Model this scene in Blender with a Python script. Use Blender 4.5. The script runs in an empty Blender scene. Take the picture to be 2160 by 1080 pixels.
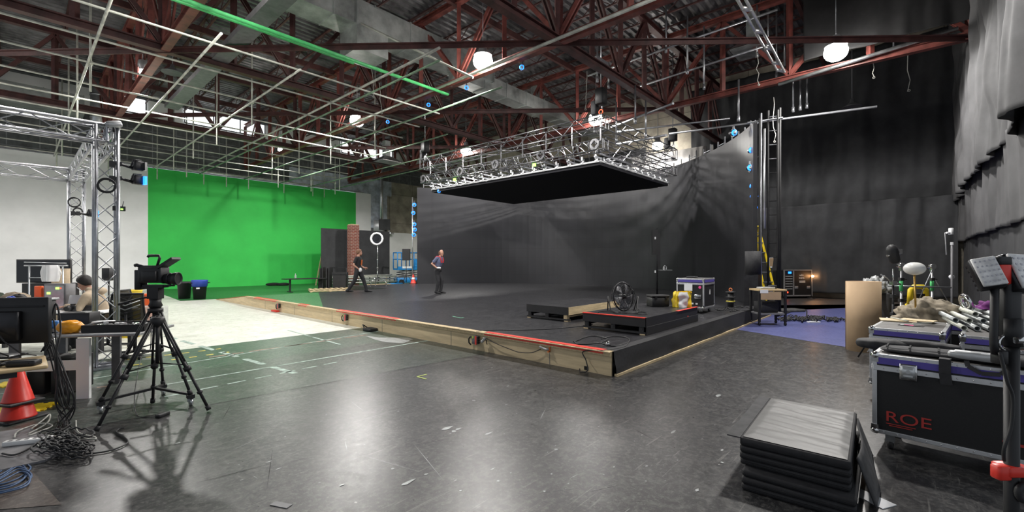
import bpy, bmesh, math, random
from mathutils import Vector, Matrix, noise, Quaternion
random.seed(7)
S = bpy.context.scene
COL = S.collection
F, CXP, HZ, CAMH = 937.0, 1080.0, 550.0, 1.65
ANG = math.atan2(.667, .745)
PI = math.pi
# ---------------------------------------------------------------- camera
cd = bpy.data.cameras.new('camera'); cam = bpy.data.objects.new('camera', cd); COL.objects.link(cam)
cam.location = (0, 0, CAMH); cam.rotation_euler = (PI/2, 0, ANG-PI/2)
cd.sensor_width = 36; cd.lens = 36*F/2160; cd.shift_y = 10/2160; cd.clip_end = 200; cd.clip_start = .05
S.camera = cam
# ---------------------------------------------------------------- world (dim grey bounce of the rest of the building)
W = bpy.data.worlds.new('world'); S.world = W; W.use_nodes = True
W.node_tree.nodes['Background'].inputs[0].default_value = (.85, .92, 1, 1)
W.node_tree.nodes['Background'].inputs[1].default_value = .36
LAMP_POWER = 1000
S.view_settings.view_transform = 'Standard'; S.view_settings.look = 'None'
S.view_settings.gamma = 1; S.view_settings.use_curve_mapping = False
S.view_settings.exposure = 0.55
# ---------------------------------------------------------------- coordinates: estimates read off the photograph
CA, SA = math.cos(ANG), math.sin(ANG)
def dl(d, lat, z=0): return Vector((d*CA+lat*SA, d*SA-lat*CA, z))
def G(px, py, z=0):
    d = F*(CAMH-z)/(py-HZ); return dl(d, (px-CXP)/F*d, z)
def D(px, py, d): return dl(d, (px-CXP)/F*d, CAMH+(HZ-py)*d/F)
# ---------------------------------------------------------------- materials
def _n(nt, t, **kw):
    n = nt.nodes.new(t)
    for k, v in kw.items():
        if hasattr(n, k): setattr(n, k, v)
        else: n.inputs[k].default_value = v
    return n
def mat(name, col, rough=.6, metal=0, var=.12, scale=6, bump=0, bscale=40, emit=0, alpha=1, spec=.5, trans=0, stretch=None, dark=None):
    m = bpy.data.materials.new(name); m.use_nodes = True; nt = m.node_tree; b = nt.nodes['Principled BSDF']
    b.inputs['Roughness'].default_value = rough; b.inputs['Metallic'].default_value = metal
    b.inputs['Specular IOR Level'].default_value = spec
    if trans: b.inputs['Transmission Weight'].default_value = trans
    if alpha < 1: b.inputs['Alpha'].default_value = alpha
    c = tuple(col)+(1,)
    if emit:
        b.inputs['Base Color'].default_value = c
        b.inputs['Emission Color'].default_value = c; b.inputs['Emission Strength'].default_value = emit; return m
    tc = _n(nt, 'ShaderNodeTexCoord'); mp = _n(nt, 'ShaderNodeMapping'); nt.links.new(tc.outputs['Object'], mp.inputs[0])
    if stretch: mp.inputs['Scale'].default_value = stretch
    nz = _n(nt, 'ShaderNodeTexNoise', Scale=scale, Detail=5.0, Roughness=.6); nt.links.new(mp.outputs[0], nz.inputs['Vector'])
    cr = _n(nt, 'ShaderNodeValToRGB'); nt.links.new(nz.outputs[0], cr.inputs[0])
    lo = dark or tuple(x*(1-2*var) for x in col); hi = tuple(min(1, x*(1+var)) for x in col)
    cr.color_ramp.elements[0].position = .3; cr.color_ramp.elements[0].color = tuple(lo)+(1,)
    cr.color_ramp.elements[1].position = .65; cr.color_ramp.elements[1].color = hi+(1,)
    nt.links.new(cr.outputs[0], b.inputs['Base Color'])
    if bump:
        n2 = _n(nt, 'ShaderNodeTexNoise', Scale=bscale, Detail=4.0); nt.links.new(mp.outputs[0], n2.inputs['Vector'])
        bp = _n(nt, 'ShaderNodeBump', Strength=bump, Distance=.02); nt.links.new(n2.outputs[0], bp.inputs['Height'])
        nt.links.new(bp.outputs[0], b.inputs['Normal'])
    return m
def floor_mat(name, base, lo, rough0=.22, rough1=.5, chips=.0, chipcol=(.5, .5, .48), scratch=.5, bump=.25, wear=None):
    m = bpy.data.materials.new(name); m.use_nodes = True; nt = m.node_tree; b = nt.nodes['Principled BSDF']; L = nt.links.new
    tc = _n(nt, 'ShaderNodeTexCoord'); P = tc.outputs['Object']
    n1 = _n(nt, 'ShaderNodeTexNoise', Scale=2.6, Detail=10.0, Roughness=.72); L(P, n1.inputs['Vector'])
    r1 = _n(nt, 'ShaderNodeValToRGB'); L(n1.outputs[0], r1.inputs[0])
    r1.color_ramp.elements[0].position = .33; r1.color_ramp.elements[0].color = tuple(lo)+(1,)
    r1.color_ramp.elements[1].position = .68; r1.color_ramp.elements[1].color = tuple(base)+(1,)
    cur = r1.outputs[0]
    nd = _n(nt, 'ShaderNodeTexNoise', Scale=.35, Detail=3.0); L(P, nd.inputs['Vector'])
    rd = _n(nt, 'ShaderNodeValToRGB'); L(nd.outputs[0], rd.inputs[0]); rd.color_ramp.elements[0].color = (.8,.8,.8,1); rd.color_ramp.elements[1].color = (1.15,1.15,1.15,1)
    md = _n(nt, 'ShaderNodeMix', data_type='RGBA', blend_type='MULTIPLY'); md.inputs[0].default_value = 1; L(cur, md.inputs[6]); L(rd.outputs[0], md.inputs[7]); cur = md.outputs[2]
    def over(mask, col):
        nonlocal cur
        mx = _n(nt, 'ShaderNodeMix', data_type='RGBA'); L(mask, mx.inputs[0]); L(cur, mx.inputs[6]); mx.inputs[7].default_value = tuple(col)+(1,); cur = mx.outputs[2]
    def ramp(src, a, bb, ca=0, cb=1):
        r = _n(nt, 'ShaderNodeValToRGB'); L(src, r.inputs[0]); e = r.color_ramp.elements
        e[0].position = a; e[0].color = (ca,)*3+(1,); e[1].position = bb; e[1].color = (cb,)*3+(1,); return r.outputs[0]
    if scratch:
        for k, (rz, sc) in enumerate((( .5, (1.2, 26, 1)), (2.2, (1.6, 34, 1)), (1.3, (.9, 20, 1)))):
            mp = _n(nt, 'ShaderNodeMapping'); mp.inputs['Rotation'].default_value = (0, 0, rz); mp.inputs['Scale'].default_value = sc; L(P, mp.inputs[0])
            nn = _n(nt, 'ShaderNodeTexNoise', Scale=1.0+k*.3, Detail=3.0, Distortion=.6); L(mp.outputs[0], nn.inputs['Vector'])
            msk = ramp(nn.outputs[0], .68, .76, 0, scratch); over(msk, chipcol)
    nf = _n(nt, 'ShaderNodeTexNoise', Scale=24.0, Detail=8.0, Roughness=.75); L(P, nf.inputs['Vector'])
    over(ramp(nf.outputs[0], .50, .70, 0, .42), chipcol)
    ng = _n(nt, 'ShaderNodeTexNoise', Scale=75.0, Detail=4.0, Roughness=.6); L(P, ng.inputs['Vector'])
    nh = _n(nt, 'ShaderNodeTexNoise', Scale=6.5, Detail=6.0, Roughness=.7, Distortion=1.2); L(P, nh.inputs['Vector'])
    over(ramp(nh.outputs[0], .48, .64, 0, .34 if scratch > .2 else .08), tuple(.6*x for x in chipcol))
    over(ramp(ng.outputs[0], .60, .72, 0, .35 if scratch > .2 else .12), chipcol)
    if wear: 
        nw = _n(nt, 'ShaderNodeTexNoise', Scale=.9, Detail=6.0, Roughness=.7); L(P, nw.inputs['Vector'])
        over(ramp(nw.outputs[0], .52, .72, 0, .75), wear)
    if chips:
        nc = _n(nt, 'ShaderNodeTexNoise', Scale=7.5, Detail=5.0, Roughness=.55); mp = _n(nt, 'ShaderNodeMapping'); mp.inputs['Location'].default_value = (3, 8, 1); L(P, mp.inputs[0]); L(mp.outputs[0], nc.inputs['Vector'])
        over(ramp(nc.outputs[0], chips, chips+.02), chipcol)
    L(cur, b.inputs['Base Color'])
    nr = _n(nt, 'ShaderNodeTexNoise', Scale=14.0, Detail=10.0, Roughness=.8); L(P, nr.inputs['Vector'])
    L(ramp(nr.outputs[0], .3, .7, rough0, rough1), b.inputs['Roughness'])
    nb = _n(nt, 'ShaderNodeTexNoise', Scale=22.0, Detail=10.0, Roughness=.8); L(P, nb.inputs['Vector'])
    bp = _n(nt, 'ShaderNodeBump', Strength=bump, Distance=.01); L(nb.outputs[0], bp.inputs['Height']); L(bp.outputs[0], b.inputs['Normal'])
    return m
M = dict(
 floorblack=floor_mat('black_floor_paint', (.038,.038,.040), (.014,.014,.016), .25, .40, chips=0, chipcol=(.27,.265,.25), scratch=.55, bump=.10),
 stageblack=floor_mat('black_stage_paint', (.03,.03,.034), (.014,.014,.017), .25, .42, chips=0, chipcol=(.14,.14,.15), scratch=.25, bump=.15),
 floorwhite=floor_mat('white_floor_paint', (.82,.83,.77), (.62,.64,.56), .3, .6, chips=0, chipcol=(.42,.42,.36), scratch=.3, bump=.08),
 floorgreen=floor_mat('green_floor_paint', (.035,.20,.05), (.02,.12,.035), .3, .55, chips=0, chipcol=(.1,.35,.12), scratch=.15, bump=.08),
 floordkgreen=floor_mat('worn_green_floor_paint', (.045,.085,.062), (.022,.048,.034), .27, .44, chips=0, chipcol=(.34,.34,.28), scratch=.5, bump=.10),
 floormix=floor_mat('black_over_green_floor_paint', (.045,.06,.05), (.02,.027,.024), .26, .42, chips=0, chipcol=(.3,.3,.27), scratch=.5, bump=.10),
 floorblue=floor_mat('blue_floor_paint', (.085,.10,.27), (.06,.07,.2), .3, .55, chips=0, scratch=.12, chipcol=(.25,.25,.4), bump=.06),
 floorbrown=floor_mat('brown_floor_paint', (.085,.066,.058), (.05,.042,.038), .35, .6, scratch=.2, chipcol=(.35,.3,.25)),
 white=mat('white_paint', (.92,.92,.92), .65, var=.03, scale=1),
 green=mat('chroma_green_paint', (.045,.61,.095), .7, var=.05, scale=.8),
 block=mat('grey_concrete_block', (.13,.135,.14), .85, var=.2, scale=3, bump=.3, bscale=8),
 conc=mat('stained_concrete', (.42,.38,.31), .85, var=.22, scale=1.2, bump=.3, bscale=9),
 bluegrey=mat('blue_grey_sheet', (.55,.6,.68), .5, var=.25, scale=2),
 red=mat('red_oxide_steel', (.19,.052,.042), .5, var=.3, scale=2.5, bump=.1),
 reddark=mat('dark_red_oxide_steel', (.085,.032,.030), .55, var=.3, scale=2.5),
 deck=mat('galvanised_roof_deck', (.21,.205,.215), .45, .5, var=.35, scale=1.5),
 galv=mat('galvanised_steel', (.55,.57,.58), .3, .85, var=.2, scale=4, bump=.15, bscale=6),
 duct=mat('duct_sheet_metal', (.42,.45,.44), .42, .6, var=.25, scale=1.5, bump=.2, bscale=3),
 pipe=mat('pale_grid_pipe', (.55,.56,.50), .45, .35, var=.2, scale=3),
 pipegreen=mat('green_tinted_pipe', (.22,.33,.22), .5, .2, var=.2, scale=3),
 pipebright=mat('bright_green_pipe', (.10,.62,.20), .5, 0, var=.1),
 alu=mat('aluminium', (.42,.43,.46), .34, .8, var=.15, scale=5),
 alub=mat('aluminium_bright', (.75,.76,.78), .3, .85, var=.08, scale=5),
 black=mat('black_paint', (.014,.014,.016), .5, var=.15),
 blackm=mat('matt_black', (.010,.010,.011), .85, var=.15),
 rubber=mat('black_rubber', (.02,.02,.022), .55, var=.1),
 blackmet=mat('black_metal', (.03,.03,.034), .35, .6, var=.2),
 rigmet=mat('rig_truss_metal', (.16,.16,.17), .3, .7, var=.3, scale=8),
 magenta=mat('magenta_cloth', (.16,.025,.17), .8),
 ledgrey=mat('diode_grey', (.55,.55,.6), .3),
 skylight=mat('bright_window_glass', (.95,.98,1), .3, emit=1.15), towerblack=mat('tower_black', (.012,.012,.013), .8, var=.2),
 led=mat('led_panel_face', (.026,.026,.03), .42, var=.1, scale=.4, spec=.45),
 ledroof=mat('led_roof_face', (.006,.006,.009), .7, var=.1, spec=.2),
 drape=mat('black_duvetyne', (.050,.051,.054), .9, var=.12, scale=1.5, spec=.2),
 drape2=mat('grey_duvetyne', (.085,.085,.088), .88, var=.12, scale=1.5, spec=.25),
 greycloth=mat('grey_drape_cloth', (.30,.29,.28), .85, var=.1, scale=2),
 wood=mat('raw_plywood', (.66,.53,.33), .65, var=.10, scale=2.5, stretch=(3,.7,6), bump=.1, bscale=12),
 wood2=mat('raw_pine', (.60,.47,.28), .6, var=.15, scale=3, stretch=(1,8,8)),
 oak=mat('tan_tabletop', (.50,.37,.20), .45, var=.08, scale=3, stretch=(1,10,1)),
 cardboard=mat('kraft_cardboard', (.44,.31,.19), .8, var=.05, scale=2),
 redtape=mat('red_tape', (.80,.06,.04), .45, var=.05),
 orangetape=mat('orange_paint', (.75,.2,.05), .5, var=.1),
 greentape=mat('green_tape', (.18,.5,.33), .5, var=.1), yeltape=mat('lime_tape', (.45,.55,.12), .5, var=.1),
 paletape=mat('faded_tape', (.35,.45,.40), .5, var=.35, scale=9), yellowtape=mat('yellow_paint_marks', (.5,.42,.06), .6, var=.3, scale=8),
 pinktape=mat('faded_red_tape', (.33,.22,.17), .6, var=.3, scale=8),
 yellow=mat('yellow_plastic', (.80,.58,.02), .4, var=.08), orange=mat('orange_plastic', (.85,.12,.02), .4, var=.06),
 conered=mat('traffic_cone_red', (.80,.045,.03), .38, var=.06), bluelift=mat('blue_lift_paint', (.02,.22,.55), .45, var=.12),
 blueglow=mat('blue_lens', (.02,.2,1), .3, emit=2.2), redglow=mat('red_indicator', (1,.05,.02), .3, emit=3),
 greenglow=mat('green_indicator', (.3,1,.1), .3, emit=2.2), orangeglow=mat('orange_lamp', (1,.42,.15), .3, emit=25),
 lampglow=mat('lamp_glow', (1,.96,.9), .3, emit=60), warmglow=mat('warm_lamp_glow', (1,.75,.5), .3, emit=12),
 purple=mat('purple_laminate', (.085,.065,.33), .4, var=.05), caseblack=mat('black_laminate', (.008,.008,.009), .5, var=.2, scale=80),
 casegrey=mat('worn_case_lid', (.11,.105,.10), .5, var=.2, scale=7), redink=mat('red_print', (.42,.035,.03), .5),
 whiteink=mat('white_print', (.75,.75,.75), .5), pink=mat('pink_paper', (.85,.07,.28), .6, var=.04), paper=mat('white_paper', (.75,.76,.78), .6, var=.04),
 vinyl=mat('grey_vinyl_pad', (.10,.10,.098), .5, var=.1, scale=2.5), nylon=mat('black_nylon', (.018,.018,.021), .72, var=.2, scale=25),
 felt=mat('grey_moving_blanket', (.065,.065,.068), .85, var=.2, scale=12), tancloth=mat('tan_canvas', (.27,.23,.17), .85, var=.3, scale=7, bump=.4, bscale=6),
 glasswhite=mat('opal_glass', (.72,.72,.70), .12, var=.02), brass=mat('brass', (.55,.35,.10), .35, .8, var=.1),
 chrome=mat('chrome', (.7,.7,.7), .15, 1, var=.05), pvc=mat('grey_steel_tube', (.36,.38,.38), .4, .5, var=.15, scale=9),
 brick=None, skin=mat('skin', (.52,.28,.2), .55, var=.06), hairdk=mat('dark_hair', (.012,.009,.008), .6, var=.2, scale=40), hairred=mat('auburn_hair', (.16,.07,.035), .6, var=.2, scale=40),
 hoodie=mat('beige_hoodie_cotton', (.50,.40,.29), .9, var=.08, scale=9), shirtblack=mat('black_tshirt', (.02,.02,.023), .85, var=.1),
 shirtblue=mat('blue_grey_shirt', (.11,.125,.21), .85, var=.15, scale=9), trousers=mat('dark_trousers', (.022,.022,.026), .85, var=.15, scale=8), redstrap=mat('red_strap', (.6,.04,.05), .7),
 bluerim=mat('blue_plastic', (.03,.07,.42), .45, var=.05), bluecable=mat('blue_cable_jacket', (.06,.11,.22), .5), whitecable=mat('white_cable_jacket', (.5,.5,.46), .5),
 screen=mat('dark_screen', (.012,.013,.016), .12, var=.02), clearpl=mat('clear_plastic', (.6,.62,.62), .15, alpha=.45), trashfilm=mat('grey_plastic_film', (.30,.31,.31), .25, var=.3, scale=14, bump=.5, bscale=14),
 ledpanel=mat('led_diode_panel', (.95,.95,.97), .4, var=.2, scale=30), yellowbag=mat('yellow_bag_film', (.85,.62,.03), .3, var=.15, scale=6), orangebag=mat('orange_bag_film', (.95,.38,.02), .35, var=.15, scale=12),
 bluepack=mat('blue_packet', (.05,.2,.55), .4), silver=mat('silver_plastic', (.45,.46,.47), .35, .4), mesh=mat('dark_mesh_fabric', (.028,.027,.026), .8, alpha=.8), tangreen=mat('olive_cloth', (.05,.07,.045), .9), grey=mat('mid_grey_paint', (.17,.17,.18), .5))
def brick_mat():
    m = bpy.data.materials.new('red_brick'); m.use_nodes = True; nt = m.node_tree; b = nt.nodes['Principled BSDF']; L = nt.links.new
    tc = _n(nt, 'ShaderNodeTexCoord'); sx = _n(nt, 'ShaderNodeSeparateXYZ'); L(tc.outputs['Object'], sx.inputs[0])
    ad = _n(nt, 'ShaderNodeMath', operation='ADD'); L(sx.outputs[0], ad.inputs[0]); L(sx.outputs[1], ad.inputs[1])
    cb = _n(nt, 'ShaderNodeCombineXYZ'); L(ad.outputs[0], cb.inputs[0]); L(sx.outputs[2], cb.inputs[1])
    br = _n(nt, 'ShaderNodeTexBrick', Scale=1.0); L(cb.outputs[0], br.inputs['Vector'])
    br.inputs['Color1'].default_value = (.22,.06,.04,1); br.inputs['Color2'].default_value = (.16,.045,.035,1); br.inputs['Mortar'].default_value = (.33,.25,.21,1)
    br.inputs['Brick Width'].default_value = .26; br.inputs['Row Height'].default_value = .1; br.inputs['Mortar Size'].default_value = .012
    L(br.outputs[0], b.inputs['Base Color']); b.inputs['Roughness'].default_value = .85; return m
M['brick'] = brick_mat()
def block_lines(m, bw=.55, rh=.42, k=.55):
    nt = m.node_tree; b = nt.nodes['Principled BSDF']; L = nt.links.new; old = b.inputs['Base Color'].links[0].from_socket
    tc = _n(nt, 'ShaderNodeTexCoord'); sx = _n(nt, 'ShaderNodeSeparateXYZ'); L(tc.outputs['Object'], sx.inputs[0])
    ad = _n(nt, 'ShaderNodeMath', operation='ADD'); L(sx.outputs[0], ad.inputs[0]); L(sx.outputs[1], ad.inputs[1])
    cb = _n(nt, 'ShaderNodeCombineXYZ'); L(ad.outputs[0], cb.inputs[0]); L(sx.outputs[2], cb.inputs[1])
    br = _n(nt, 'ShaderNodeTexBrick', Scale=1.0); L(cb.outputs[0], br.inputs['Vector']); br.offset = 0
    br.inputs['Color1'].default_value = (1,1,1,1); br.inputs['Color2'].default_value = (.9,.9,.9,1); br.inputs['Mortar'].default_value = (k,k,k,1)
    br.inputs['Brick Width'].default_value = bw; br.inputs['Row Height'].default_value = rh; br.inputs['Mortar Size'].default_value = .02
    mx = _n(nt, 'ShaderNodeMix', data_type='RGBA', blend_type='MULTIPLY'); mx.inputs[0].default_value = 1; L(old, mx.inputs[6]); L(br.outputs[0], mx.inputs[7]); L(mx.outputs[2], b.inputs['Base Color'])
block_lines(M['block'], 1.1, .9, 1.9); block_lines(M['conc'], 2.3, 2.4, .5); block_lines(M['led'], .5, .5, .82)
# ---------------------------------------------------------------- mesh builder
class MB:
    def __init__(s): s.v = []; s.f = []; s.mi = []; s.m = Matrix(); s.k = 0; s.sm = []
    def add(s, vs, fs, smooth=False):
        o = len(s.v); s.v += [tuple(s.m @ Vector(p)) for p in vs]; s.f += [tuple(i+o for i in f) for f in fs]
        s.mi += [s.k]*len(fs); s.sm += [smooth]*len(fs); return s
    def box(s, c, d, rz=0, rx=0, ry=0):
        R = Matrix.Rotation(rz, 3, 'Z') @ Matrix.Rotation(ry, 3, 'Y') @ Matrix.Rotation(rx, 3, 'X'); c = Vector(c)
        vs = [c + R @ Vector((x*d[0]/2, y*d[1]/2, z*d[2]/2)) for x in (-1,1) for y in (-1,1) for z in (-1,1)]
        return s.add(vs, [(0,1,3,2),(4,6,7,5),(0,4,5,1),(2,3,7,6),(0,2,6,4),(1,5,7,3)])
    def rbox(s, c, d, r=.02, rz=0):   # rounded vertical corners + slightly chamfered top and bottom
        R = Matrix.Rotation(rz, 3, 'Z'); c = Vector(c); r = min(r, d[0]/2.01, d[1]/2.01, d[2]/2.01); rings = []
        def ring(ins, z):
            out = []
            for (sx, sy, a0) in ((1,1,0),(-1,1,90),(-1,-1,180),(1,-1,270)):
                for k in range(4):
                    a = math.radians(a0+k*30); out.append(c+R@Vector((sx*(d[0]/2-r)+(r-ins)*math.cos(a), sy*(d[1]/2-r)+(r-ins)*math.sin(a), z)))
            return out
        q = r*.4
        zs = [(q, -d[2]/2), (0, -d[2]/2+q), (0, d[2]/2-q), (q, d[2]/2)]
        vs = []; fs = []
        for (i, z) in zs: vs += ring(i, z)
        for k in range(3):
            for j in range(16): fs.append((k*16+j, k*16+(j+1)%16, (k+1)*16+(j+1)%16, (k+1)*16+j))
        fs.append(tuple(range(15, -1, -1))); fs.append(tuple(range(48, 64)))
        return s.add(vs, fs, True)
    def tube(s, pts, r=.02, n=8, cap=True, close=False, rs=None):
        P = [Vector(p) for p in pts]; k = len(P)
        if k < 2: return s
        vs = []; up = None
        for i, p in enumerate(P):
            if close: t = P[(i+1)%k]-P[i-1]
            else: t = (P[min(i+1, k-1)]-P[max(i-1, 0)])
            if t.length < 1e-9: t = Vector((0,0,1))
            t.normalize()
            if up is None: up = t.orthogonal().normalized()
            else:
                up = up-t*up.dot(t)
                up = up.normalized() if up.length > 1e-6 else t.orthogonal().normalized()
            w = t.cross(up); rr = rs[i] if rs else r
            for j in range(n):
                a = 2*PI*j/n; vs.append(p+up*math.cos(a)*rr+w*math.sin(a)*rr)
        fs = []
        for i in range(k if close else k-1):
            for j in range(n):
                a, b = i*n, ((i+1)%k)*n; fs.append((a+j, a+(j+1)%n, b+(j+1)%n, b+j))
        s.add(vs, fs, n > 4)
        if cap and not close:
            o = len(s.v)-len(vs); s.f += [tuple(o+j for j in range(n-1, -1, -1)), tuple(o+(k-1)*n+j for j in range(n))]; s.mi += [s.k]*2; s.sm += [False]*2
        return s
    def bar(s, a, b, w=.05, h=None, up=(0,0,1)):
        a = Vector(a); b = Vector(b); h = h or w; t = (b-a).normalized(); u = Vector(up)
        x = t.cross(u)
        x = x.normalized() if x.length > 1e-5 else t.orthogonal().normalized()
        y = x.cross(t).normalized(); vs = []
        for p in (a, b):
            for (i, j) in ((-1,-1),(1,-1),(1,1),(-1,1)): vs.append(p+x*i*w/2+y*j*h/2)
        return s.add(vs, [(3,2,1,0),(4,5,6,7)]+[(i, (i+1)%4, 4+(i+1)%4, 4+i) for i in range(4)])
    def lathe(s, prof, c=(0,0,0), n=20, axis='Z'):
        c = Vector(c); vs = []; R = {'Z': Matrix.Identity(3), 'X': Matrix.Rotation(PI/2, 3, 'Y'), 'Y': Matrix.Rotation(-PI/2, 3, 'X')}[axis] if isinstance(axis, str) else Vector((0,0,1)).rotation_difference(Vector(axis).normalized()).to_matrix()
        for (r, z) in prof:
            for j in range(n): a = 2*PI*j/n; vs.append(c+R@Vector((r*math.cos(a), r*math.sin(a), z)))
        fs = [(i*n+j, i*n+(j+1)%n, (i+1)*n+(j+1)%n, (i+1)*n+j) for i in range(len(prof)-1) for j in range(n)]
        s.add(vs, fs, True); o = len(s.v)-len(vs)
        for (i, rev) in ((0, True), (len(prof)-1, False)):
            if prof[i][0] > 1e-4:
                q = [o+i*n+j for j in range(n)]; s.f.append(tuple(q[::-1] if rev else q)); s.mi.append(s.k); s.sm.append(False)
        return s
    def cyl(s, c, r, h, n=20, axis='Z'): return s.lathe([(r, 0), (r, h)], c, n, axis)
    def ell(s, c, d, n=16, m=10):
        prof = [(max(1e-5, math.sin(PI*i/m)), -math.cos(PI*i/m)) for i in range(m+1)]; vs = []; c = Vector(c)
        for (r, z) in prof:
            for j in range(n): a = 2*PI*j/n; vs.append(c+Vector((r*math.cos(a)*d[0], r*math.sin(a)*d[1], z*d[2])))
        return s.add(vs, [(i*n+j, i*n+(j+1)%n, (i+1)*n+(j+1)%n, (i+1)*n+j) for i in range(m) for j in range(n)], True)
    def prism(s, poly, z0, z1):
        n = len(poly); vs = [(x, y, z0) for x, y in poly]+[(x, y, z1) for x, y in poly]
        return s.add(vs, [tuple(range(n-1, -1, -1)), tuple(range(n, 2*n))]+[(i, (i+1)%n, n+(i+1)%n, n+i) for i in range(n)])
    def extr(s, poly, o, u, v, w):    # polygon in the (u,v) plane at o pushed along w
        o, u, v, w = Vector(o), Vector(u), Vector(v), Vector(w); n = len(poly)
        vs = [o+u*a+v*b for a, b in poly]; vs += [p+w for p in vs]
        return s.add(vs, [tuple(range(n-1, -1, -1)), tuple(range(n, 2*n))]+[(i, (i+1)%n, n+(i+1)%n, n+i) for i in range(n)])
    def quad(s, *p): return s.add(p, [tuple(range(len(p)))])
    def grid(s, fn, nu, nv, smooth=True):
        vs = [fn(i/nu, j/nv) for i in range(nu+1) for j in range(nv+1)]
        return s.add(vs, [(i*(nv+1)+j, (i+1)*(nv+1)+j, (i+1)*(nv+1)+j+1, i*(nv+1)+j+1) for i in range(nu) for j in range(nv)], smooth)
    def torus(s, c, R, r, n=24, m=8, axis=(0,0,1), sq=(1,1)):
        q = Vector((0,0,1)).rotation_difference(Vector(axis).normalized()).to_matrix(); c = Vector(c)
        return s.tube([c+q@Vector((R*sq[0]*math.cos(2*PI*i/n), R*sq[1]*math.sin(2*PI*i/n), 0)) for i in range(n)], r, m, close=True)
    def mesh(s, name):
        me = bpy.data.meshes.new(name); me.from_pydata(s.v, [], s.f)
        me.polygons.foreach_set('material_index', s.mi); me.polygons.foreach_set('use_smooth', s.sm); me.update(); return me
def obj(name, mb, m, parent=None, loc=None, rz=0, bevel=0, label=None, cat=None, group=None, kind=None, sub=0, smooth_angle=None):
    me = mb.mesh(name)
    for x in (m if isinstance(m, (list, tuple)) else [m]): me.materials.append(M[x] if isinstance(x, str) else x)
    o = bpy.data.objects.new(name, me); COL.objects.link(o)
    if parent is not None: o.parent = parent
    if loc is not None: o.location = loc
    if rz: o.rotation_euler = (0, 0, rz)
    if bevel:
        b = o.modifiers.new('bevel', 'BEVEL'); b.width = bevel; b.segments = 2; b.limit_method = 'ANGLE'; b.angle_limit = .7
    if sub:
        b = o.modifiers.new('sub', 'SUBSURF'); b.levels = sub; b.render_levels = sub
    if label: o['label'] = label
    if cat: o['category'] = cat
    if group: o['group'] = group
    if kind: o['kind'] = kind
    return o
def thing(name, label, cat, loc=(0,0,0), rz=0, group=None):
    o = bpy.data.objects.new(name, None); COL.objects.link(o); o.empty_display_size = .1
    o.location = loc; o.rotation_euler = (0, 0, rz); o['label'] = label; o['category'] = cat
    if group: o['group'] = group
    return o
def kids(o): return [c for c in bpy.data.objects if c.parent == o]
def dup(o, loc=None, rz=None, label=None, parent=None):
    c = o.copy(); COL.objects.link(c)
    if parent: c.parent = parent
    if loc is not None: c.location = loc
    if rz is not None: c.rotation_euler = (0, 0, rz)
    if label: c['label'] = label
    for ch in kids(o):
        dup(ch, parent=c)
    return c
def sag(a, b, drop=.1, n=10, jit=0):
    a = Vector(a); b = Vector(b); out = []
    for i in range(n+1):
        t = i/n; p = a.lerp(b, t); p.z -= drop*4*t*(1-t)
        if jit and 0 < i < n: p += Vector((random.uniform(-jit, jit), random.uniform(-jit, jit), 0))
        out.append(p)
    return out
def smooth(pts, n=6):
    P = [Vector(p) for p in pts]; out = []
    for i in range(len(P)-1):
        p0, p1, p2, p3 = P[max(i-1, 0)], P[i], P[i+1], P[min(i+2, len(P)-1)]
        for k in range(n):
            t = k/n; out.append(.5*((2*p1)+(p2-p0)*t+(2*p0-5*p1+4*p2-p3)*t*t+(3*p1-p0-3*p2+p3)*t**3))
    return out+[P[-1]]
# ================================================================ SETTING
ROOFZ = 11.0
YL, XB, YR = 32.2, 24.0, -1.35
ORD=['first','second','third','fourth','fifth','sixth','seventh','eighth','ninth','tenth','eleventh','twelfth','thirteenth','fourteenth','fifteenth','sixteenth','seventeenth','eighteenth','nineteenth']
# ---- floor
fm = MB(); 
X0, X1, Y0, Y1 = -14, 24.2, -6, 32.4
fm.box(((X0+X1)/2, (Y0+Y1)/2, -.1), (X1-X0, Y1-Y0, .2))
def patch(k, poly, z=.002, mb=None):
    fm.k = k; fm.quad(*[(x, y, z) for x, y in poly])
patch(1, [(-14, 10.05), (5.7, 10.05), (5.7, 22.2), (-14, 22.6)])               # white
patch(2, [(4.5, 22.3), (24, 22.3), (24, 32.3), (5.0, 32.3), (4.7, 25.5)])       # green
patch(1, [(-14, 22.6), (4.5, 22.3), (4.7, 25.5), (5.0, 32.3), (-14, 32.3)])
patch(3, [(-1, 8.0), (5.7, 8.0), (5.7, 10.05), (-1, 10.05)])
patch(6, [(-1, 6.2), (5.7, 5.6), (5.7, 8.0), (-1, 8.0)])
g = lambda x, y: tuple(G(x, y)[:2])
patch(4, [g(1540, 693), g(1790, 733), g(1835, 742), g(2010, 655), g(1600, 644)])
patch(5, [g(1600, 644), g(2010, 655), (24, -1.3), (24, 3), (17, 3.1)])
patch(5, [g(-60, 1080), g(130, 1065), g(60, 985), g(-60, 990)], .003)
obj('floor', fm, ['floorblack','floorwhite','floorgreen','floordkgreen','floorblue','floorbrown','floormix'], kind='structure')
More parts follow.
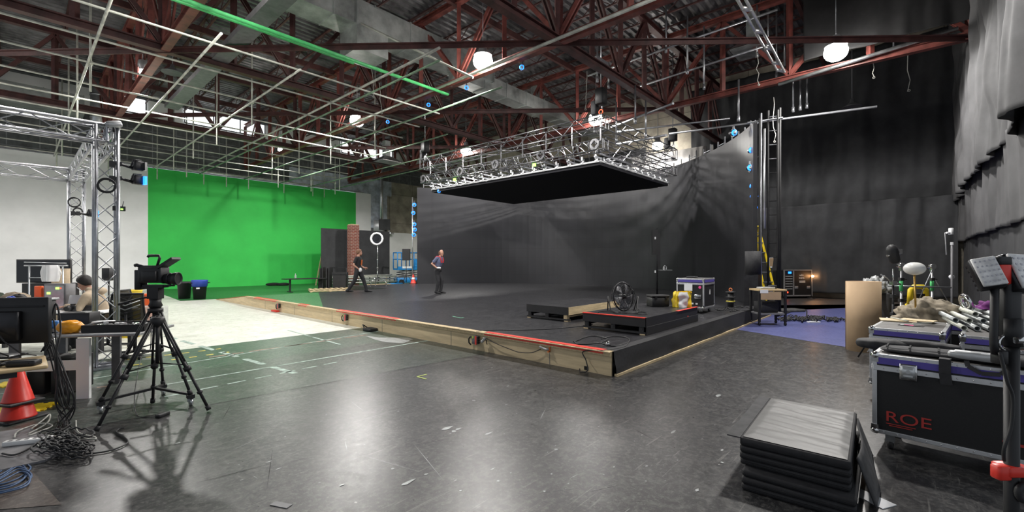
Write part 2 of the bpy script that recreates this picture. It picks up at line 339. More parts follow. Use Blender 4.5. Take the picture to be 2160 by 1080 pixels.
# tape and paint marks
def strip(name, a, b, w, m, label, z=.004, n=1, gap=0):
    mb = MB(); a = Vector((a[0], a[1], 0)); b = Vector((b[0], b[1], 0)); t = (b-a).normalized(); s = Vector((-t.y, t.x, 0))*w/2; L = (b-a).length
    for i in range(n):
        p = a+t*L*(i/n); q = a+t*L*((i+1-gap)/n)
        mb.add([p-s+Vector((0,0,z)), q-s+Vector((0,0,z)), q+s+Vector((0,0,z)), p+s+Vector((0,0,z))], [(0,1,2,3)])
    if n > 1: return obj('floor_marking', mb, m, kind='structure')
    return obj(name, mb, m, label=label, cat='tape')
strip('floor_tape', (1.2, 7.37), (5.66, 7.40), .05, 'paletape', 'long pale green tape line across the black floor to the stage')
strip('floor_tape', (-.3, 8.35), (5.66, 9.25), .045, 'paletape', 'thin pale tape line on the green painted band')
strip('floor_tape', (1.2, 6.72), (3.6, 6.95), .05, 'paletape', 'broken pale blue tape line nearest the camera tripod', n=7, gap=.35)
strip('floor_tape', (2.2, 8.9), (5.3, 9.0), .06, 'pinktape', 'faded brown tape line near the stage fascia', n=5, gap=.15)
strip('floor_tape', (1.9, 15), (2.75, 6.4), .09, 'paletape', 'worn tape line running from the white floor toward the camera', n=9, gap=.3)
strip('floor_tape', (4.3, 11), (4.25, 8.2), .05, 'paletape', 'short pale tape line crossing the green band', n=2, gap=.1)
strip('floor_tape', (.5, 9.75), (2.7, 9.6), .07, 'yellowtape', 'row of small yellow dashes beside the white floor edge', n=9, gap=.55)
strip('floor_tape', (.5, 9.1), (2.7, 9.15), .07, 'yellowtape', 'second row of yellow dashes on the green band', n=9, gap=.55)
strip('floor_tape', G(205, 818)[:2], G(232, 815)[:2], .05, 'pinktape', 'short faded red tape by the white desk leg')
mb = MB()
for a, b in ((G(880, 795), G(900, 790)), (G(880, 795), G(899, 800))): mb.bar((a.x, a.y, .004), (b.x, b.y, .004), .025, .002)
obj('corner_mark', mb, 'yeltape', label='lime tape arrow mark on black floor before the stage', cat='tape')
SX0 = 5.69
# paint chips lying as bare patches
mb = MB()
for (px, py, w) in [(945, 903, .06), (958, 910, .07), (968, 905, .05), (950, 915, .03), (1030, 915, .045), (1420, 912, .05), (1000, 845, .04), (375, 935, .05), (1515, 835, .06), (860, 1018, .06)]+[(random.uniform(430, 1540), 740+300*random.random()**1.5, .008+.022*random.random()**2) for _ in range(150)]:
    if 1150 < px < 1560 and py < 800: continue
    if 870 < px <= 1300 and py < 730+(px-870)*.17: continue
    c = G(px, py); n = 7
    ax_, bx_ = random.uniform(.4, 1.6), random.uniform(.3, .8); mb.add([(c.x+math.cos(2*PI*k/n)*w*ax_*random.uniform(.4, 1), c.y+math.sin(2*PI*k/n)*w*bx_*random.uniform(.4, 1), .003) for k in range(n)], [tuple(range(n))])
for _ in range(34):
    q = G(random.uniform(450, 1560), 780+280*random.random()); a = random.choice([ANG+.2, ANG-1.2, 1.5, .1])+random.uniform(-.4, .4); L_ = random.uniform(.1, .9); w = random.uniform(.0012, .003)
    if q.x > SX0-.1 and q.y > 3.0: continue
    mb.k = random.choice([0, 1]); dx, dy = math.cos(a)*L_/2, math.sin(a)*L_/2; mb.add([(q.x-dx, q.y-dy, .0026), (q.x+dy*w*2/L_, q.y-dx*w*2/L_, .0026), (q.x+dx, q.y+dy, .0026), (q.x-dy*w*2/L_, q.y+dx*w*2/L_, .0026)], [(0,1,2,3)])
mb.k = 0
mb.add([tuple(G(*p, .0045)) for p in ((770, 708), (800, 712), (860, 712), (872, 716), (850, 724), (815, 722), (790, 716))], [tuple(range(7))])
obj('bare_floor_patches', mb, ['pvc','blackm'], kind='structure')
# ---- walls
def wall_y(name, y, cells, thick=.2, sgn=1, mats=None):
    mb = MB()
    for (xa, xb, za, zb, k) in cells:
        mb.k = k; mb.box(((xa+xb)/2, y+sgn*thick/2, (za+zb)/2), (xb-xa, thick, zb-za))
    return obj(name, mb, mats, kind='structure')
XG0 = 5.0; XG1 = 17.7   # green extents
wall_y('wall_left', YL, [(-14, XG0, 0, 7.0, 0), (XG0, XG1, 0, 6.95, 1), (XG1, 19.0, 0, 7.0, 0), (19.0, 20.5, 4.3, 7.0, 4), (19.0, 24.2, 0, 4.0, 0), (19.0, 20.5, 4.0, 4.3, 2), (20.5, 24.2, 4.0, 7.0, 3),
   (-14, XG1-5, 7.0, 9.75, 2), (XG1-5, XG1+3.2, 7.0, 8.2, 4), (XG1-5, 24.2, 8.2, 9.75, 2), (XG1+3.2, 24.2, 7.0, 8.2, 3), (-14, 24.2, 9.75, 10.75, 0), (-14, 24.2, 10.75, 11.2, 2)], mats=['white','green','block','conc','bluegrey'])
mb = MB()
mb.box((24.1, 15.1, 5.6), (.2, 34.2, 11.2)); obj('wall_back', mb, 'conc', kind='structure')
mb = MB(); mb.box((17.3, YR-.35, 5.6), (13.6, .2, 11.2)); obj('wall_right', mb, 'conc', kind='structure')
for i, (xa, xb) in enumerate(((3.9, 4.9), (6.7, 11.1), (16.5, 20.9))):
    mb = MB(); mb.box(((xa+xb)/2, YL-.04, 10.3), (xb-xa, .06, .8)); w_1 = obj('window_%d' % (i+1), mb, 'skylight', kind='structure')
    mb = MB(); n = max(1, round((xb-xa)/1.5))
    for k in range(n+1): mb.box((xa+(xb-xa)*k/n, YL-.09, 10.3), (.06,.05,.88))
    for z in (9.87, 10.73): mb.box(((xa+xb)/2, YL-.09, z), (xb-xa, .05, .06))
    obj('window_frame', mb, 'grey', w_1)
# narrow ledge between the white wall and the block above it
mb = MB(); mb.box((2.2, YL-.06, 7.03), (32.2, .12, .07)); obj('trim_1', mb, 'alu', kind='structure')
# ---- roof deck: corrugation running along X
mb = MB(); per = .3; y = -6.0; vs = []; prof = []
while y < 32.4:
    prof += [(y, 0), (y+.11, 0), (y+.15, .09), (y+.26, .09)]; y += per
n = len(prof); vs = [(X0, a, ROOFZ+b) for a, b in prof]+[(24.2, a, ROOFZ+b) for a, b in prof]
mb.add(vs, [(i, n+i, n+i+1, i+1) for i in range(n-1)])
obj('ceiling', mb, 'deck', kind='structure')
# light strips of translucent panel in the deck seams: none in the photo
# ---- roof trusses (main grid): bottom chord 7.65, top chord 10.35
ZB, ZT = 7.65, 10.35
XS = [-4.3, 2.8, 9.9, 17.0]; YS = [7.15, 15.7, 24.2]
def truss(name, a, b, panels, label, group, w=.22, m='reddark', zb=ZB, zt=ZT):
    a = Vector(a); b = Vector(b); t = thing(name, label, 'roof truss', (a.x, a.y, zb), 0, group); o = Vector((a.x, a.y, zb)); H = zt-zb
    L = (b-a); u = L.normalized(); s = Vector((-u.y, u.x, 0))
    for nm, z in (('bottom_chord', 0), ('top_chord', H)):
        mb = MB(); mb.m = Matrix.Translation(-Vector((a.x, a.y, 0)))
        # I-like chord: two flanges and web
        A = Vector((a.x, a.y, z)); B = Vector((b.x, b.y, z))
        mb.bar(A+Vector((0,0,-w*.42)), B+Vector((0,0,-w*.42)), w, .035); mb.bar(A+Vector((0,0,w*.42)), B+Vector((0,0,w*.42)), w, .035); mb.bar(A, B, .04, w*.84)
        obj(nm, mb, m, t)
    P = L/panels
    for i in range(panels+1):
        p = P*i
        if 0 < i < panels or True:
            mb = MB(); mb.bar(p+Vector((0,0,w*.3)), p+Vector((0,0,H-w*.3)), .15, .13); obj('vertical_strut', mb, m, t)
        if i < panels:
            mb = MB(); up = (i % 4) in (0, 1)
            q0 = p+Vector((0,0,.1 if i % 2 == 0 else H-.1)); q1 = p+P+Vector((0,0,H-.1 if i % 2 == 0 else .1))
            for k in (-.06, .06): mb.bar(q0+s*k, q1+s*k, .05, .12)
            obj('diagonal_brace', mb, m, t)
    return t
for k, y in enumerate(YS):
    truss('roof_truss', (-11.4, y, 0), (24, y, 0), 20, ['dark red roof truss nearest the camera, running left to right overhead', 'dark red roof truss over the middle of the studio', 'dark red roof truss nearest the green wall'][k], 'long red roof trusses')
for k, x in enumerate(XS):
    truss('cross_truss', (x, -1.2, 0), (x, 32.0, 0), 16, ['red cross truss far left above the desks', 'red cross truss above the camera tripod and white floor', 'red cross truss along the front edge of the stage', 'red cross truss beyond the hanging lighting rig'][k], 'red cross trusses running to the green wall', m='red', w=.2)
# horizontal chord bracing
bl = [((2.8, 15.7), (9.9, 7.15), 'nearly level red brace between the nearest two trusses'), ((2.8, 24.2), (9.9, 15.7), 'nearly level red brace over the white floor'), ((9.9, 15.7), (17, 7.15), 'nearly level red brace above the lighting rig'),
      ((9.9, 7.15), (17, -1.2), 'red brace beside the brightest lamp at top right'), ((9.9, 24.2), (17, 15.7), 'red brace over the far left of the led wall'), ((-4.3, 15.7), (2.8, 7.15), 'red brace at the far top left'), ((-4.3, 24.2), (2.8, 15.7), 'red brace above the aluminium truss frame')]
for a, b, l in bl:
    mb = MB(); o = Vector((a[0], a[1], ZB)); e = Vector((b[0], b[1], ZB))-o
    mb.bar((0,0,0), e, .16, .03); mb.bar(Vector((0,0,-.07)), e+Vector((0,0,-.07)), .03, .13)
    obj('horizontal_brace', mb, 'reddark', loc=o, label=l, cat='brace', group='level braces between roof trusses')
# light web joists under the deck (along Y)
for i, x in enumerate([-8+1.78*k for k in range(18)]):
    mb = MB()
    mb.bar((0,-1.2,.42), (0,32,.42), .09, .06); mb.bar((0,-1.2,-.02), (0,32,-.02), .06, .05)
    n = 56
    for j in range(n):
        y0 = -1.2+33.2*j/n; y1 = -1.2+33.2*(j+1)/n
        mb.bar((0, y0, -.02 if j % 2 else .42), (0, y1, .42 if j % 2 else -.02), .025)
    obj('roof_joist', mb, 'reddark', loc=(x+.4, 0, 10.52), label='slim dark web joist under the corrugated roof deck, '+ORD[i]+' from the left', cat='joist', group='web joists under the roof deck')
# intermediate purlins along X
for i, y in enumerate([2.8, 11.4, 19.9, 28.3]):
    mb = MB(); mb.bar((-11.4,0,0), (24,0,0), .12, .22); obj('purlin', mb, 'reddark', loc=(0, y, 10.35), label='dark red purlin under the roof, '+ORD[i]+' from the camera side', cat='beam', group='purlins under the roof')
# ================================================================ HIGH BAY LAMPS
def lamp(x, y, z, label, r=.3, power=LAMP_POWER, on=True):
    t = thing('high_bay_lamp', label, 'ceiling lamp', (x, y, z), 0, 'high bay lamps')
    mb = MB(); mb.lathe([(.05, .40), (.12, .36), (.14, .2), (r*.9, .09), (r*.93, .06)], n=20); obj('housing', mb, 'silver', t)
    mb = MB(); mb.ell((0,0,-r*.35), (r, r, r*.85), 20, 12); obj('lens', mb, 'lampglow', t)
    mb = MB(); mb.tube([(0,0,.32), (0,0,2.6 if z < 8.3 else 1.8)], .012, 6); obj('hanging_rod', mb, 'alu', t)
    ld = bpy.data.lights.new('bulb', 'SPOT'); ld.energy = power; ld.spot_size = math.radians(168); ld.spot_blend = .25; ld.shadow_soft_size = .16; ld.color = (1, .97, .93)
    lo = bpy.data.objects.new('bulb', ld); COL.objects.link(lo); lo.parent = t; lo.location = (0, 0, -.48)
    return t
lamps = [(9.6, 9.8, 7.9, 'glowing lamp over the stage front, brightest of the middle ones'), (10.0, 18.1, 7.9, 'glowing lamp above the right edge of the green wall'),
         (15.9, 1.6, 7.82, 'glowing lamp at upper right near the black drapes'), (16.8, 18.5, 7.9, 'glowing lamp above the left end of the hanging rig'),
         (16.7, 10.1, 7.85, 'glowing lamp hanging right over the lighting rig'), (22.8, 10.0, 7.85, 'glowing lamp behind the right end of the rig'),
         (2.8, 18.9, 7.9, 'small glowing lamp at upper left among the red webs'), (2.8, 9.8, 8.0, 'lamp overhead left outside the picture'), (9.6, 1.6, 8.0, 'lamp overhead right outside the picture'),
         (10.0, 26.6, 8.0, 'lamp close before the green wall top'), (-4.2, 18.3, 8.0, 'lamp far left outside the picture')]
for (x, y, z, l) in lamps:
    if 'small glowing' in l: lamp(x, y, z, l, .10, 800)
    elif 'right end of the rig' in l: lamp(x, y, z, l, .28, 320)
    elif 'close before' in l: lamp(x, y, z, l, .12, 550)
    else: lamp(x, y, z, l)
# ================================================================ DUCTS
def duct(pts, w, h, label, m='duct', name='air_duct'):
    a, b = Vector(pts[0]), Vector(pts[1]); t = thing(name, label, 'duct', a, 0); e = b-a
    mb = MB(); mb.bar((0,0,0), e, w, h); obj('duct_run', mb, m, t)
    n = max(2, int(e.length/1.3)); u = e.normalized()
    for i in range(n+1):
        mb = MB(); p = e*i/n; mb.bar(p-u*.02, p+u*.02, w+.05, h+.05); obj('flange', mb, 'duct', t)
    return t
t = duct([(-6, 13.3, 9.45), (13.2, 13.3, 9.45)], .95, .8, 'wide galvanised air duct crossing above the green pipe')
mb = MB(); mb.box((13.6, 0, -.45), (1.1, 1.1, 1.5)); obj('drop_box', mb, 'duct', t)
t = duct([(11.5, 13.3, 9.0), (22, 13.3, 9.0)], .7, .6, 'narrow galvanised air duct continuing toward the led wall')
duct([(-14, 30.3, 9.2), (2.2, 30.3, 9.2)], .9, .9, 'silver duct along the wall at top left')
t = duct([(6.5, 1.6, 9.2), (14.3, 1.6, 9.2)], .95, .6, 'grey duct at upper right beside the pale twin pipes')
t = thing('round_duct', 'vertical round silver duct behind the aluminium truss frame', 'duct', (2.8, 29.8, 7.55))
mb = MB(); mb.cyl((0,0,0), .39, 3.3, 28); obj('duct_pipe', mb, 'galv', t)
for z in (.0, 1.1, 2.2): 
    mb = MB(); mb.torus((0,0,z+.02), .395, .025, 28, 6); obj('seam_ring', mb, 'galv', t)
# diffusers
def diffuser(x, y, z, label, s=.62):
    t = thing('air_diffuser', label, 'vent', (x, y, z))
    mb = MB(); mb.add([(-s,-s,0),(s,-s,0),(s,s,0),(-s,s,0),(-.2,-.2,.35),(.2,-.2,.35),(.2,.2,.35),(-.2,.2,.35)], [(0,1,5,4),(1,2,6,5),(2,3,7,6),(3,0,4,7),(4,5,6,7)]); mb.box((0,0,-.03), (2*s*.99, 2*s*.99, .03)); obj('flared_hood', mb, 'galv', t)
    mb = MB(); mb.box((0,0,.8), (.35,.35,.95)); obj('neck', mb, 'duct', t)
p = D(1130, 236, 22); diffuser(p.x, p.y, p.z, 'pyramid shaped silver air diffuser above the rig', .55)
p = D(815, 342, 27); diffuser(p.x, p.y, p.z, 'silver air diffuser above the pipe grid by the green wall', .7)
p = D(1588, 105, 15.5); diffuser(p.x, p.y, p.z, 'grey air diffuser below the upper right duct', .6)
# dark cable tray
t = thing('cable_tray', 'dark steel cable tray running diagonally at upper left', 'cable tray', (4.15, 5, 7.75))
mb = MB(); mb.box((0,8.5,-.02), (.42,17,.03)); mb.box((-.21,8.5,.05), (.03,17,.16)); mb.box((.21,8.5,.05), (.03,17,.16)); obj('tray', mb, 'grey', t)
mb = MB()
for k in range(5): mb.tube([(-.14+.07*k, 0, .05), (-.13+.06*k, 8, .07), (-.14+.07*k, 17, .05)], .03, 6)
obj('cables', mb, 'rubber', t)
# ================================================================ PIPE GRID
GZ = 6.85
def pipe(a, b, r, m, label, group=None, name='grid_pipe', drops=()):
    a = Vector(a); b = Vector(b); mb = MB(); mb.tube([(0,0,0), b-a], r, 8)
    return obj(name, mb, m, loc=a, label=label, cat='pipe', group=group)
yg = [12.4, 14.2, 16.0, 18.0, 19.8, 21.6, 23.2, 25.0, 26.8, 28.6, 30.6]
for i, y in enumerate(yg):
    pipe((-6, y, GZ), (10+.42*(i)*1.1, y, GZ), .028, 'pipe', 'pale overhead grid pipe parallel to the green wall, '+ORD[i]+' from the camera', 'grid pipes parallel to the green wall')
xg = [1.25, 3.1, 5.1, 7.25, 9.6, 11.7, 13.6, 15.2]
for i, x in enumerate(xg):
    pipe((x, 9.0 if i in (3, 4) else (11+i*.6), GZ-.06), (x, 31.3, GZ-.06), .03, 'pipegreen' if i > 2 else 'pipe', 'greenish overhead grid pipe running toward the green wall, '+ORD[i]+' from the left', 'grid pipes running toward the green wall')
dz = [(x, y) for x in (-2.2, 1.25, 5.1, 9.6, 13.6) for y in (16, 19.8, 23.2, 26.8, 30.6) if x < 10+.46*yg.index(y)]+[(x, 30.6) for x in (3.1, 7.25, 8.4, 11.7, 14.4)]+[(x, 28.6) for x in (6, 10.6, 12.6, 14.2)]
for i, (x, y) in enumerate(dz):
    mb = MB(); mb.tube([(0,0,-.75), (0,0,2.6)], .027, 8); mb.box((0,0,0), (.1,.1,.09))
    obj('hanging_pipe', mb, 'pipe', loc=(x+.06, y+.06, GZ), label='short vertical hanger, '+ORD[sorted(a for a, b in dz if b == y).index(x)]+' from the left on the '+ORD[yg.index(y)]+' wall-parallel grid pipe', cat='pipe', group='vertical hangers of the pipe grid')
pipe((-2, 11.7, 7.3), (9.8, 11.7, 7.3), .05, 'pipebright', 'bright green pipe stretching across the upper left')
pipe((-2, 11.95, 7.34), (6.5, 11.95, 7.34), .035, 'pipebright', 'thinner bright green pipe beside the longer green one')
pipe((9.5, 2, 7.5), (9.5, 20, 7.45), .045, 'pipe', 'long pale pipe following the stage edge truss')
pipe((7.1, 8.8, 7.0), (7.1, 31, 6.95), .035, 'pipe', 'pale pipe ending near the middle lamp')
a = D(560, -20, 12); b = D(1000, 165, 13.2)
pipe(D(700, 20, 14), D(998, 164, 13.4), .035, 'pipe', 'pale pipe slanting down to the middle lamp')
# right side: pale pipes parallel to cross truss
for (p, q, l) in (((1240, 160), (1640, 20), 'upper grey pipe passing over the rig at top right'), ((1325, 190), (1755, 52), 'grey pipe ending beside the bright right lamp'), ((1412, 282), (1850, 225), 'thin grey pipe over the led wall right end'), ((1290, 268), (1420, 218), 'short grey pipe just above the rig lamp'), ((1300, 305), (1405, 285), 'lower grey pipe behind the rig')):
    d0 = 15.5; pipe(D(*p, 17.5), D(*q, 14), .04, 'alu', l)
pipe(G(1330, 170, -5)*1 if 0 else D(1540, 250, 16.2), D(1300, 278, 18.5), .035, 'alu', 'grey pipe behind the yellow cable at the rig')
p0 = D(1640, 192, 14.6); p1 = D(2022, 72, 11.8)
pipe(p0+Vector((.12,0,.25)), p1+Vector((.12,0,.2)), .06, 'galv', 'shiny conduit lying along the red beam at right')
# twin bright pipes coming down at upper right
t = thing('twin_pipe_ladder', 'bright twin aluminium pipes slanting down at upper right', 'pipe', D(1570, -12, 9.5))
o0 = D(1570, -12, 9.5)
A, B = D(1548, -14, 9.5)-o0, D(1640, 150, 13.6)-o0; A2, B2 = D(1566, -14, 9.5)-o0, D(1655, 152, 13.5)-o0
mb = MB(); mb.tube([A, B], .035, 8); obj('pipe', mb, 'alub', t); mb = MB(); mb.tube([A2, B2], .035, 8); obj('pipe', mb, 'alub', t)
for k in (.15, .4, .62, .85, .98):
    mb = MB(); mb.tube([A.lerp(B, k)-Vector((.05,0,0)), A2.lerp(B2, k)+Vector((.05,0,0))], .05, 8); obj('clamp', mb, 'alub', t)
# vertical hangers at upper right
for i, (px, y0, y1) in enumerate(((1485, 55, 188), (1450, 35, 155), (1405, -10, 110), (1620, -10, 95), (1638, -10, 165), (1655, 0, 150), (1597, -10, 120), (1688, 170, 232), (1702, 160, 228), (1673, 100, 236), (1558, 168, 255), (1340, 260, 180), (1284, 132, 185), (1300, 215, 300), (1362, 212, 290), (1260, 90, 172), (1898, -10, 80), (1885, -10, 110))):
    a = D(px, y0, 15.2); b = D(px, y1, 15.2)
    if a.z > b.z: a, b = b, a
    mb = MB(); mb.tube([(0,0,0), (0,0,min(b.z, 10.4)-a.z)], .03, 8); mb.cyl((0,0,-.02), .045, .18, 10)
    obj('drop_pipe', mb, 'alu', loc=a, label='vertical grey pipe hanging at the upper right, '+['beside the long conduit','above the rig corner','nearest the rig hoist','against the twin pipes','crossing the twin pipes','right of the twin pipes','left of the twin pipes','lowest of a row of three','middle of a row of three','shortest beside the red beam','passing in front of the red beam','over the rig right end','by the dark truss joint','behind the rig near corner','above the rig back truss','left of the dark truss joint','far right before the drapes','second from the far right'][i], cat='pipe', group='vertical drop pipes at upper right')
# unlit pendants
def pendant(px, py, d, label, r=.32, rod=1.9):
    c = D(px, py, d); t = thing('pendant_lamp', label, 'pendant lamp', c)
    mb = MB(); mb.lathe([(r, 0), (r*.98, .02), (r*.55, .11), (.09, .18), (.06, .32), (.0001, .33)], n=24); obj('lamp_shade', mb, 'grey', t)
    mb = MB(); mb.tube([(0,0,.3), (0,0,rod)], .018, 6); obj('hanging_rod', mb, 'grey', t)
pendant(1797, 226, 17.5, 'unlit round pendant lamp hanging before the black drapes', rod=3.1)
pendant(364, 154, 17, 'unlit flat disc pendant lamp among the upper left trusses', .36, 1.9)
# hanging cables
for i, (px, y0, y1, d) in enumerate(((1842, 100, 165, 13.5), (1915, 60, 192, 14.5), (1632, 205, 300, 15), (1595, 110, 180, 15), (1238, 150, 232, 16.5), (800, 175, 240, 17), (785, 130, 205, 17))):
    a = D(px, y0, d); b = D(px+random.uniform(-3, 6), y1, d); mb = MB(); mb.tube([Vector((0,0,0))]+[(b-a)*k/6+Vector((random.uniform(-.04,.04), random.uniform(-.04,.04), 0)) for k in range(1, 7)], .012, 5)
    mb.torus((b-a)+Vector((0,0,.02)), .03, .01, 10, 5, (1,.6,.3))
    obj('hanging_cable', mb, 'whitecable', loc=a, label='loose cable dangling from the roof steelwork '+['just below the red beam at far right','second from the far right','beside the tripled drop pipes','left of the twin bright pipes','over the near rig corner','right of the long green pipe','beside the long green pipe, upper one'][i], cat='cable', group='cables dangling from the roof')
# ================================================================ DRAPES
def drape(name, p0, p1, z0, z1, nrm, m, label, seed, amp=.07, fold=1.3, hemw=.0, nu=200, nv=40, bow=0):
    p0 = Vector(p0); p1 = Vector(p1); nrm = Vector(nrm); L = (p1-p0).length; mb = MB()
    def fn(u, v):
        z = z0+(z1-z0)*v; s = u*L
        f = noise.noise(Vector((s*fold, z*.13+seed, seed)))+.5*noise.noise(Vector((s*fold*2.3+z*.12, z*.3, seed+4)))+.22*noise.noise(Vector((s*4.2, z*1.1, seed+9)))
        f += .6*max(0, noise.noise(Vector((s*.9-z*.5, z*.35, seed+20))))
        zz = z+(hemw*noise.noise(Vector((s*.8, seed, 3))) if v == 0 else 0)
        q = p0.lerp(p1, u)+nrm*(f*amp+.12+bow*4*v*(1-v)); return Vector((q.x, q.y, zz))
    mb.grid(fn, nu, nv)
    o = obj(name, mb, m, label=label, cat='drape'); md = o.modifiers.new('thick', 'SOLIDIFY'); md.thickness = .012
    return o
drape('black_drape', (24-.1, -1.35, 0), (24-.1, 8.6, 0), 4.05, 10.6, (-1,0,0), 'drape', 'tall upper black drape on the back wall right of the led wall', 1.3, .2, 1.3)
drape('black_drape', (24-.42, -1.35, 0), (24-.42, 5.6, 0), .25, 4.12, (-1,0,0), 'drape', 'lower black drape on the back wall behind the small rack case', 5.1, .2, 1.2, .1)
drape('black_drape', (24-.3, 5.5, 0), (24-.3, 9.6, 0), .2, 5.2, (-1,0,0), 'drape', 'black drape on the back wall directly beside the led wall edge', 8.8, .12, 1.3, .15)
drape('black_drape', (16.72, -1.2, 0), (16.72, 2.5, 0), 7.95, 10.45, (-1,0,0), 'blackm', 'black cloth hung from the roof over the far right truss webs', 61, .08, 1.2, .05, nu=80)
drape('grey_drape', (23.72, 7.4, 0), (23.72, 12.2, 0), 3.6, 7.55, (-1,0,0), 'greycloth', 'crumpled light grey drape hanging behind the top of the led wall', 15, .3, .8, .3, nu=120)
drape('black_drape', (23.7, 11.0, 0), (23.7, 19, 0), 5.0, 8.0, (-1,0,0), 'drape', 'black drape high on the back wall behind the rig', 25, .15, .9, .3, nu=120)
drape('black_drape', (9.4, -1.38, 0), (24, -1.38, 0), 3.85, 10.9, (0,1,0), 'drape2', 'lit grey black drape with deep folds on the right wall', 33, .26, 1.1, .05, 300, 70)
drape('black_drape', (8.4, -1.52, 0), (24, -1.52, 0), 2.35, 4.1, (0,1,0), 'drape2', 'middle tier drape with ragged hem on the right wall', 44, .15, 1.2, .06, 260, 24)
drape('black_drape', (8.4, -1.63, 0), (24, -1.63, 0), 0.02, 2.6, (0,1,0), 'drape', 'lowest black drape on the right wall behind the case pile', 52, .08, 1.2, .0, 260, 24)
# ================================================================ STAGE
SH = .346; SX, SY = 5.69, 3.17
t = thing('stage_platform', 'large low black stage platform with raw plywood front', 'stage', (SX, SY, 0))
o = Vector((SX, SY, 0))
mb = MB(); dk = None
dk = [(0,0)]+[(x-SX+a, y-SY+b) for (x, y), (a, b) in zip([(14.75,3.5),(16.2,4.45),(17.7,5.8),(19.0,7.4),(19.9,9.2),(20.4,11.2),(20.5,13.4),(20.0,15.6),(18.8,17.6),(17.0,19.3),(15.1,20.7)], [(.2,-.33),(.35,-.4),(.45,-.3),(.45,-.2),(.5,-.1),(.5,0),(.5,0),(.5,.1),(.4,.3),(.3,.4),(.3,.5)])]+[(8.9,18.2),(6.0,18.8),(6.0,15.0),(0,15.0)]
mb.prism([(x+.02, y+.02) if x < 1 else (x, y+.02 if y < 1 else y) for x, y in dk], 0.03, SH); 
obj('deck', mb, 'stageblack', t)
mb = MB(); mb.quad((.02,9.0,SH+.003),(2.63,15,SH+.003),(.02,15,SH+.003)); mb.quad((0.02,15,SH+.003),(3.9,15,SH+.003),(0,18.75,.012)) if 0 else mb.add([(0,15,SH+.003),(2.63,15,SH+.003),(3.9,18.75,.012),(0,18.75,.012)], [(0,1,2,3)]); mb.k = 1; mb.add([(2.63,15,SH+.003),(6.0,15,SH+.003),(6.0,18.75,.012),(3.9,18.75,.012)], [(0,1,2,3)]); mb.k = 0; mb.quad((2.9,15,SH+.003),(3.9,15,SH+.003),(3.9,17.5,SH+.003)) if 0 else None
obj('green_ramp_top', mb, ['floorgreen','stageblack'], t, label='green painted far corner and ramp')
mb = MB(); mb.add([(0,0,0),(0,15.0,0),(0,18.75,0),(0,15.0,SH),(0,0,SH)], [(0,1,2,3,4)]); mb.add([(-.02,0,0),(-.02,15.0,0),(-.02,18.75,0),(-.02,15.0,SH-.02),(-.02,0,SH-.02)], [(4,3,2,1,0)])
obj('plywood_fascia', mb, 'wood', t, label='raw plywood front board')
mb = MB()
for y in (1.1, 3.5, 5.95, 8.4, 10.8, 13.2): mb.box((-.0215, y, SH/2-.01), (.004, .008, SH-.03))
obj('board_joint', mb, 'grey', t)
mb = MB(); mb.box((-.035, 7.5, SH-.035), (.035, 15.0, .05)); mb.box((-.01,7.5,SH+.001), (.14,15,.012)); obj('edge_batten', mb, 'wood2', t)
for (y0, y1) in ((.12, 2.55), (5.35, 8.1), (12.2, 14.2), (9.9, 10.5)):
    mb = MB(); mb.box((.01, (y0+y1)/2, SH+.012), (.11, y1-y0, .005)); mb.box((-.055,(y0+y1)/2,SH-.02),(.004,y1-y0,.03)); obj('red_edge_tape', mb, 'redtape', t)
mb = MB(); mb.bar((0,15,SH+.008), (0,18.75,.01), .05, .008, (0,0,1)); obj('ramp_edge_tape', mb, 'orangetape', t)
# draped right side
mb = MB()
def fn(u, v):
    x = u*9.4; z = .035+(SH+.006-.035)*v; return (x, -.03-.03*(1-v)+.025*noise.noise(Vector((x*1.6, z*5, 2)))*(1-v*.6), z)
mb.grid(fn, 160, 6); mb.box((4.7,.06,SH+.004), (9.4,.16,.006)); obj('side_skirt', mb, 'nylon', t)
mb = MB(); mb.box((4.7,-.06,.02), (9.4,.05,.035)); obj('bottom_batten', mb, 'wood2', t)
mb = MB(); mb.box((-.023,.42,.05), (.006,.07,.055)); obj('cable_hole', mb, 'blackm', t)
# ================================================================ LED WALL
led_px = [(14.75,3.5),(16.2,4.45),(17.7,5.8),(19.0,7.4),(19.9,9.2),(20.4,11.2),(20.5,13.4),(20.0,15.6),(18.8,17.6),(17.0,19.3),(15.1,20.7)]
LP = smooth([(x, y, 0) for x, y in led_px], 6)
LZ0, LZ1 = SH, 5.78
t = thing('led_wall', 'huge curved dark led wall around the stage', 'led wall', (18, 12, SH)); o = Vector((18, 12, SH))
mb = MB(); n = len(LP); vs = []; fs = []
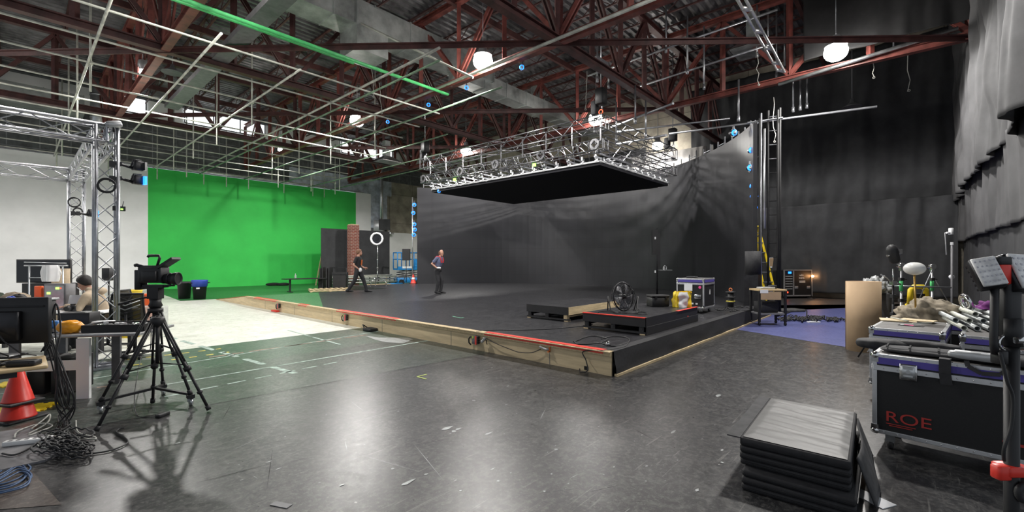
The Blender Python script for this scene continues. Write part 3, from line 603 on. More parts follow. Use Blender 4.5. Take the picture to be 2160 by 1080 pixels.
# perpendicular (outward)
def nrm(i):
    a = LP[max(i-1, 0)]; b = LP[min(i+1, n-1)]; d = (b-a).normalized(); return Vector((d.y, -d.x, 0))
mb.m = Matrix.Translation(-o)
NZ = 10
for i, p in enumerate(LP):
    q = p+nrm(i)*.12
    for (w, z) in ((p, LZ0), (p, LZ1), (q, LZ1), (q, LZ0)): vs.append((w.x, w.y, z))
for i in range(n-1):
    for j in range(4): fs.append((i*4+j, i*4+(j+1)%4, (i+1)*4+(j+1)%4, (i+1)*4+j))
fs += [(0,3,2,1), ((n-1)*4, (n-1)*4+1, (n-1)*4+2, (n-1)*4+3)]
mb.add(vs, fs); obj('screen_face', mb, 'led', t)
for i in range(1, n, 3):
    p = LP[i]+nrm(i)*.2; q = LP[i]+nrm(i)*.2; dd = (LP[min(i+1, n-1)]-LP[i-1]).normalized()*.25
    mb = MB(); mb.m = Matrix.Translation(-o); top = LZ1+random.uniform(.18, .42)
    a = p-dd; b = p+dd
    mb.tube([(a.x,a.y,SH), (a.x,a.y,top)], .025, 6); mb.tube([(b.x,b.y,SH), (b.x,b.y,top-.06)], .025, 6)
    for z in (1.2, 2.4, 3.6, 4.8, top-.22): mb.tube([(a.x,a.y,z), (b.x,b.y,z)], .018, 6)
    obj('support_frame', mb, 'alu', t)
# ================================================================ HANGING RIG (LED ceiling + trusses)
def boxtruss(mb, a, b, s=.3, r=.022, rb=.011, bays=None, up=(0,0,1), corners=4):
    a = Vector(a); b = Vector(b); u = (b-a).normalized(); x = u.cross(Vector(up))
    x = x.normalized() if x.length > 1e-4 else Vector((1,0,0)); y = x.cross(u); L = (b-a).length; h = s/2
    cs = [x*i*h+y*j*h for i, j in ((-1,-1),(1,-1),(1,1),(-1,1))]
    for c in cs: mb.tube([a+c, b+c], r, 8)
    bays = bays or max(2, round(L/s/1.15))
    for k in range(4):
        c0, c1 = cs[k], cs[(k+1)%4]
        for i in range(bays):
            p = a+u*L*i/bays; q = a+u*L*(i+1)/bays
            if (i+k) % 2: mb.tube([p+c0, q+c1], rb, 5, cap=False)
            else: mb.tube([p+c1, q+c0], rb, 5, cap=False)
        for e in (a, b): mb.tube([e+c0, e+c1], r*.8, 6, cap=False)
RX0, RX1, RY0, RY1, RZ = 12.4, 17.9, 7.35, 15.9, 4.70
t = thing('hanging_rig', 'hanging black box truss rig carrying a flat led ceiling', 'rig', (RX0, RY0, RZ)); T0 = Matrix.Translation(-Vector((RX0, RY0, RZ)))
mb = MB(); mb.m = T0; mb.prism([(RX0,RY0),(RX1-.15,RY0),(RX1-.15,RY0+.5),(RX1,RY0+.5),(RX1,RY1-1.2),(RX1,RY1),(RX0,RY1)], RZ, RZ+.09); obj('ceiling_screen', mb, 'ledroof', t)
def tr(a, b, m='rigmet', s=.3, nm='box_truss', **kw):
    mb = MB(); mb.m = T0; boxtruss(mb, a, b, s, r=.02, rb=.011, **kw); obj(nm, mb, m, t)
z1, z2 = RZ+.62, RZ+1.32
for z, s in ((z1, .32), (z2, .42)):
    tr((RX0, RY0-.2, z), (RX0, RY1+.6, z), s=s); tr((RX1+.1, RY0-.2, z), (RX1+.1, RY1+.6, z), s=s)
for y in (RY0, RY0+4.2, RY1+.4): tr((RX0, y, z1), (RX1+.1, y, z1), s=.32)
for y in (RY0, RY1+.4): tr((RX0, y, z2), (RX0+.1 if 0 else RX1+.1, y, z2) , s=.42)
for y in [RY0+.1+k*1.05 for k in range(9)]:      # small bright carrier bars
    mb = MB(); mb.m = T0; mb.bar((RX0-.15, y, RZ+.26), (RX1+.1, y, RZ+.26), .05); mb.bar((RX0-.1, y, RZ+.4), (RX1, y, RZ+.4), .04); obj('carrier_bar', mb, 'alu', t)
for k in range(17):
    y = RY0+.12+k*.52; mb = MB(); mb.m = T0; mb.cyl((RX0+.03, y, RZ+.09), .035, .2, 8); mb.box((RX0+.03, y, RZ+.14), (.18,.08,.05)); mb.box((RX0-.03,y,RZ+.29),(.05,.05,.12)); obj('clamp_bracket', mb, 'alub', t)
for k in range(10):
    x = RX0+.3+k*.55; mb = MB(); mb.m = T0; mb.cyl((x, RY0+.03, RZ+.09), .035, .2, 8); mb.box((x, RY0+.03, RZ+.14), (.08,.18,.05)); obj('clamp_bracket', mb, 'alub', t)
mb = MB(); mb.m = T0; mb.bar((RX0-.02,RY0,RZ+.12),(RX0-.02,RY1,RZ+.12),.05,.05); mb.bar((RX0,RY0-.02,RZ+.12),(RX1,RY0-.02,RZ+.12),.05,.05); obj('edge_rail', mb, 'silver', t)
for y in (RY0+.05, RY0+2.2, RY0+4.4, RY0+6.4, RY1+.3):          # sleeve blocks with diamond opening on the front truss
    mb = MB(); mb.m = T0; s0, s1 = .26, .15
    c = Vector((RX0-.26, y, z1)); ring = lambda s, x: [Vector((x, c.y+s*math.cos(a), c.z+s*math.sin(a))) for a in [k*PI/4+PI/8 for k in range(8)]]
    out = ring(.18, c.x)+ring(.18, c.x+.05); inn = []
    for x in (c.x, c.x+.05):
        for k in range(8):
            a = k*PI/4; rr = .12 if k % 2 == 0 else .085; inn.append(Vector((x, c.y+rr*math.cos(a+PI/8*0), c.z+rr*math.sin(a))))
    v = out+inn; f = []
    for k in range(8):
        j = (k+1) % 8; f += [(k, j, 16+j, 16+k), (8+k, 24+k, 24+j, 8+j), (k, 8+k, 8+j, j), (16+k, 16+j, 24+j, 24+k)]
    mb.add(v, f); obj('sleeve_plate', mb, 'rigmet', t)
for y in [RY0-.15+k*1.07 for k in range(9)]:
    mb = MB(); mb.m = T0; mb.box((RX0-.2, y, (z1+z2)/2+.05), (.03,.045,.62)); obj('upright_plate', mb, 'rigmet', t)
for (y, nm) in ((RY0+2.6, 0), (RY0+6.9, 0)):
    mb = MB(); mb.m = T0; mb.box((RX0-.1, y, RZ+.36), (.06,.12,.1)); obj('status_light', mb, 'greenglow', t)
# more diagonal clutter and cross tubes
for k in range(14):
    y = RY0+.3+k*.6; mb = MB(); mb.m = T0; mb.tube([(RX0-.2, y, z1+.1), (RX0+.5, y+.4, RZ+.3)], .014, 5); mb.tube([(RX0+.9, y, z2-.2), (RX0+1.6, y+.2, z1-.1)], .02, 5); obj('tie_rod', mb, 'alub' if k % 2 else 'alu', t)
# chain hoists
def hoist(x, y, z, label, zt=10.2):
    h = thing('chain_hoist', label, 'chain hoist', (x, y, z)); 
    mb = MB(); mb.rbox((0,0,.45), (.3,.3,.5), .05); obj('motor_body', mb, 'black', h)
    mb = MB(); mb.rbox((.05,.25,.15), (.22,.22,.45), .06); obj('chain_bag', mb, 'nylon', h)
    mb = MB(); mb.tube([(0,0,.7), (0,0,zt-z)], .02, 6); mb.tube([(.07,0,.0), (.07,0,.3)], .02, 6); mb.box((0,0,1.55), (.7,.16,.12)); obj('chain', mb, 'alu', h)
    mb = MB(); mb.torus((0,0,-.03), .07, .022, 12, 6, (1,0,0)); obj('hook', mb, 'orange' if 'orange' in label else 'alub', h)
hoist(RX0-.1, RY0-.1, z2+.35, 'black chain hoist with orange hook at the near rig corner')
hoist(RX0, RY1+.5, z2+.35, 'black chain hoist at the left end of the rig')
hoist(RX1+.1, RY0-.1, z2+.35, 'black chain hoist at the right end of the rig')
# ================================================================ BLUE TRACKING / MOVING LIGHTS
def bluelight(c, label, group, aim=(-.75,-.6,-.1), s=1.0, m='blueglow', body='blackmet'):
    t = thing('clamp_light', label, 'stage light', c, 0, group); a = Vector(aim).normalized()
    mb = MB(); mb.lathe([(.05*s, -.16*s), (.075*s, -.12*s), (.085*s, .02*s), (.095*s, .05*s)], n=16, axis=a); obj('lamp_body', mb, body, t)
    lb = kids(t)[0]; mb = MB(); mb.lathe([(.093*s, .051*s), (.06*s, .075*s)], n=16, axis=a); obj('blue_ring', mb, m, lb, label='glowing blue ring')
    mb = MB(); mb.lathe([(.055*s, .078*s), (.0001, .085*s)], n=12, axis=a); obj('lens', mb, 'silver', lb)
    mb = MB(); mb.torus((0,0,0), .12*s, .012*s, 16, 6, (a.y, -a.x, 0)); mb.box((0,0,.15*s), (.05*s,.05*s,.08*s)); obj('yoke', mb, 'alu', t)
    return t
# ================================================================ LEFT: truss frame
FX, FY, RYY, TZ = .93, 9.26, 14.3, 3.72
t = thing('aluminium_truss_frame', 'square aluminium truss frame standing over the desks at left', 'truss frame', (FX, FY, 0)); T1 = Matrix.Translation(-Vector((FX, FY, 0)))
for (x, y) in ((FX, FY), (FX, RYY)):
    mb = MB(); mb.m = T1; boxtruss(mb, (x, y, .05), (x, y, TZ), .25, .025, .008, bays=13, up=(0,1,0)); obj('column', mb, 'alu', t)
    mb = MB(); mb.m = T1; mb.box((x, y, .02), (.42,.42,.03)); obj('base_plate', mb, 'alu', t)
for (a, b, n) in (((FX, FY, TZ-.12), (FX-7, FY, TZ-.12), 17), ((FX, RYY, TZ-.12), (FX-7, RYY, TZ-.12), 17), ((FX, FY, TZ-.12), (FX, RYY, TZ-.12), 14)):
    mb = MB(); mb.m = T1; boxtruss(mb, a, b, .25, .025, .009, bays=n); obj('top_beam', mb, 'alu', t)
def coil(name, c, R, r, m, label, axis=(0,0,1), loops=4, jit=.02, cat='cable coil', ht=.0):
    mb = MB(); q = Vector((0,0,1)).rotation_difference(Vector(axis).normalized()).to_matrix(); pts = []
    for i in range(loops*20):
        a = 2*PI*i/20; rr = R*(1+.12*math.sin(i*.37)+random.uniform(-jit, jit)*.5); pts.append(q@Vector((rr*math.cos(a), rr*math.sin(a), r+abs(math.sin(i*.21))*ht)))
    mb.tube(pts, r, 6); return obj(name, mb, m, loc=c, label=label, cat=cat)
cam_dir = (-.3, -1, 0)
coil('cable_coil', D(224, 392, 6.7)+Vector((0,-.03,0)), .10, .008, 'rubber', 'black cable loop hanging on the front truss column', cam_dir, 4)
coil('cable_coil', D(156, 427, 9.9), .10, .008, 'rubber', 'larger cable loop hanging on the rear truss column', cam_dir, 3)
coil('cable_coil', D(164, 446, 9.9), .075, .009, 'rubber', 'smaller cable loop below another on the rear truss column', cam_dir, 4)
def clamplight(c, label, blue=True, s=1.0):
    t = thing('clamp_light', label, 'stage light', c)
    mb = MB(); mb.tube([(-.16,.0,.0), (-.05,.0,.02), (.1,-.02,-.02)], .022*s, 6); mb.box((-.14,0,0), (.07,.07,.09)); mb.box((-.06,0,.02),(.06,.05,.06)); obj('clamp_arm', mb, 'black', t)
    mb = MB(); mb.rbox((.17,-.02,.02), (.15,.12,.14), .02, .3); mb.tube([(.07,-.08,.0), (.1,-.09,.1), (.2,-.09,.1)], .01, 6); obj('lamp_body', mb, 'black', t)
    mb = MB(); mb.box((.235,-.07,.015), (.03,.10,.13), .3) ; obj('lens', mb, 'blueglow' if blue else 'chrome', t)
clamplight(D(262, 350, 6.95), 'black clamp light with silver lens high on the front truss column', False)
clamplight(D(262, 380, 6.95), 'black clamp light with glowing blue lens on the front truss column', True)
clamplight(D(186, 452, 9.8)+Vector((-.1,0,0)), 'small blue lit clamp light on the rear truss column', True)
t = thing('spotlight', 'silver spotlight on top of the front truss column', 'stage light', D(240, 262, 6.8))
mb = MB(); mb.lathe([(.03,-.1),(.05,-.07),(.055,.07),(.048,.09)], n=16, axis=(1,.2,.3)); obj('lamp_body', mb, 'silver', t); mb = MB(); mb.tube([(0,0,-.12),(0,0,.0)], .015, 6); obj('bracket', mb, 'black', t)
t = thing('wireless_transmitter', 'small black transmitter box with antenna clamped to the front truss column', 'radio box', D(251, 440, 6.96))
mb = MB(); mb.box((0,0,0), (.15,.06,.07)); obj('box_body', mb, 'black', t); mb = MB(); mb.tube([(.04,0,.03),(.055,0,.12)], .005, 6); obj('antenna', mb, 'black', t); mb = MB(); mb.box((.03,-.033,-.01), (.03,.01,.02)); obj('indicator', mb, 'greenglow', t)
# ================================================================ TRIPODS + CAMERA
def leg3(mb, top, foot, m1=None):
    top, foot = Vector(top), Vector(foot); u = foot-top; s = u.cross(Vector((0,0,1))).normalized()*.022
    a = top+u*.52
    for k in (-1, 1): mb.tube([top+s*k, a+s*k], .012, 8)
    mb.tube([top+u*.45, foot], .015, 8); mb.tube([a-u*.02, a+u*.03], .036, 8); mb.tube([top+u*.78, top+u*.81], .026, 8); pass
# tripod A with dolly (carries the camera)
wA = [G(212, 872), G(402, 856), G(344, 833)]
cA = (wA[0]+wA[1]+wA[2])/3; apA = D(328, 648, 5.2); baseA = Vector((apA.x, apA.y, 0))
t = thing('wheeled_tripod', 'tall black tripod on a wheeled dolly holding the cinema camera', 'tripod', baseA)
for w in wA:
    mb = MB(); f = w-baseA+Vector((0,0,.13)); h = (f.xy.to_3d()).normalized()*.05+Vector((0,0,apA.z-.03)); leg3(mb, h, f); lg = obj('leg', mb, 'black', t)
    mb = MB(); mb.tube([f-(f-h).normalized()*.05, f], .024, 8); obj('rubber_foot', mb, 'rubber', lg)
    mb = MB(); c0 = Vector((0,0,.16)); mb.bar(c0, f+Vector((0,0,-.0)), .03, .025); mb.box(f+Vector((0,0,-.02)), (.07,.07,.04)); da = obj('dolly_arm', mb, 'black', t)
    mb = MB(); mb.cyl(f+Vector((-.012,0,-.085)), .045, .03, 14, 'X'); mb.box(f+Vector((0,0,-.05)), (.06,.012,.06)); obj('caster', mb, 'galv', da)
mb = MB()
mid = [Vector((0,0,apA.z*.66))]
for w in wA: mb.tube([Vector((0,0,apA.z*.62)), (w-baseA)*.42+Vector((0,0,apA.z*.58))], .009, 6)
obj('mid_spreader', mb, 'black', t)
mb = MB(); mb.cyl((0,0,apA.z-.06), .075, .05, 16); mb.lathe([(.05,0),(.07,.03),(.055,.07),(.06,.11)], (0,0,apA.z-.01), 16); mb.box((0,0,apA.z+.165), (.13,.09,.13), ANG-PI/2); mb.cyl((0,0,apA.z-.22), .03, .18, 10); obj('fluid_head', mb, 'black', t)
mb = MB(); R0 = Vector((SA, -CA, 0)); mb.tube([Vector((0,0,apA.z+.12))-R0*.06, Vector((0,0,apA.z+.1))-R0*.2, Vector((0,0,apA.z+.04))-R0*.42], .011, 8); mb.tube([Vector((0,0,apA.z+.062))-R0*.3, Vector((0,0,apA.z+.035))-R0*.43], .018, 8); obj('pan_bar', mb, 'black', t)
# cinema camera: local x = image right
cz = apA.z+.23
t = thing('cinema_camera', 'black cinema camera with top handle and tilted monitor on the wheeled tripod', 'camera', (baseA.x, baseA.y, cz), ANG-PI/2); t.scale = (1,1,1.15)
mb = MB(); mb.rbox((-.02,0,.13), (.27,.15,.16), .02); mb.rbox((-.17,0,.08), (.07,.12,.2), .015); mb.box((-.02,0,.215),(.22,.1,.02)); mb.rbox((.0,-.09,.12),(.16,.03,.1),.01); obj('camera_body', mb, 'black', t)
mb = MB(); mb.box((.0,0,.015), (.24,.09,.03)); mb.tube([(-.16,.03,.02),(.2,.03,.02)], .009, 8); mb.tube([(-.16,-.03,.02),(.2,-.03,.02)], .009, 8); obj('base_plate', mb, 'blackmet', t)
mb = MB(); mb.lathe([(.042,0),(.05,.02),(.05,.07),(.056,.075),(.056,.14),(.062,.145),(.066,.2),(.06,.205),(.055,.19)], (.07,0,.09), 20, 'X'); ln = obj('lens', mb, 'black', t)
mb = MB(); mb.torus((.17,0,.09), .057, .006, 20, 6, (1,0,0)); obj('focus_ring', mb, 'blackmet', ln)
mb = MB(); mb.tube([(.02,0,.22),(.05,0,.3),(.04,0,.325),(-.08,0,.325),(-.09,0,.31)], .014, 8); obj('top_handle', mb, 'black', t)
mb = MB(); mb.add([tuple(Matrix.Rotation(-.5, 3, 'Y')@Vector((x*.1, y*.07, z*.012))+Vector((.17,-.02,.25))) for x in (-1,1) for y in (-1,1) for z in (-1,1)], [(0,1,3,2),(4,6,7,5),(0,4,5,1),(2,3,7,6),(0,2,6,4),(1,5,7,3)]); mb.tube([(.06,0,.22),(.14,-.02,.24)], .009, 6); obj('monitor', mb, 'black', t)
mb = MB(); mb.tube([(-.1,-.02,.2),(-.17,-.06,.23),(-.19,-.06,.225)], .018, 8); obj('viewfinder', mb, 'blackmet', t)
# tripod B, floor tripod in front
fB = [G(202, 914), G(441, 868), G(322, 852)]
apB = D(332, 676, 4.75); baseB = Vector((apB.x, apB.y, 0))
t = thing('floor_tripod', 'black tripod with legs spread on the bare floor, nearest the camera', 'tripod', baseB)
for w in fB:
    mb = MB(); f = w-baseB+Vector((0,0,.02)); h = (f.xy.to_3d()).normalized()*.05+Vector((0,0,apB.z-.02)); leg3(mb, h, f); lg = obj('leg', mb, 'black', t)
    mb = MB(); mb.tube([f-(f-h).normalized()*.05, f], .024, 8); obj('rubber_foot', mb, 'rubber', lg)
mb = MB(); mb.lathe([(.045,-.06),(.065,-.03),(.065,.02),(.05,.04)], (0,0,apB.z), 18); mb.cyl((0,0,apB.z-.45), .018, .5, 10); obj('bowl_crown', mb, 'black', t)
mb = MB()
for w in fB: mb.tube([Vector((0,0,apB.z*.55)), (w-baseB)*.5+Vector((0,0,apB.z*.52))], .007, 6)
obj('spreader', mb, 'black', t)
mb = MB(); c = G(343, 878); mb.rbox((0,0,.018), (.13,.06,.035), .012, .6); obj('power_adapter', mb, 'rubber', loc=c, label='small black power adapter lying on the floor below the tripods', cat='adapter')
mb = MB(); pts = smooth([D(319, 690, 5.0), D(316, 740, 4.95), G(300, 800)+Vector((0,0,.35)), G(285, 850)+Vector((0,0,.15)), G(288, 876)+Vector((0,0,.01)), G(315, 882)+Vector((0,0,.01)), G(332, 880)+Vector((0,0,.012))], 6); o = pts[-1]; mb.tube([p-o for p in pts], .005, 5); obj('power_cable', mb, 'rubber', loc=o, label='thin black cable dropping from the tripod to the floor adapter', cat='cable')
# ================================================================ DESKS
def rot2(v, a): return Vector((v[0]*math.cos(a)-v[1]*math.sin(a), v[0]*math.sin(a)+v[1]*math.cos(a), v[2] if len(v) > 2 else 0))
CR = ANG-PI/2      # local x = image right, local y = away from camera
def place(px, py, d=None, z=None):
    return D(px, py, d) if d else G(px, py, z or 0)
# near tan desk, square to the room
c = G(102, 770, .75); c.z = 0; t = thing('tan_desk', 'tan wooden desk on black legs at the far left edge', 'desk', c, 0)
mb = MB(); mb.rbox((-.7,.3,.735), (1.4,.6,.03), .05); obj('desktop', mb, 'oak', t)
mb = MB(); mb.box((-.78,.3,.695), (1.2,.5,.05)); obj('frame', mb, 'black', t)
for (x, y) in ((-.40,.05),(-.45,.54),(-1.3,.05),(-1.3,.54)): mb = MB(); mb.box((x,y,.335), (.08,.08,.67)); obj('leg', mb, 'black', t)
c6 = D(101, 700, 4.22); t = thing('large_monitor', 'large black monitor seen from behind on the tan desk', 'monitor', (c6.x, c6.y, .752), CR+.22)
mb = MB(); mb.rbox((-.52,.03,.335), (1.04,.05,.43), .012); obj('monitor_housing', mb, 'black', t)
mb = MB(); mb.rbox((-.5,-.02,.29), (.6,.07,.27), .02); mb.box((-.52,-.0,.47), (.98,.02,.012)); obj('rear_hump', mb, 'blackmet', t)
mb = MB(); mb.bar((-.42,-.02,.2),(-.42,-.05,.02), .1,.03); mb.rbox((-.42,-.02,.012), (.42,.22,.02), .03); obj('stand', mb, 'blackmet', t)
mb = MB(); mb.tube([(-.35,-.07,.26),(-.25,-.12,.16),(-.12,-.13,.05),(-.02,-.1,.02)], .006, 5); obj('cable', mb, 'rubber', t)
mb = MB(); mb.tube([(-.55,-.07,.22),(-.4,-.13,.12),(-.2,-.14,.03)], .006, 5); obj('cable', mb, 'rubber', t)
for (x, y, dx, dy, dz, lab) in ((-.52,.1,.17,.12,.14,'small black speaker on the tan desk at the left edge'), (-.14,.12,.2,.1,.045,'black hub box among cables on the tan desk')):
    mb = MB(); mb.rbox((0,0,dz/2), (dx,dy,dz), .015); mb.box((0,-dy/2,dz*.6),(dx*.6,.012,dz*.2)); obj('desk_device', mb, 'black', loc=c+Vector((x,y,.752)), rz=CR+.3, label=lab, cat='electronics')
for k in range(4):
    coil('loose_cable', c+Vector((-.12-.09*k,.16+.05*k,.752)), .05+.015*k, .005, 'rubber', ['loose black cable tangle at the tan desk edge','second black cable tangle on the tan desk','black cable curl behind the desk speaker','wide black cable curl on the tan desk'][k], (0,0,1), 3, .3, ht=.02)
# middle work table with white trestle
c2 = G(150, 842) ; t = thing('work_table', 'grey topped work table with white board legs', 'table', Vector((c2.x, c2.y, 0)), CR+.18)
mb = MB(); mb.rbox((.05,.35,.755), (1.35,.78,.035), .01); obj('tabletop', mb, 'silver', t)
mb = MB(); mb.box((.13,.0,.36), (.135,.04,.72)); obj('leg', mb, 'white', t)
mb = MB(); mb.box((-.25,.03,.40), (.72,.03,.12)); obj('rail', mb, 'white', t)
for (x, y) in ((-.58,.02),(-.58,.7),(.06,.68)): mb = MB(); mb.box((x,y,.37), (.10,.035,.735)); obj('leg', mb, 'grey', t)
T2 = (Vector((c2.x, c2.y, 0)), CR+.18)
def on2(x, y, z=.775): return T2[0]+rot2((x, y, z), T2[1])
t = thing('equipment_tray', 'long black tray of metal parts on the work table edge', 'tray', on2(.38,.1), T2[1])
mb = MB(); mb.box((0,.17,.01), (.66,.36,.015)); mb.box((0,-.01,.045),(.66,.02,.09)); mb.box((0,.35,.045),(.66,.02,.09)); mb.box((-.33,.17,.045),(.02,.36,.09)); mb.box((.33,.17,.045),(.02,.36,.09)); obj('tray_body', mb, 'black', t)
for k in range(7):
    mb = MB(); x = -.26+.088*k; mb.rbox((0,0,.03), (.07,.12,.05), .015) if k % 2 else mb.cyl((0,-.06,.035), .03, .12, 12, 'Y'); obj('metal_part', mb, ['chrome','black','silver','blackmet'][k % 4], loc=on2(.38+x, .1+.15+.06*(k % 3), .795), rz=T2[1]+k*.7, label=['round chrome part in the black tray, leftmost','flat black part in the tray, second from left','silver round part in the middle of the tray','small dark block in the tray','chrome cylinder near the tray centre','black block right of the tray centre','silver cylinder at the right end of the tray'][k], cat='camera part')
mb = MB(); 
def fn(u, v):
    a = 2*PI*u; b = PI*v; n = 1+.18*noise.noise(Vector((math.cos(a)*2, math.sin(a)*2, v*5))); return (.13*n*math.cos(a)*math.sin(b)**.6, .09*n*math.sin(a)*math.sin(b)**.6, .075-.075*n*math.cos(b))
mb.grid(fn, 24, 14); obj('snack_bag', mb, 'orangebag', loc=on2(-.08,.1), rz=T2[1], label='crumpled bright orange bag on the work table', cat='bag')
t = thing('blue_packet', 'blue packet with white ends standing behind the orange bag', 'packet', on2(-.33,.2), T2[1])
mb = MB(); mb.rbox((0,0,.07), (.17,.09,.14), .03); obj('wrapper', mb, 'bluepack', t); mb = MB(); mb.rbox((-.02,-.047,.09), (.08,.01,.04), .004); mb.box((0,-.047,.03),(.18,.01,.04)); obj('white_label', mb, 'paper', t)
for i, (x, y, sx, sy, sz, m, l) in enumerate(((-.32,.60,.36,.2,.2,'black','black hard case standing at the back of the work table'), (.02,.5,.2,.14,.09,'paper','white small box beside the black hard case'), (.42,.4,.12,.1,.03,'pink','pink sticky pad on the work table'), (.1,.42,.36,.22,.035,'silver','thin grey laptop lying on the work table'), (.28,.42,.18,.12,.06,'black','flat black box next to the grey laptop'), (-.4,.12,.2,.12,.07,'black','low black box at the left end of the work table'))):
    mb = MB(); mb.rbox((0,0,sz/2), (sx,sy,sz), .012); obj(['hard_case','small_box','sticky_pad','laptop','flat_box','low_box'][i], mb, m, loc=on2(x, y), rz=T2[1]+.1*i, label=l, cat=['case','box','sticky notes','laptop','box','box'][i])
for i, (x, l) in enumerate(((-.45,'black computer under the work table, left one'), (-.2,'black computer under the work table, right one'))):
    mb = MB(); mb.rbox((0,0,.23), (.19,.42,.42), .02); mb.box((0,-.213,.35),(.15,.01,.08)); obj('computer_tower', mb, 'black', loc=on2(x, .32, .02), rz=T2[1], label=l, cat='computer')
# rear desk where the seated man works
c3 = dl(8.3, -8.4, 0); t = thing('rear_desk', 'pale desk where the man in the beige hoodie works', 'desk', c3, CR+.1)
mb = MB(); mb.rbox((-.1,-.1,.73), (2.4,.85,.03), .02); obj('desktop', mb, 'white', t)
mb = MB(); mb.box((-.1,-.1,.70), (2.2,.7,.03)); obj('frame', mb, 'black', t)
for (x, y) in ((-1.2,-.45),(1.0,-.45),(-1.2,.25),(1.0,.25)): mb = MB(); mb.box((x,y,.345), (.06,.06,.69)); obj('leg', mb, 'black', t)
def on3(x, y, z=.745): return c3+rot2((x, y, z), CR+.1)
t = thing('clear_computer', 'computer tower with clear side and green lights on the rear desk', 'computer', on3(-.0,-.05), CR)
mb = MB(); mb.rbox((0,0,.24), (.40,.2,.48), .015); obj('tower_case', mb, 'grey', t); mb = MB(); mb.box((0,-.102,.25), (.35,.006,.4)); obj('clear_panel', mb, 'silver', t)
for (x, z, m) in ((.06,.40,'greenglow'), (-.1,.31,'greenglow'), (.12,.40,'orangeglow')): mb = MB(); mb.box((x,-.108,z), (.06,.006,.04)) if m == 'greenglow' else mb.box((x,-.108,z),(.02,.006,.02)); obj('indicator_light', mb, 'greenglow' if m == 'greenglow' else 'redglow', t)
t = thing('paper_sheet', 'white sheet propped up on the rear desk before the man', 'paper', on3(.36,-.2), CR)
mb = MB(); mb.bar((0,0,0), (0,.07,.27), .29, .006, (0,-1,.2)); obj('sheet', mb, 'paper', t)
t = thing('small_camera', 'small black camera on the rear desk near the man', 'camera', on3(.52,-.42), CR)
mb = MB(); mb.rbox((0,0,.06), (.16,.09,.1), .02); mb.cyl((0,-.13,.06), .04, .09, 14, 'Y'); mb.box((0,0,.12), (.05,.05,.03)); obj('camera_body', mb, 'black', t)
mb = MB(); mb.rbox((0,0,.05), (.28,.12,.1), .03); obj('black_pouch', mb, 'nylon', loc=on3(.68,-.3), rz=CR, label='black pouch on the rear desk under the man hands', cat='pouch')
for i, (x, y, m, l, sx, sz) in enumerate(((-.38,-.45,'pink','bright pink notepad beside the clear computer',.18,.30), (-.36,-.1,'orange','orange red pouch behind the pink notepad',.14,.44))):
    mb = MB(); mb.rbox((0,0,sz/2), (sx,.06,sz), .02); obj('notepad' if i == 0 else 'pouch', mb, m, loc=on3(x+.05, y), rz=CR, label=l, cat='notepad' if i == 0 else 'pouch')
# shelf box and soft things at left edge
c4 = dl(5.6, -6.42, 0); t = thing('tall_cart', 'black cart with pale rim behind the large monitor', 'cart', c4, CR)
mb = MB(); mb.rbox((-.3,.2,.98), (1.05,.5,.28), .02); obj('cart_box', mb, 'black', t); mb = MB(); mb.rbox((-.3,.2,1.135), (1.09,.54,.03), .02); obj('pale_rim', mb, 'silver', t)
for (x, y) in ((-.75,0),(.15,0),(-.75,.4),(.15,.4)): mb = MB(); mb.box((x,y,.42), (.05,.05,.84)); obj('leg', mb, 'black', t)
for i, (x, y, m, l, s) in enumerate(((-.5,.2,'tangreen','olive green cap shaped cloth on the black cart',(.2,.13,.11)), (-.12,.25,'hoodie','beige folded cloth on the black cart',(.13,.1,.08)), (.03,.15,'hairdk','dark brown bundle on the black cart',(.08,.07,.07)), (-.75,.1,'silver','pale round hat at the left edge on the black cart',(.12,.12,.1)), (.1,.0,'bluerim','blue marker case on the cart corner',(.05,.04,.05)))):
    mb = MB()
    def fn(u, v, s=s, i=i):
        a = 2*PI*u; b = PI/2*v; n = 1+.25*noise.noise(Vector((math.cos(a)*1.5+i*7, math.sin(a)*1.5, v*3))); return (s[0]*n*math.cos(a)*math.sin(b), s[1]*n*math.sin(a)*math.sin(b), s[2]*n*math.cos(b))
    mb.grid(fn, 20, 8); obj('soft_bundle', mb, m, loc=c4+rot2((x, y, 1.151), CR), label=l, cat='cloth')
# television on stand behind
c5 = dl(9.9, -10.4, 0); t = thing('television', 'wide flat black television on a dark stand before the white wall', 'television', c5, CR+.05)
mb = MB(); mb.rbox((-.02,0,1.42), (1.15,.05,.52), .01); obj('screen_housing', mb, 'black', t); mb = MB(); mb.box((-.02,-.028,1.42), (1.1,.006,.47)); obj('screen', mb, 'screen', t)
mb = MB(); mb.box((.05,.08,.7), (.85,.4,.9)); mb.box((.05,.08,.125),(.95,.45,.25)); obj('stand', mb, 'black', t)
t = thing('garment_rack', 'white wheeled garment rack with a pale coat in front of the television', 'rack', dl(9.3,-9.65,0), CR)
mb = MB()
for x in (-.35, .35): mb.tube([(x,-.1,.05),(x,-.1,1.55)], .014, 6); mb.tube([(x,-.3,.05),(x,.1,.05)], .014, 6)
mb.tube([(-.45,-.1,1.55),(.45,-.1,1.55)], .014, 6); mb.tube([(-.45,-.1,1.62),(.42,-.1,1.6)], .01, 6); mb.tube([(-.35,-.1,1.3),(.2,-.1,1.3)], .01, 6); obj('rack_frame', mb, 'alub', t)
mb = MB()
def fn(u, v):
    a = 2*PI*u; w = .14+.05*math.sin(v*3)+.03*noise.noise(Vector((a, v*3, 0))); return (.12+w*math.cos(a), -.12+.08*math.sin(a)*(1+.3*math.cos(5*a)), 1.56-.34*v)
mb.grid(fn, 24, 10); obj('pale_coat', mb, 'white', loc=dl(9.3,-9.65,0), rz=CR, label='pale coat hanging on the white garment rack', cat='coat')
mb = MB()
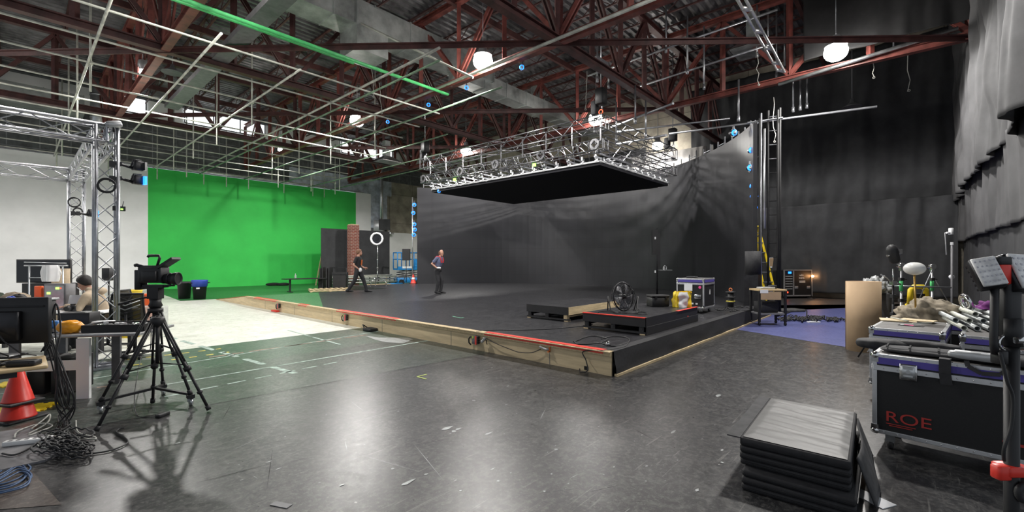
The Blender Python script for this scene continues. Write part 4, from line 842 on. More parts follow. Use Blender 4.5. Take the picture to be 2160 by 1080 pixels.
def fn(u, v):
    a = 2*PI*u; w = .16+.04*noise.noise(Vector((a, v*3, 0))); return (w*math.cos(a), .12*math.sin(a)*(1+.15*math.cos(5*a)), 1.48-1.2*v)
mb.grid(fn, 24, 10); obj('draped_cover', mb, 'hoodie', loc=dl(9.6,-9.75,0), rz=CR, label='beige grey draped cover beside the television', cat='cloth')
# office chairs
def office_chair(loc, rz, label):
    t = thing('office_chair', label, 'chair', loc, rz)
    mb = MB(); mb.rbox((0,0,.47), (.48,.46,.07), .08); obj('seat', mb, 'nylon', t)
    mb = MB()
    def fn(u, v):
        x = (u-.5)*.5*(1-.15*v); return (x, -.24-.06*math.sin(v*2.5)+.12*(2*u-1)**2*.4, .58+.52*v)
    mb.grid(fn, 12, 10); o = obj('backrest', mb, 'mesh', t); md = o.modifiers.new('s', 'SOLIDIFY'); md.thickness = .012
    mb = MB(); P = [fn(0, k/8) for k in range(9)]+[fn(k/8, 1) for k in range(1, 9)]+[fn(1, 1-k/8) for k in range(1, 9)]+[fn(1-k/8, 0) for k in range(1, 8)]; mb.tube(P, .016, 6, close=True); mb.tube([(0,-.1,.42),(0,-.27,.45),(0,-.3,.8)], .022, 6); obj('back_frame', mb, 'black', t)
    for k in range(5):
        mb = MB(); z = .66+.07*k; mb.tube([(-.19, fn(.12,(z-.58)/.52)[1]-.012, z+.05), (0, fn(.5,(z-.58)/.52)[1]-.02, z-.03), (.19, fn(.88,(z-.58)/.52)[1]-.012, z+.05)], .009, 5); obj('back_rib', mb, 'silver' if k > 2 else 'black', t)
    for s in (-1, 1): mb = MB(); mb.tube([(s*.24,-.05,.44),(s*.29,-.04,.5),(s*.29,.0,.66)], .016, 6); mb.rbox((s*.29,.02,.68), (.08,.26,.03), .03); obj('armrest', mb, 'black', t)
    mb = MB(); mb.cyl((0,0,.1), .028, .34, 10); mb.box((0,0,.42),(.2,.2,.04)); obj('gas_column', mb, 'black', t)
    for k in range(5):
        a = 2*PI*k/5+.3; e = Vector((.3*math.cos(a), .3*math.sin(a), .07)); mb = MB(); mb.bar((0,0,.11), e, .045, .035); ba = obj('base_arm', mb, 'black', t)
        mb = MB(); mb.cyl((e.x-.02, e.y, .032), .032, .04, 10, 'X'); obj('caster', mb, 'rubber', ba)
    return t
office_chair(dl(7.6,-6.45,0), CR+.3, 'black mesh office chair with ribbed back right of the truss column')
office_chair(dl(8.25,-7.5,0), CR+1.75, 'black office chair carrying the man in the beige hoodie')
# bins behind chair
def bucket(c, r, h, m, label, name='bucket', rimm=None):
    t = thing(name, label, 'bin', c); mb = MB(); mb.lathe([(.0001,.0),(r*.82,.0),(r*.95,h*.93),(r,h*.93),(r,h),(r*.9,h),(r*.88,h*.93),(r*.78,.02),(.0001,.02)], n=24); obj('bucket_body', mb, m, t)
    mb = MB(); mb.torus((0,0,h), r*.99, .018, 24, 6); obj('rim', mb, rimm or m, t); return t
t = bucket(dl(9.6,-8.25,0), .2, 1.0, 'yellow', 'yellow plastic drum behind the mesh chair')
bucket(dl(11.5,-9.4,0), .13, .78, 'orange', 'orange cylinder standing behind the cinema camera')
mb = MB(); mb.rbox((0,0,.32), (.5,.4,.64), .03); obj('storage_tub', mb, 'clearpl', loc=dl(9.9,-8.05,0), rz=CR, label='clear plastic tub behind the mesh chair', cat='tub')
# black speaker on stand by column
t = thing('studio_speaker', 'black studio speaker on a thin stand between the truss columns', 'speaker', dl(9.2,-8.35,0)+Vector((0,0,0)), CR)
mb = MB(); mb.rbox((0,0,1.37), (.16,.16,.26), .01); obj('cabinet', mb, 'black', t); mb = MB(); mb.cyl((0,-.085,1.33), .05, .01, 16, 'Y'); obj('woofer', mb, 'blackmet', t); mb = MB(); mb.cyl((0,0,.02), .016, 1.22, 8); mb.cyl((0,0,0), .16, .02, 16); obj('stand', mb, 'black', t)
# cones
def cone(c, h, label, r=.17, tilt=None, name='traffic_cone'):
    t = thing(name, label, 'traffic cone', c)
    mb = MB(); mb.lathe([(r,.025),(r*.95,.035),(.028,h),(.02,h+.004),(.0001,h+.004)], n=28); obj('cone_body', mb, 'conered', t)
    mb = MB(); mb.rbox((0,0,.0125), (r*2.35,r*2.35,.025), .05, .5); obj('base', mb, 'rubber', t); return t
cc = G(38, 884); cone(cc, .46, 'red traffic cone standing on the floor, lower of the stack', .145); cone(cc+Vector((0,0,.17)), .40, 'red traffic cone stacked on the lower cone', .125)
# foam mats
def puzzle(mb, w, d, n=6):
    poly = []
    for side in range(4):
        for k in range(n):
            t0 = (k+.25)/n; t1 = (k+.75)/n
            for (t, o) in ((k/n,0),(t0,0),(t0,.03),(t1,.03),(t1,0)):
                x, y = -w/2+t*w, -d/2-o
                for _ in range(side): x, y = -y*(w/d if 0 else 1), x
                poly.append((x, y))
    mb.prism(poly, 0, .014)
mb = MB(); puzzle(mb, .6, .6); obj('foam_mat', mb, 'yellowbag', loc=G(40, 872)+Vector((-.12,.05,.0022)), rz=CR+.35, label='yellow interlocking foam mat below the cones', cat='mat')
mb = MB(); puzzle(mb, .5, .5); obj('foam_mat', mb, 'yellowbag', loc=G(58, 806), rz=CR, label='smaller yellow foam mat farther under the desks', cat='mat')
# bare wooden board with cables, bottom left
mb = MB(); P = [G(-60, 925), G(60, 905), G(150, 950), G(95, 975), G(-60, 1010)]; o = P[0]; mb.prism([(p.x-o.x, p.y-o.y) for p in P], .001, .02); obj('floor_board', mb, 'grey', loc=o, label='worn brown board lying under the cables at bottom left', cat='board')
t = thing('power_strip', 'white power strip lying on the brown board', 'power strip', G(60, 940)+Vector((0,0,.021)), CR+.38)
mb = MB(); mb.rbox((0,0,.02), (.33,.06,.04), .012); obj('strip_body', mb, 'white', t)
for k in range(5): mb = MB(); mb.box((-.12+.055*k,0,.0405), (.026,.03,.003)); obj('socket', mb, 'grey', t)
def floorcable(pts, r, m, label, name='floor_cable', z=.012, n=6, wob=0, cat='cable'):
    P = [G(x, y) for x, y in pts]; P = smooth(P, n)
    o = Vector((P[0].x, P[0].y, 0)); Q = []
    for i, p in enumerate(P):
        q = p-o; q.z = z+wob*abs(math.sin(i*.9)); Q.append(q)
    mb = MB(); mb.tube(Q, r, 6); return obj(name, mb, m, loc=o, label=label, cat=cat)
floorcable([(30,930),(40,915),(85,900),(110,905),(70,922),(60,925)], .007, 'whitecable', 'pale cable loop behind the power strip', z=.03)
floorcable([(100,925),(130,930),(140,940),(100,952),(80,945),(110,938)], .007, 'whitecable', 'pale cable loop right of the power strip', z=.03)
floorcable([(60,922),(100,898),(105,880),(90,893),(65,912)], .007, 'whitecable', 'pale cable arching up behind the board', z=.03)
floorcable([(160,890),(165,915),(200,925),(195,930),(150,925),(130,935)], .006, 'whitecable', 'thin pale cable near the left tripod foot', z=.014)
floorcable([(150,965),(165,962),(225,955),(268,938),(262,925),(246,915),(250,908),(262,905)], .007, 'rubber', 'black cable snaking out to a plug by the tripod foot')
floorcable([(5,965),(30,968),(60,955),(90,935),(130,915),(150,900)], .008, 'rubber', 'black cable leading from the power strip across the board', z=.034)
for k in range(9):
    cx, cy = 125+random.uniform(-30, 45), 945+random.uniform(-28, 22); P = []
    for i in range(9): a = i*1.15+k; P.append((cx+(14+3*i*random.uniform(.5, 1))*math.cos(a)*1.3, cy+(7+1.2*i)*math.sin(a)*.8))
    floorcable(P, .0075, 'rubber', ['tangled black cable on the board, ','coiled black cable on the board, ','knotted black cable on the board, '][k%3]+['leftmost of the heap','under the power strip end','in the heap centre','on top of the heap','at the heap front','at the heap back','toward the tripod foot','right side of the heap','lowest in the heap'][k], z=.03+.008*k, wob=.02)
mb = MB(); mb.rbox((0,0,.03), (.17,.12,.06), .02, .4); obj('adapter_brick', mb, 'rubber', loc=G(135, 945)+Vector((0,0,.02)), label='black adapter brick within the cable heap', cat='adapter')
for k in range(5):
    a = [(-40,1030),(0,1010),(40,990),(60,1000),(50,1020),(10,1035),(-40,1042)]
    floorcable([(x+random.uniform(-6,6), y+k*6-12) for x, y in a], .006, 'bluecable', 'blue cable coil at the bottom left corner, '+['outermost','second','middle','fourth','innermost'][k]+' loop', z=.01+.004*k)
# hanging cable bundle from the desk edge
for k in range(13):
    x0 = 102+random.uniform(-4, 14); y0 = 700+random.uniform(-20, 40); d = 4.45+random.uniform(-.12, .12)
    x1 = 118+3.5*k+random.uniform(-6, 6); 
    P = [D(x0-12, y0+4, d), D(x0, y0-6, d), D((x0+x1)/2+random.uniform(-5,15), 790, d), D(x1, 850, d), G(128+random.uniform(-6, 26), 868+random.uniform(0, 34))+Vector((0,0,.03)), G(110+random.uniform(-6, 60), 930+random.uniform(-15, 20))+Vector((0,0,.03))]
    Q = smooth(P, 6); o = Q[0]; mb = MB(); mb.tube([q-o for q in Q], .0065, 6); obj('hanging_desk_cable', mb, 'rubber', loc=o, label='black cable hanging from the desks down to the heap, '+ORD[k]+' from the left', cat='cable', group='cable bundle hanging off the desks')
mb = MB(); mb.tube([p-D(125, 600, 4.6) for p in smooth([D(104,690,4.6),D(118,640,4.6),D(128,690,4.6),D(122,730,4.5),D(112,760,4.5)], 6)], .008, 6); obj('hanging_desk_cable', mb, 'rubber', loc=D(125,600,4.6), label='black cable arching up past the blue packet', cat='cable')
floorcable([(200,760),(215,768),(240,765),(262,752),(250,742),(215,745),(200,755)], .012, 'rubber', 'black cable ring round the front column base', z=.02)
floorcable([(262,755),(285,750),(310,745),(300,738),(275,742)], .01, 'rubber', 'black cable loop beside the front column', z=.02)
# trash cans
def trash(c, r, h, label, rim='rubber', inner=None):
    t = thing('trash_can', label, 'trash can', c)
    mb = MB(); mb.lathe([(.0001,0),(r*.78,0),(r*.97,h*.9),(r*1.04,h*.9),(r*1.04,h*.96),(r*.99,h),(r*.93,h),(r*.9,h*.9),(r*.74,.03),(.0001,.03)], n=28); obj('can_body', mb, 'rubber', t)
    mb = MB()
    for s in (-1, 1): mb.tube([(s*r*.98,-.08,h*.86),(s*(r+.08),-.06,h*.88),(s*(r+.08),.06,h*.88),(s*r*.98,.08,h*.86)], .016, 6)
    obj('handle', mb, 'rubber', t)
    if inner:
        mb = MB(); mb.lathe([(r*1.0,h*.68),(r*1.07,h*.97),(r*1.1,h*1.02),(r*1.02,h*1.03),(r*.92,h*.75)], n=28); obj('blue_liner_can', mb, 'bluerim', t, label='blue upper bin nested in the black can')
        mb = MB(); mb.box((-.12,-r*.93,h*.6), (.12,.01,.06)); obj('label_patch', mb, 'paper', t)
    return t
trash(G(389, 630), .27, .74, 'all black trash can before the green wall')
trash(G(421, 631), .28, .80, 'trash can with bright blue rim before the green wall', inner=True)
for (px, w, l) in ((577, .5, 'low black sandbag at the base of the green wall'), (598, .4, 'smaller dark bundle at the base of the green wall')):
    mb = MB(); mb.ell((0,0,.09), (w, .25, .11), 14, 8); obj('sandbag', mb, 'blackm', loc=dl(29.5, (px-CXP)/F*29.5, 0), label=l, cat='sandbag')
# ================================================================ CENTRE: stage fittings
def socketbox(y, label, yl=True, z=.20):
    t = thing('power_socket_box', label, 'power box', (SX-.035, y, z))
    mb = MB(); mb.rbox((-.035,0,0), (.07,.13,.15), .01); obj('box_body', mb, 'grey', t)
    mb = MB(); mb.box((-.073,-.045,0), (.006,.04,.155)); obj('red_cover', mb, 'redtape', t)
    if yl: mb = MB(); mb.box((-.073,.03,.05), (.006,.05,.045)); obj('yellow_label', mb, 'yeltape', t)
    for k in range(3): mb = MB(); mb.box((-.03,-.078,-.045+.045*k), (.045,.012,.032)); obj('socket', mb, 'black', t)
    mb = MB(); mb.tube([(-.03,.065,.04),(-.04,.13,.045),(-.045,.17,0),(-.04,.17,-.07),(-.02,.14,-.11)], .014, 8); obj('conduit_elbow', mb, 'rubber', t)
socketbox(5.93, 'grey and red socket box with yellow label on the stage front nearest the corner')
socketbox(10.75, 'red socket box on the stage front beside the white floor')
socketbox(15.1, 'red socket box at the far end of the stage front', False)
mb = MB(); c = Vector((SX-.11, 15.25, .03)); mb.rbox((0,0,0), (.12,.42,.05), .02); obj('drip_tray', mb, 'conered', loc=c, label='dark red low tray under the farthest socket box', cat='tray')
t = thing('plug_adapter', 'bunch of silver plugs beside the nearest socket box', 'plug', (SX-.10, 5.72, .23))
mb = MB()
for k in range(3): mb.rbox((.0,-.03*k,.03*(k-1)), (.05,.045,.04), .01)
obj('plug', mb, 'silver', t); mb = MB(); mb.tube([(0,-.06,.02),(-.0,-.1,.0),(0,-.12,-.07)], .009, 6); obj('cord', mb, 'rubber', t)
mb = MB(); P = smooth([(SX-.06,5.7,.27),(SX-.08,5.4,.2),(SX-.07,5.0,.13),(SX-.07,4.85,.12),(SX-.07,4.6,.15),(SX-.06,4.42,.23)], 6); o = P[0]; mb.tube([p-o for p in P], .007, 6); obj('extension_cable', mb, 'rubber', loc=o, label='black cable sagging along the plywood stage front', cat='cable')
t = thing('cable_clamp', 'rusty hook with silver connector under the red taped stage edge', 'hook', (SX-.04, 4.30, .26))
mb = MB(); mb.box((0,-.04,0), (.02,.02,.12)); mb.box((-.02,-.04,-.05),(.05,.02,.02)); obj('bracket', mb, 'orangetape', t); mb = MB(); mb.tube([(-.03,.13,.01),(-.03,.0,-.02),(-.02,-.04,-.01)], .018, 8); obj('connector', mb, 'silver', t)
def pcable(pts, z, r, m, label, name='stage_cable'):
    P = smooth([G(x, y, z) for x, y in pts], 8); o = P[0].copy(); o.z = 0; mb = MB(); mb.tube([Vector((p.x-o.x, p.y-o.y, z+r)) for p in P], r, 6); return obj(name, mb, m, loc=o, label=label, cat='cable')
pcable([(1005,700),(1040,697),(1100,697),(1170,694),(1230,688),(1250,684)], SH, .008, 'rubber', 'long black cable lying across the stage to the platform')
pcable([(1210,722),(1245,710),(1280,715),(1265,724),(1222,727),(1212,722)], SH, .009, 'rubber', 'black cable loop on the stage corner, left one')
pcable([(1268,716),(1290,711),(1322,713),(1326,722),(1300,731),(1278,728),(1268,724)], SH, .009, 'rubber', 'black cable loop on the stage corner, right one')
pcable([(1326,722),(1318,732),(1290,738),(1275,740),(1270,741)], SH, .009, 'rubber', 'cable leading from the right loop over the taped edge')
P = smooth([G(1270,741,SH)+Vector((0,0,.01)), Vector((SX-.06,3.62,.3)), Vector((SX-.09,3.55,.18)), Vector((SX-.13,3.5,.05)), Vector((SX-.16,3.6,.012)), Vector((SX-.06,3.68,.03))], 6); o = P[0]; mb = MB(); mb.tube([p-o for p in P], .009, 6); obj('stage_cable', mb, 'rubber', loc=o, label='black cable hanging down the stage corner into the small hole', cat='cable')
mb = MB(); p = G(1282,729,SH); mb.rbox((0,0,.03), (.12,.06,.05), .02, .5); mb.cyl((.05,.02,.03), .028, .08, 12, (1,.6,0)); obj('cable_connector', mb, 'chrome', loc=p, label='silver connector in the middle of the stage corner cable', cat='connector')
# cable lump on the floor by the stage
t = thing('cable_ramp', 'black cable lump on the floor against the plywood front', 'cable', G(781, 698))
mb = MB(); mb.rbox((0,0,.035), (.22,.34,.07), .05); obj('rubber_pad', mb, 'rubber', t)
mb = MB(); mb.tube([(-.05,.18,.05),(-.02,.3,.12),(.1,.35,.05),(.12,.3,.02)], .014, 6); obj('cord', mb, 'rubber', t)
for (a, b, l) in (((955,667),(972,671),'short green tape dash on the stage deck'), ((978,670),(972,671),'tiny green tape tick on the stage deck')):
    A, B = G(*a, SH+.004), G(*b, SH+.004); mb = MB(); mb.bar((0,0,0), B-A, .03, .002); obj('corner_mark', mb, 'greentape', loc=A, label=l, cat='tape')
# ---- platforms
def platform(c, lx, ly, label, raw):
    t = thing('black_platform', label, 'platform', c)
    mb = MB(); mb.box((lx/2, ly/2, .225), (lx, ly, .16)); obj('top_deck', mb, 'black' if 0 else 'stageblack', t)
    mb = MB(); mb.box((lx/2,-.006,.225), (lx,.012,.165)); obj('side_board', mb, 'wood2' if raw else 'black', t)
    mb = MB(); mb.box((-.006,ly/2,.225), (.012,ly,.165)); obj('side_board', mb, 'black', t)
    for y in (.08, ly/2, ly-.08):
        mb = MB(); mb.box((lx/2, y, .1), (lx, .09, .09) if 0 else (lx,.05,.03)); mb.box((.05,y,.1),(.09,.09,.09)); mb.box((lx-.05,y,.1),(.09,.09,.09)); mb.box((lx/2,y,.1),(.09,.09,.09)); obj('pallet_stringer', mb, 'wood2' if raw and y < .1 else 'black', t)
    for x in (.05, lx*.33, lx*.66, lx-.05): mb = MB(); mb.box((x, ly/2, .035), (.09, ly, .035)); obj('bottom_board', mb, 'black', t)
    for y in (.06, ly-.06): mb = MB(); mb.box((.05,y,.009), (.1,.1,.018)); obj('foot_block', mb, 'wood2', t)
    return t
c = dl(7.75, 2.33, SH); t = platform(c, 2.5, 1.28, 'black platform on the stage carrying the fan and yellow bag, red tape on its edges', False)
mb = MB(); mb.box((-.0,.64,.307), (.07,1.28,.005)); mb.box((-.0135,.64,.3),(.003,1.28,.018)); obj('red_edge_tape', mb, 'redtape', t)
mb = MB(); mb.box((1.95,.0,.307), (1.1,.06,.005)); obj('red_edge_tape', mb, 'redtape', t)
mb = MB(); mb.box((1.25,-.02,.075), (2.5,.02,.14)); obj('lower_side_board', mb, 'black', t); mb = MB(); mb.box((1.95,-.014,.14),(.05,.004,.05)); obj('red_mark', mb, 'redtape', t)
PT = c
c = dl(9.47, 1.2, SH); platform(c, 2.3, 1.15, 'black platform with one raw timber side left of the fan platform', True)
# ---- fan
fz = SH+.31; fc = dl(8.62, 2.16, fz); t = thing('floor_fan', 'black drum cage fan standing on the red taped platform', 'fan', fc, CR)
ax = Vector((.55,-.8,.12)).normalized(); q = Vector((0,0,1)).rotation_difference(ax).to_matrix(); cz = Vector((0,0,.30))
mb = MB()
for s in (-1, 1):
    for k in range(22):
        a = 2*PI*k/22; mb.tube([cz+q@Vector((r*math.cos(a+.25*s*(r/.27)), r*math.sin(a+.25*s*(r/.27)), s*z)) for r, z in ((.05,.12),(.15,.115),(.23,.09),(.27,.03))], .0032, 4, cap=False)
    for r, z in ((.06,.12),(.16,.113),(.235,.088)): mb.torus(cz+q@Vector((0,0,s*z)), r, .004, 28, 5, ax)
mb.torus(cz, .275, .014, 32, 6, ax); obj('cage', mb, 'blackmet', t)
mb = MB(); mb.lathe([(.05,-.09),(.06,-.02),(.045,.05),(.0001,.06)], cz, 14, ax); obj('motor', mb, 'black', t)
for k in range(5):
    mb = MB(); a0 = 2*PI*k/5
    def fn(u, v, a0=a0): r = .05+.19*u; a = a0+.9*(v-.5)+.3*u; return cz+q@Vector((r*math.cos(a), r*math.sin(a), .03*math.sin((v-.5)*2.2)))
    mb.grid(fn, 6, 6); o = obj('blade', mb, 'silver' if 0 else 'grey', t); md = o.modifiers.new('s', 'SOLIDIFY'); md.thickness = .003
mb = MB()
for s in (-1, 1): mb.tube([(s*.29,.02,.30),(s*.25,-.02,.02),(s*.22,-.22,.012)], .012, 6)
for s in (-1, 1): mb.tube([(s*.29,.02,.30),(s*.26,.2,.012)], .012, 6)
mb.tube([(-.22,-.22,.012),(.22,-.22,.012)], .012, 6); obj('stand', mb, 'black', t)
pcable([(1322,655),(1345,652),(1350,658),(1330,662),(1310,661),(1290,656),(1265,658),(1262,660)], fz, .007, 'rubber', 'black fan cord lying on the red taped platform')
pcable([(1330,660),(1350,664),(1365,662),(1350,657),(1335,655)], fz, .007, 'rubber', 'short black cord loop right of the fan stand')
# ---- hard case, bag
c = dl(9.75, 3.2, fz); t = thing('hard_case', 'black hard plastic case beside the yellow bag on the platform', 'case', c, CR+.15)
mb = MB(); mb.rbox((0,0,.1), (.4,.3,.2), .03); obj('case_body', mb, 'black', t); mb = MB(); mb.rbox((0,0,.225), (.41,.31,.045), .03); obj('lid', mb, 'nylon', t)
for x in (-.12,.12): mb = MB(); mb.box((x,-.157,.19), (.05,.015,.06)); obj('latch', mb, 'blackmet', t)
mb = MB(); mb.rbox((0,0,.06), (.5,.3,.12), .05); obj('equipment_bag', mb, 'nylon', loc=dl(10.4, 3.0, SH), rz=CR, label='flat black bag behind the hard case', cat='bag')
t = thing('shopping_bag', 'crumpled yellow and white plastic bag on the platform corner', 'bag', dl(9.55, 3.66, fz), CR+.1)
def fnb(u, v):
    a = 2*PI*u; n = noise.noise(Vector((math.cos(a)*2.2, math.sin(a)*2.2, v*3.3))); sq = lambda x: math.copysign(abs(x)**.75, x); w = 1+.34*n-.08*v; top = .03*noise.noise(Vector((a*2, 1, 5))) if v > .9 else 0
    return (.19*w*sq(math.cos(a)), .13*w*sq(math.sin(a)), .33*v+top)
mb = MB(); mb.k = 0; mb.grid(fnb, 48, 14)
for i in range(48*14):
    u = (i//14)/48; mb.mi[i] = 1 if .64 < u < .79 else 0
mb.k = 0; mb.grid(lambda u, v: Vector(fnb(u, .93))*(1-v)+Vector((0,0,.27))*v, 48, 3); obj('bag_film', mb, ['yellowbag','paper'], t)
mb = MB(); mb.rbox((0,0,.13), (.28,.18,.24), .04); obj('contents', mb, 'white', t)
# ---- flight cases
def text(s, size, m, parent, loc, rot, depth=.001, name='lettering', sx=1):
    cu = bpy.data.curves.new(name, 'FONT'); cu.body = s; cu.size = size; cu.extrude = depth; cu.align_x = 'LEFT'
    tmp = bpy.data.objects.new(name, cu); COL.objects.link(tmp); dg = bpy.context.evaluated_depsgraph_get(); me = bpy.data.meshes.new_from_object(tmp.evaluated_get(dg)); bpy.data.objects.remove(tmp)
    o = bpy.data.objects.new(name, me); COL.objects.link(o); me.materials.clear(); me.materials.append(M[m]); o.parent = parent; o.location = loc; o.rotation_euler = rot; o.scale = (sx, 1, 1); return o
def fcase(loc, rz, lx, ly, h, label, z0=.14, lid=.13, latches=(), handle=None, band=True, top='casegrey', body='caseblack', name='flight_case', casters=True):
    t = thing(name, label, 'flight case', loc, rz); e = .035
    mb = MB(); mb.box((lx/2, ly/2, (z0+h)/2-.005), (lx-.02, ly-.02, h-z0-.03)); obj('case_body', mb, body, t)
    mb = MB(); mb.box((lx/2, ly/2, h-.012), (lx-.05, ly-.05, .02)); obj('lid_panel', mb, top, t)
    mb = MB()
    for z in (z0+e/2, h-e/2):
        for y in (e/2, ly-e/2): mb.box((lx/2,y,z), (lx,e,e))
        for x in (e/2, lx-e/2): mb.box((x,ly/2,z), (e,ly-2*e,e))
    zl = h-lid
    for x in (e/2, lx-e/2):
        for y in (e/2, ly-e/2): mb.box((x,y,(z0+h)/2), (e*.98,e*.98,h-z0-2*e))
    for y in (.004, ly-.004): mb.box((lx/2,y,zl), (lx-.02,.02,.045))
    for x in (.004, lx-.004): mb.box((x,ly/2,zl), (.02,ly-.02,.045))
    obj('edge_extrusion', mb, 'alub', t, bevel=.003)
    if band:
        mb = MB(); mb.box((lx/2,.005,h-lid*.47), (lx-2*e,.016,lid*.46)); mb.box((.005,ly/2,h-lid*.47), (.016,ly-2*e,lid*.46)); mb.box((lx-.005,ly/2,h-lid*.47), (.016,ly-2*e,lid*.46)); obj('purple_band', mb, 'purple', t)
    for x in (.02, lx-.02):
        for y in (.02, ly-.02):
            for z in (z0+.02, h-.015): mb = MB(); mb.ell((x,y,z), (.036,.036,.033), 12, 8); mb.box((x,y,z-.03 if z > .5*h else z+.03), (.05,.05,.05)); obj('ball_corner', mb, 'chrome', t)
    mb = MB()
    for k in range(int(lx/.09)):
        x = .08+k*.09
        if x < lx-.05:
            for z in (zl, h-.018, z0+.018): mb.ell((x,-.007 if z == zl else -.001,z), (.006,.004,.006), 6, 4)
    obj('rivet', mb, 'chrome', t)
    for x in latches:
        mb = MB(); mb.rbox((x,-.007,zl-.005), (.115,.022,.135), .02); bl_ = obj('butterfly_latch', mb, 'chrome', t)
        mb = MB(); mb.rbox((x,-.016,zl-.005), (.085,.012,.1), .015); mb.box((x,-.024,zl+.03),(.06,.008,.02)); mb.box((x,-.024,zl-.035),(.06,.008,.012)); mb.cyl((x,-.028,zl), .016, .01, 12, 'Y'); obj('latch_plate', mb, 'galv', bl_)
    if handle:
        hx, hz = handle; mb = MB(); mb.rbox((hx,-.002,hz), (.16,.02,.11), .015); hp_ = obj('handle_plate', mb, 'chrome', t); mb = MB(); mb.tube([(hx-.06,-.012,hz+.02),(hx-.06,-.03,hz),(hx+.06,-.03,hz),(hx+.06,-.012,hz+.02)], .008, 6); obj('handle', mb, 'black', hp_)
    if casters:
        for x in (.11, lx-.11):
            for y in (.11, ly-.11):
                mb = MB(); mb.box((x,y,z0-.008), (.1,.1,.012)); mb.box((x,y-.0,z0-.05),(.06,.05,.07)); cs_ = obj('caster', mb, 'galv', t); mb = MB(); mb.cyl((x-.018,y+.02,.05), .05, .036, 16, 'X'); obj('wheel', mb, 'rubber', cs_)
    return t
c = dl(10.85, 4.69, SH); FR = -PI/2+0
# local x -> toward +Y reversed? front face runs along -Y seen from the camera (image right); rz=-90deg: local x=-Y, local y=+X
sc = fcase(c+Vector((0,.68,0)), -PI/2, .68, .8, .86, 'small square flight case with purple band and pink dot on the stage', z0=.13, lid=.13, handle=(.53,.42))
mb = MB(); mb.box((.3,-.004,.64), (.2,.012,.17)); obj('white_label', mb, 'paper', sc)
mb = MB(); mb.cyl((.58,-.002,.65), .034, .004, 20, 'Y'); mb.m = Matrix(); obj('pink_dot', mb, 'pink', sc)
for k in range(4): mb = MB(); mb.box((.2+.1*k,.0075,.24), (.05,.004,.04)); obj('printed_icon', mb, 'whiteink', sc)
mb = MB(); mb.tube([(.0,0,0),(.03,0,.12),(.06,0,0)], .009, 4); mb.tube([(.01,0,.05),(.05,0,.05)], .008, 4); mb.m = Matrix(); o = obj('printed_letter', mb, 'whiteink', sc, loc=(.672,.42,.46)); o.rotation_euler = (0,0,PI/2)
mb = MB(); mb.rbox((0,0,.02), (.3,.2,.035), .03); obj('folded_cloth', mb, 'nylon', loc=c+Vector((.45,.45,.862)), label='folded black cloth on top of the small square flight case', cat='cloth')
# spool and cable mess at the right of the stage
t = thing('cable_spool', 'small dark spool standing on the stage by the led wall', 'spool', G(1541, 649, SH))
mb = MB()
for z in (0,.14,.28,.42): mb.cyl((0,0,z), .13, .025, 20)
mb.cyl((0,0,0), .08, .46, 16); obj('spool_body', mb, 'rubber', t); mb = MB(); mb.cyl((0,0,.165), .115, .03, 20); obj('yellow_band', mb, 'yellowtape', t); mb = MB(); mb.torus((0,0,.5), .04, .01, 12, 6, (1,0,0)); obj('handle', mb, 'orangetape', t)
for k in range(5):
    x, y = 1520+14*k, 650+random.uniform(-5, 5); pcable([(x+random.uniform(-12, 12), y+random.uniform(-4, 4)) for _ in range(9)], SH, .012, 'rubber', 'black cable tangle by the spool, '+['leftmost','second from left','middle','fourth','rightmost'][k])
# tall dark stand inside the volume
p = dl(16.6, 5.42, SH); t = thing('monitor_stand', 'tall black stand with a narrow panel in front of the led wall', 'stand', p, CR)
mb = MB(); mb.cyl((0,0,0), .03, 2.5, 10); mb.cyl((0,0,0), .3, .03, 20); obj('pole', mb, 'blackmet', t); mb = MB(); mb.box((-.08,0,2.0), (.22,.06,.95)); mb.box((.05,0,1.7),(.14,.05,1.3)); obj('panel', mb, 'rubber', t)
mb = MB(); mb.box((.28,-.05,.96), (.44,.3,.02)); obj('shelf', mb, 'silver', t); 
for z in (1.0, 2.25): mb = MB(); mb.box((-.08,-.04,z+.1-.2), (.05,.02,.09)); obj('white_tag', mb, 'paper', t)
t = thing('headphones', 'white cable loops on the shelf of the tall black stand', 'cable', p+rot2((.28,-.05,.972), CR)); mb = MB(); mb.torus((0,0,.06), .09, .012, 16, 5, (.2,1,0)); mb.torus((-.1,0,.05), .05, .012, 12, 5, (.2,1,0)); obj('loop', mb, 'paper', t)
# ================================================================ CENTRE BACK
t = thing('folding_table', 'low black folding table before the green wall', 'table', dl(23.8, -11.1, 0), -.05)
mb = MB(); mb.box((0,0,.69), (2.1,.75,.04)); obj('tabletop', mb, 'black', t)
for x in (-.75,.75):
    mb = MB(); mb.box((x,0,.35), (.08,.08,.68)); mb.box((x,0,.02),(.07,.7,.04)); obj('leg', mb, 'black', t)
t = thing('water_bottle', 'small clear water bottle on the low black table', 'bottle', dl(23.8, -11.6, .711)); mb = MB(); mb.lathe([(.045,0),(.05,.02),(.05,.14),(.02,.2),(.02,.23)], n=14); obj('bottle_body', mb, 'clearpl', t); mb = MB(); mb.cyl((0,0,.225), .022, .02, 12); obj('cap', mb, 'paper', t)
def pallet(c, rz, label, lx=2.2, ly=1.0):
    t = thing('wooden_pallet', label, 'pallet', c, rz)
    for y in (.06, ly/2, ly-.06): mb = MB(); mb.box((lx/2,y,.09), (lx,.05,.1)); obj('stringer', mb, 'wood2', t)
    for k in range(8): mb = MB(); mb.box((.08+k*(lx-.16)/7, ly/2, .15), (.14,ly,.022)); obj('deck_board', mb, 'wood2', t)
    for k in range(3): mb = MB(); mb.box((.08+k*(lx-.16)/2, ly/2, .03), (.1,ly,.02)); obj('bottom_board', mb, 'wood2', t)
pallet(dl(22.6,-10.3,.02), -.35, 'raw wooden pallet on the floor under the low black table', 2.0, 1.1)
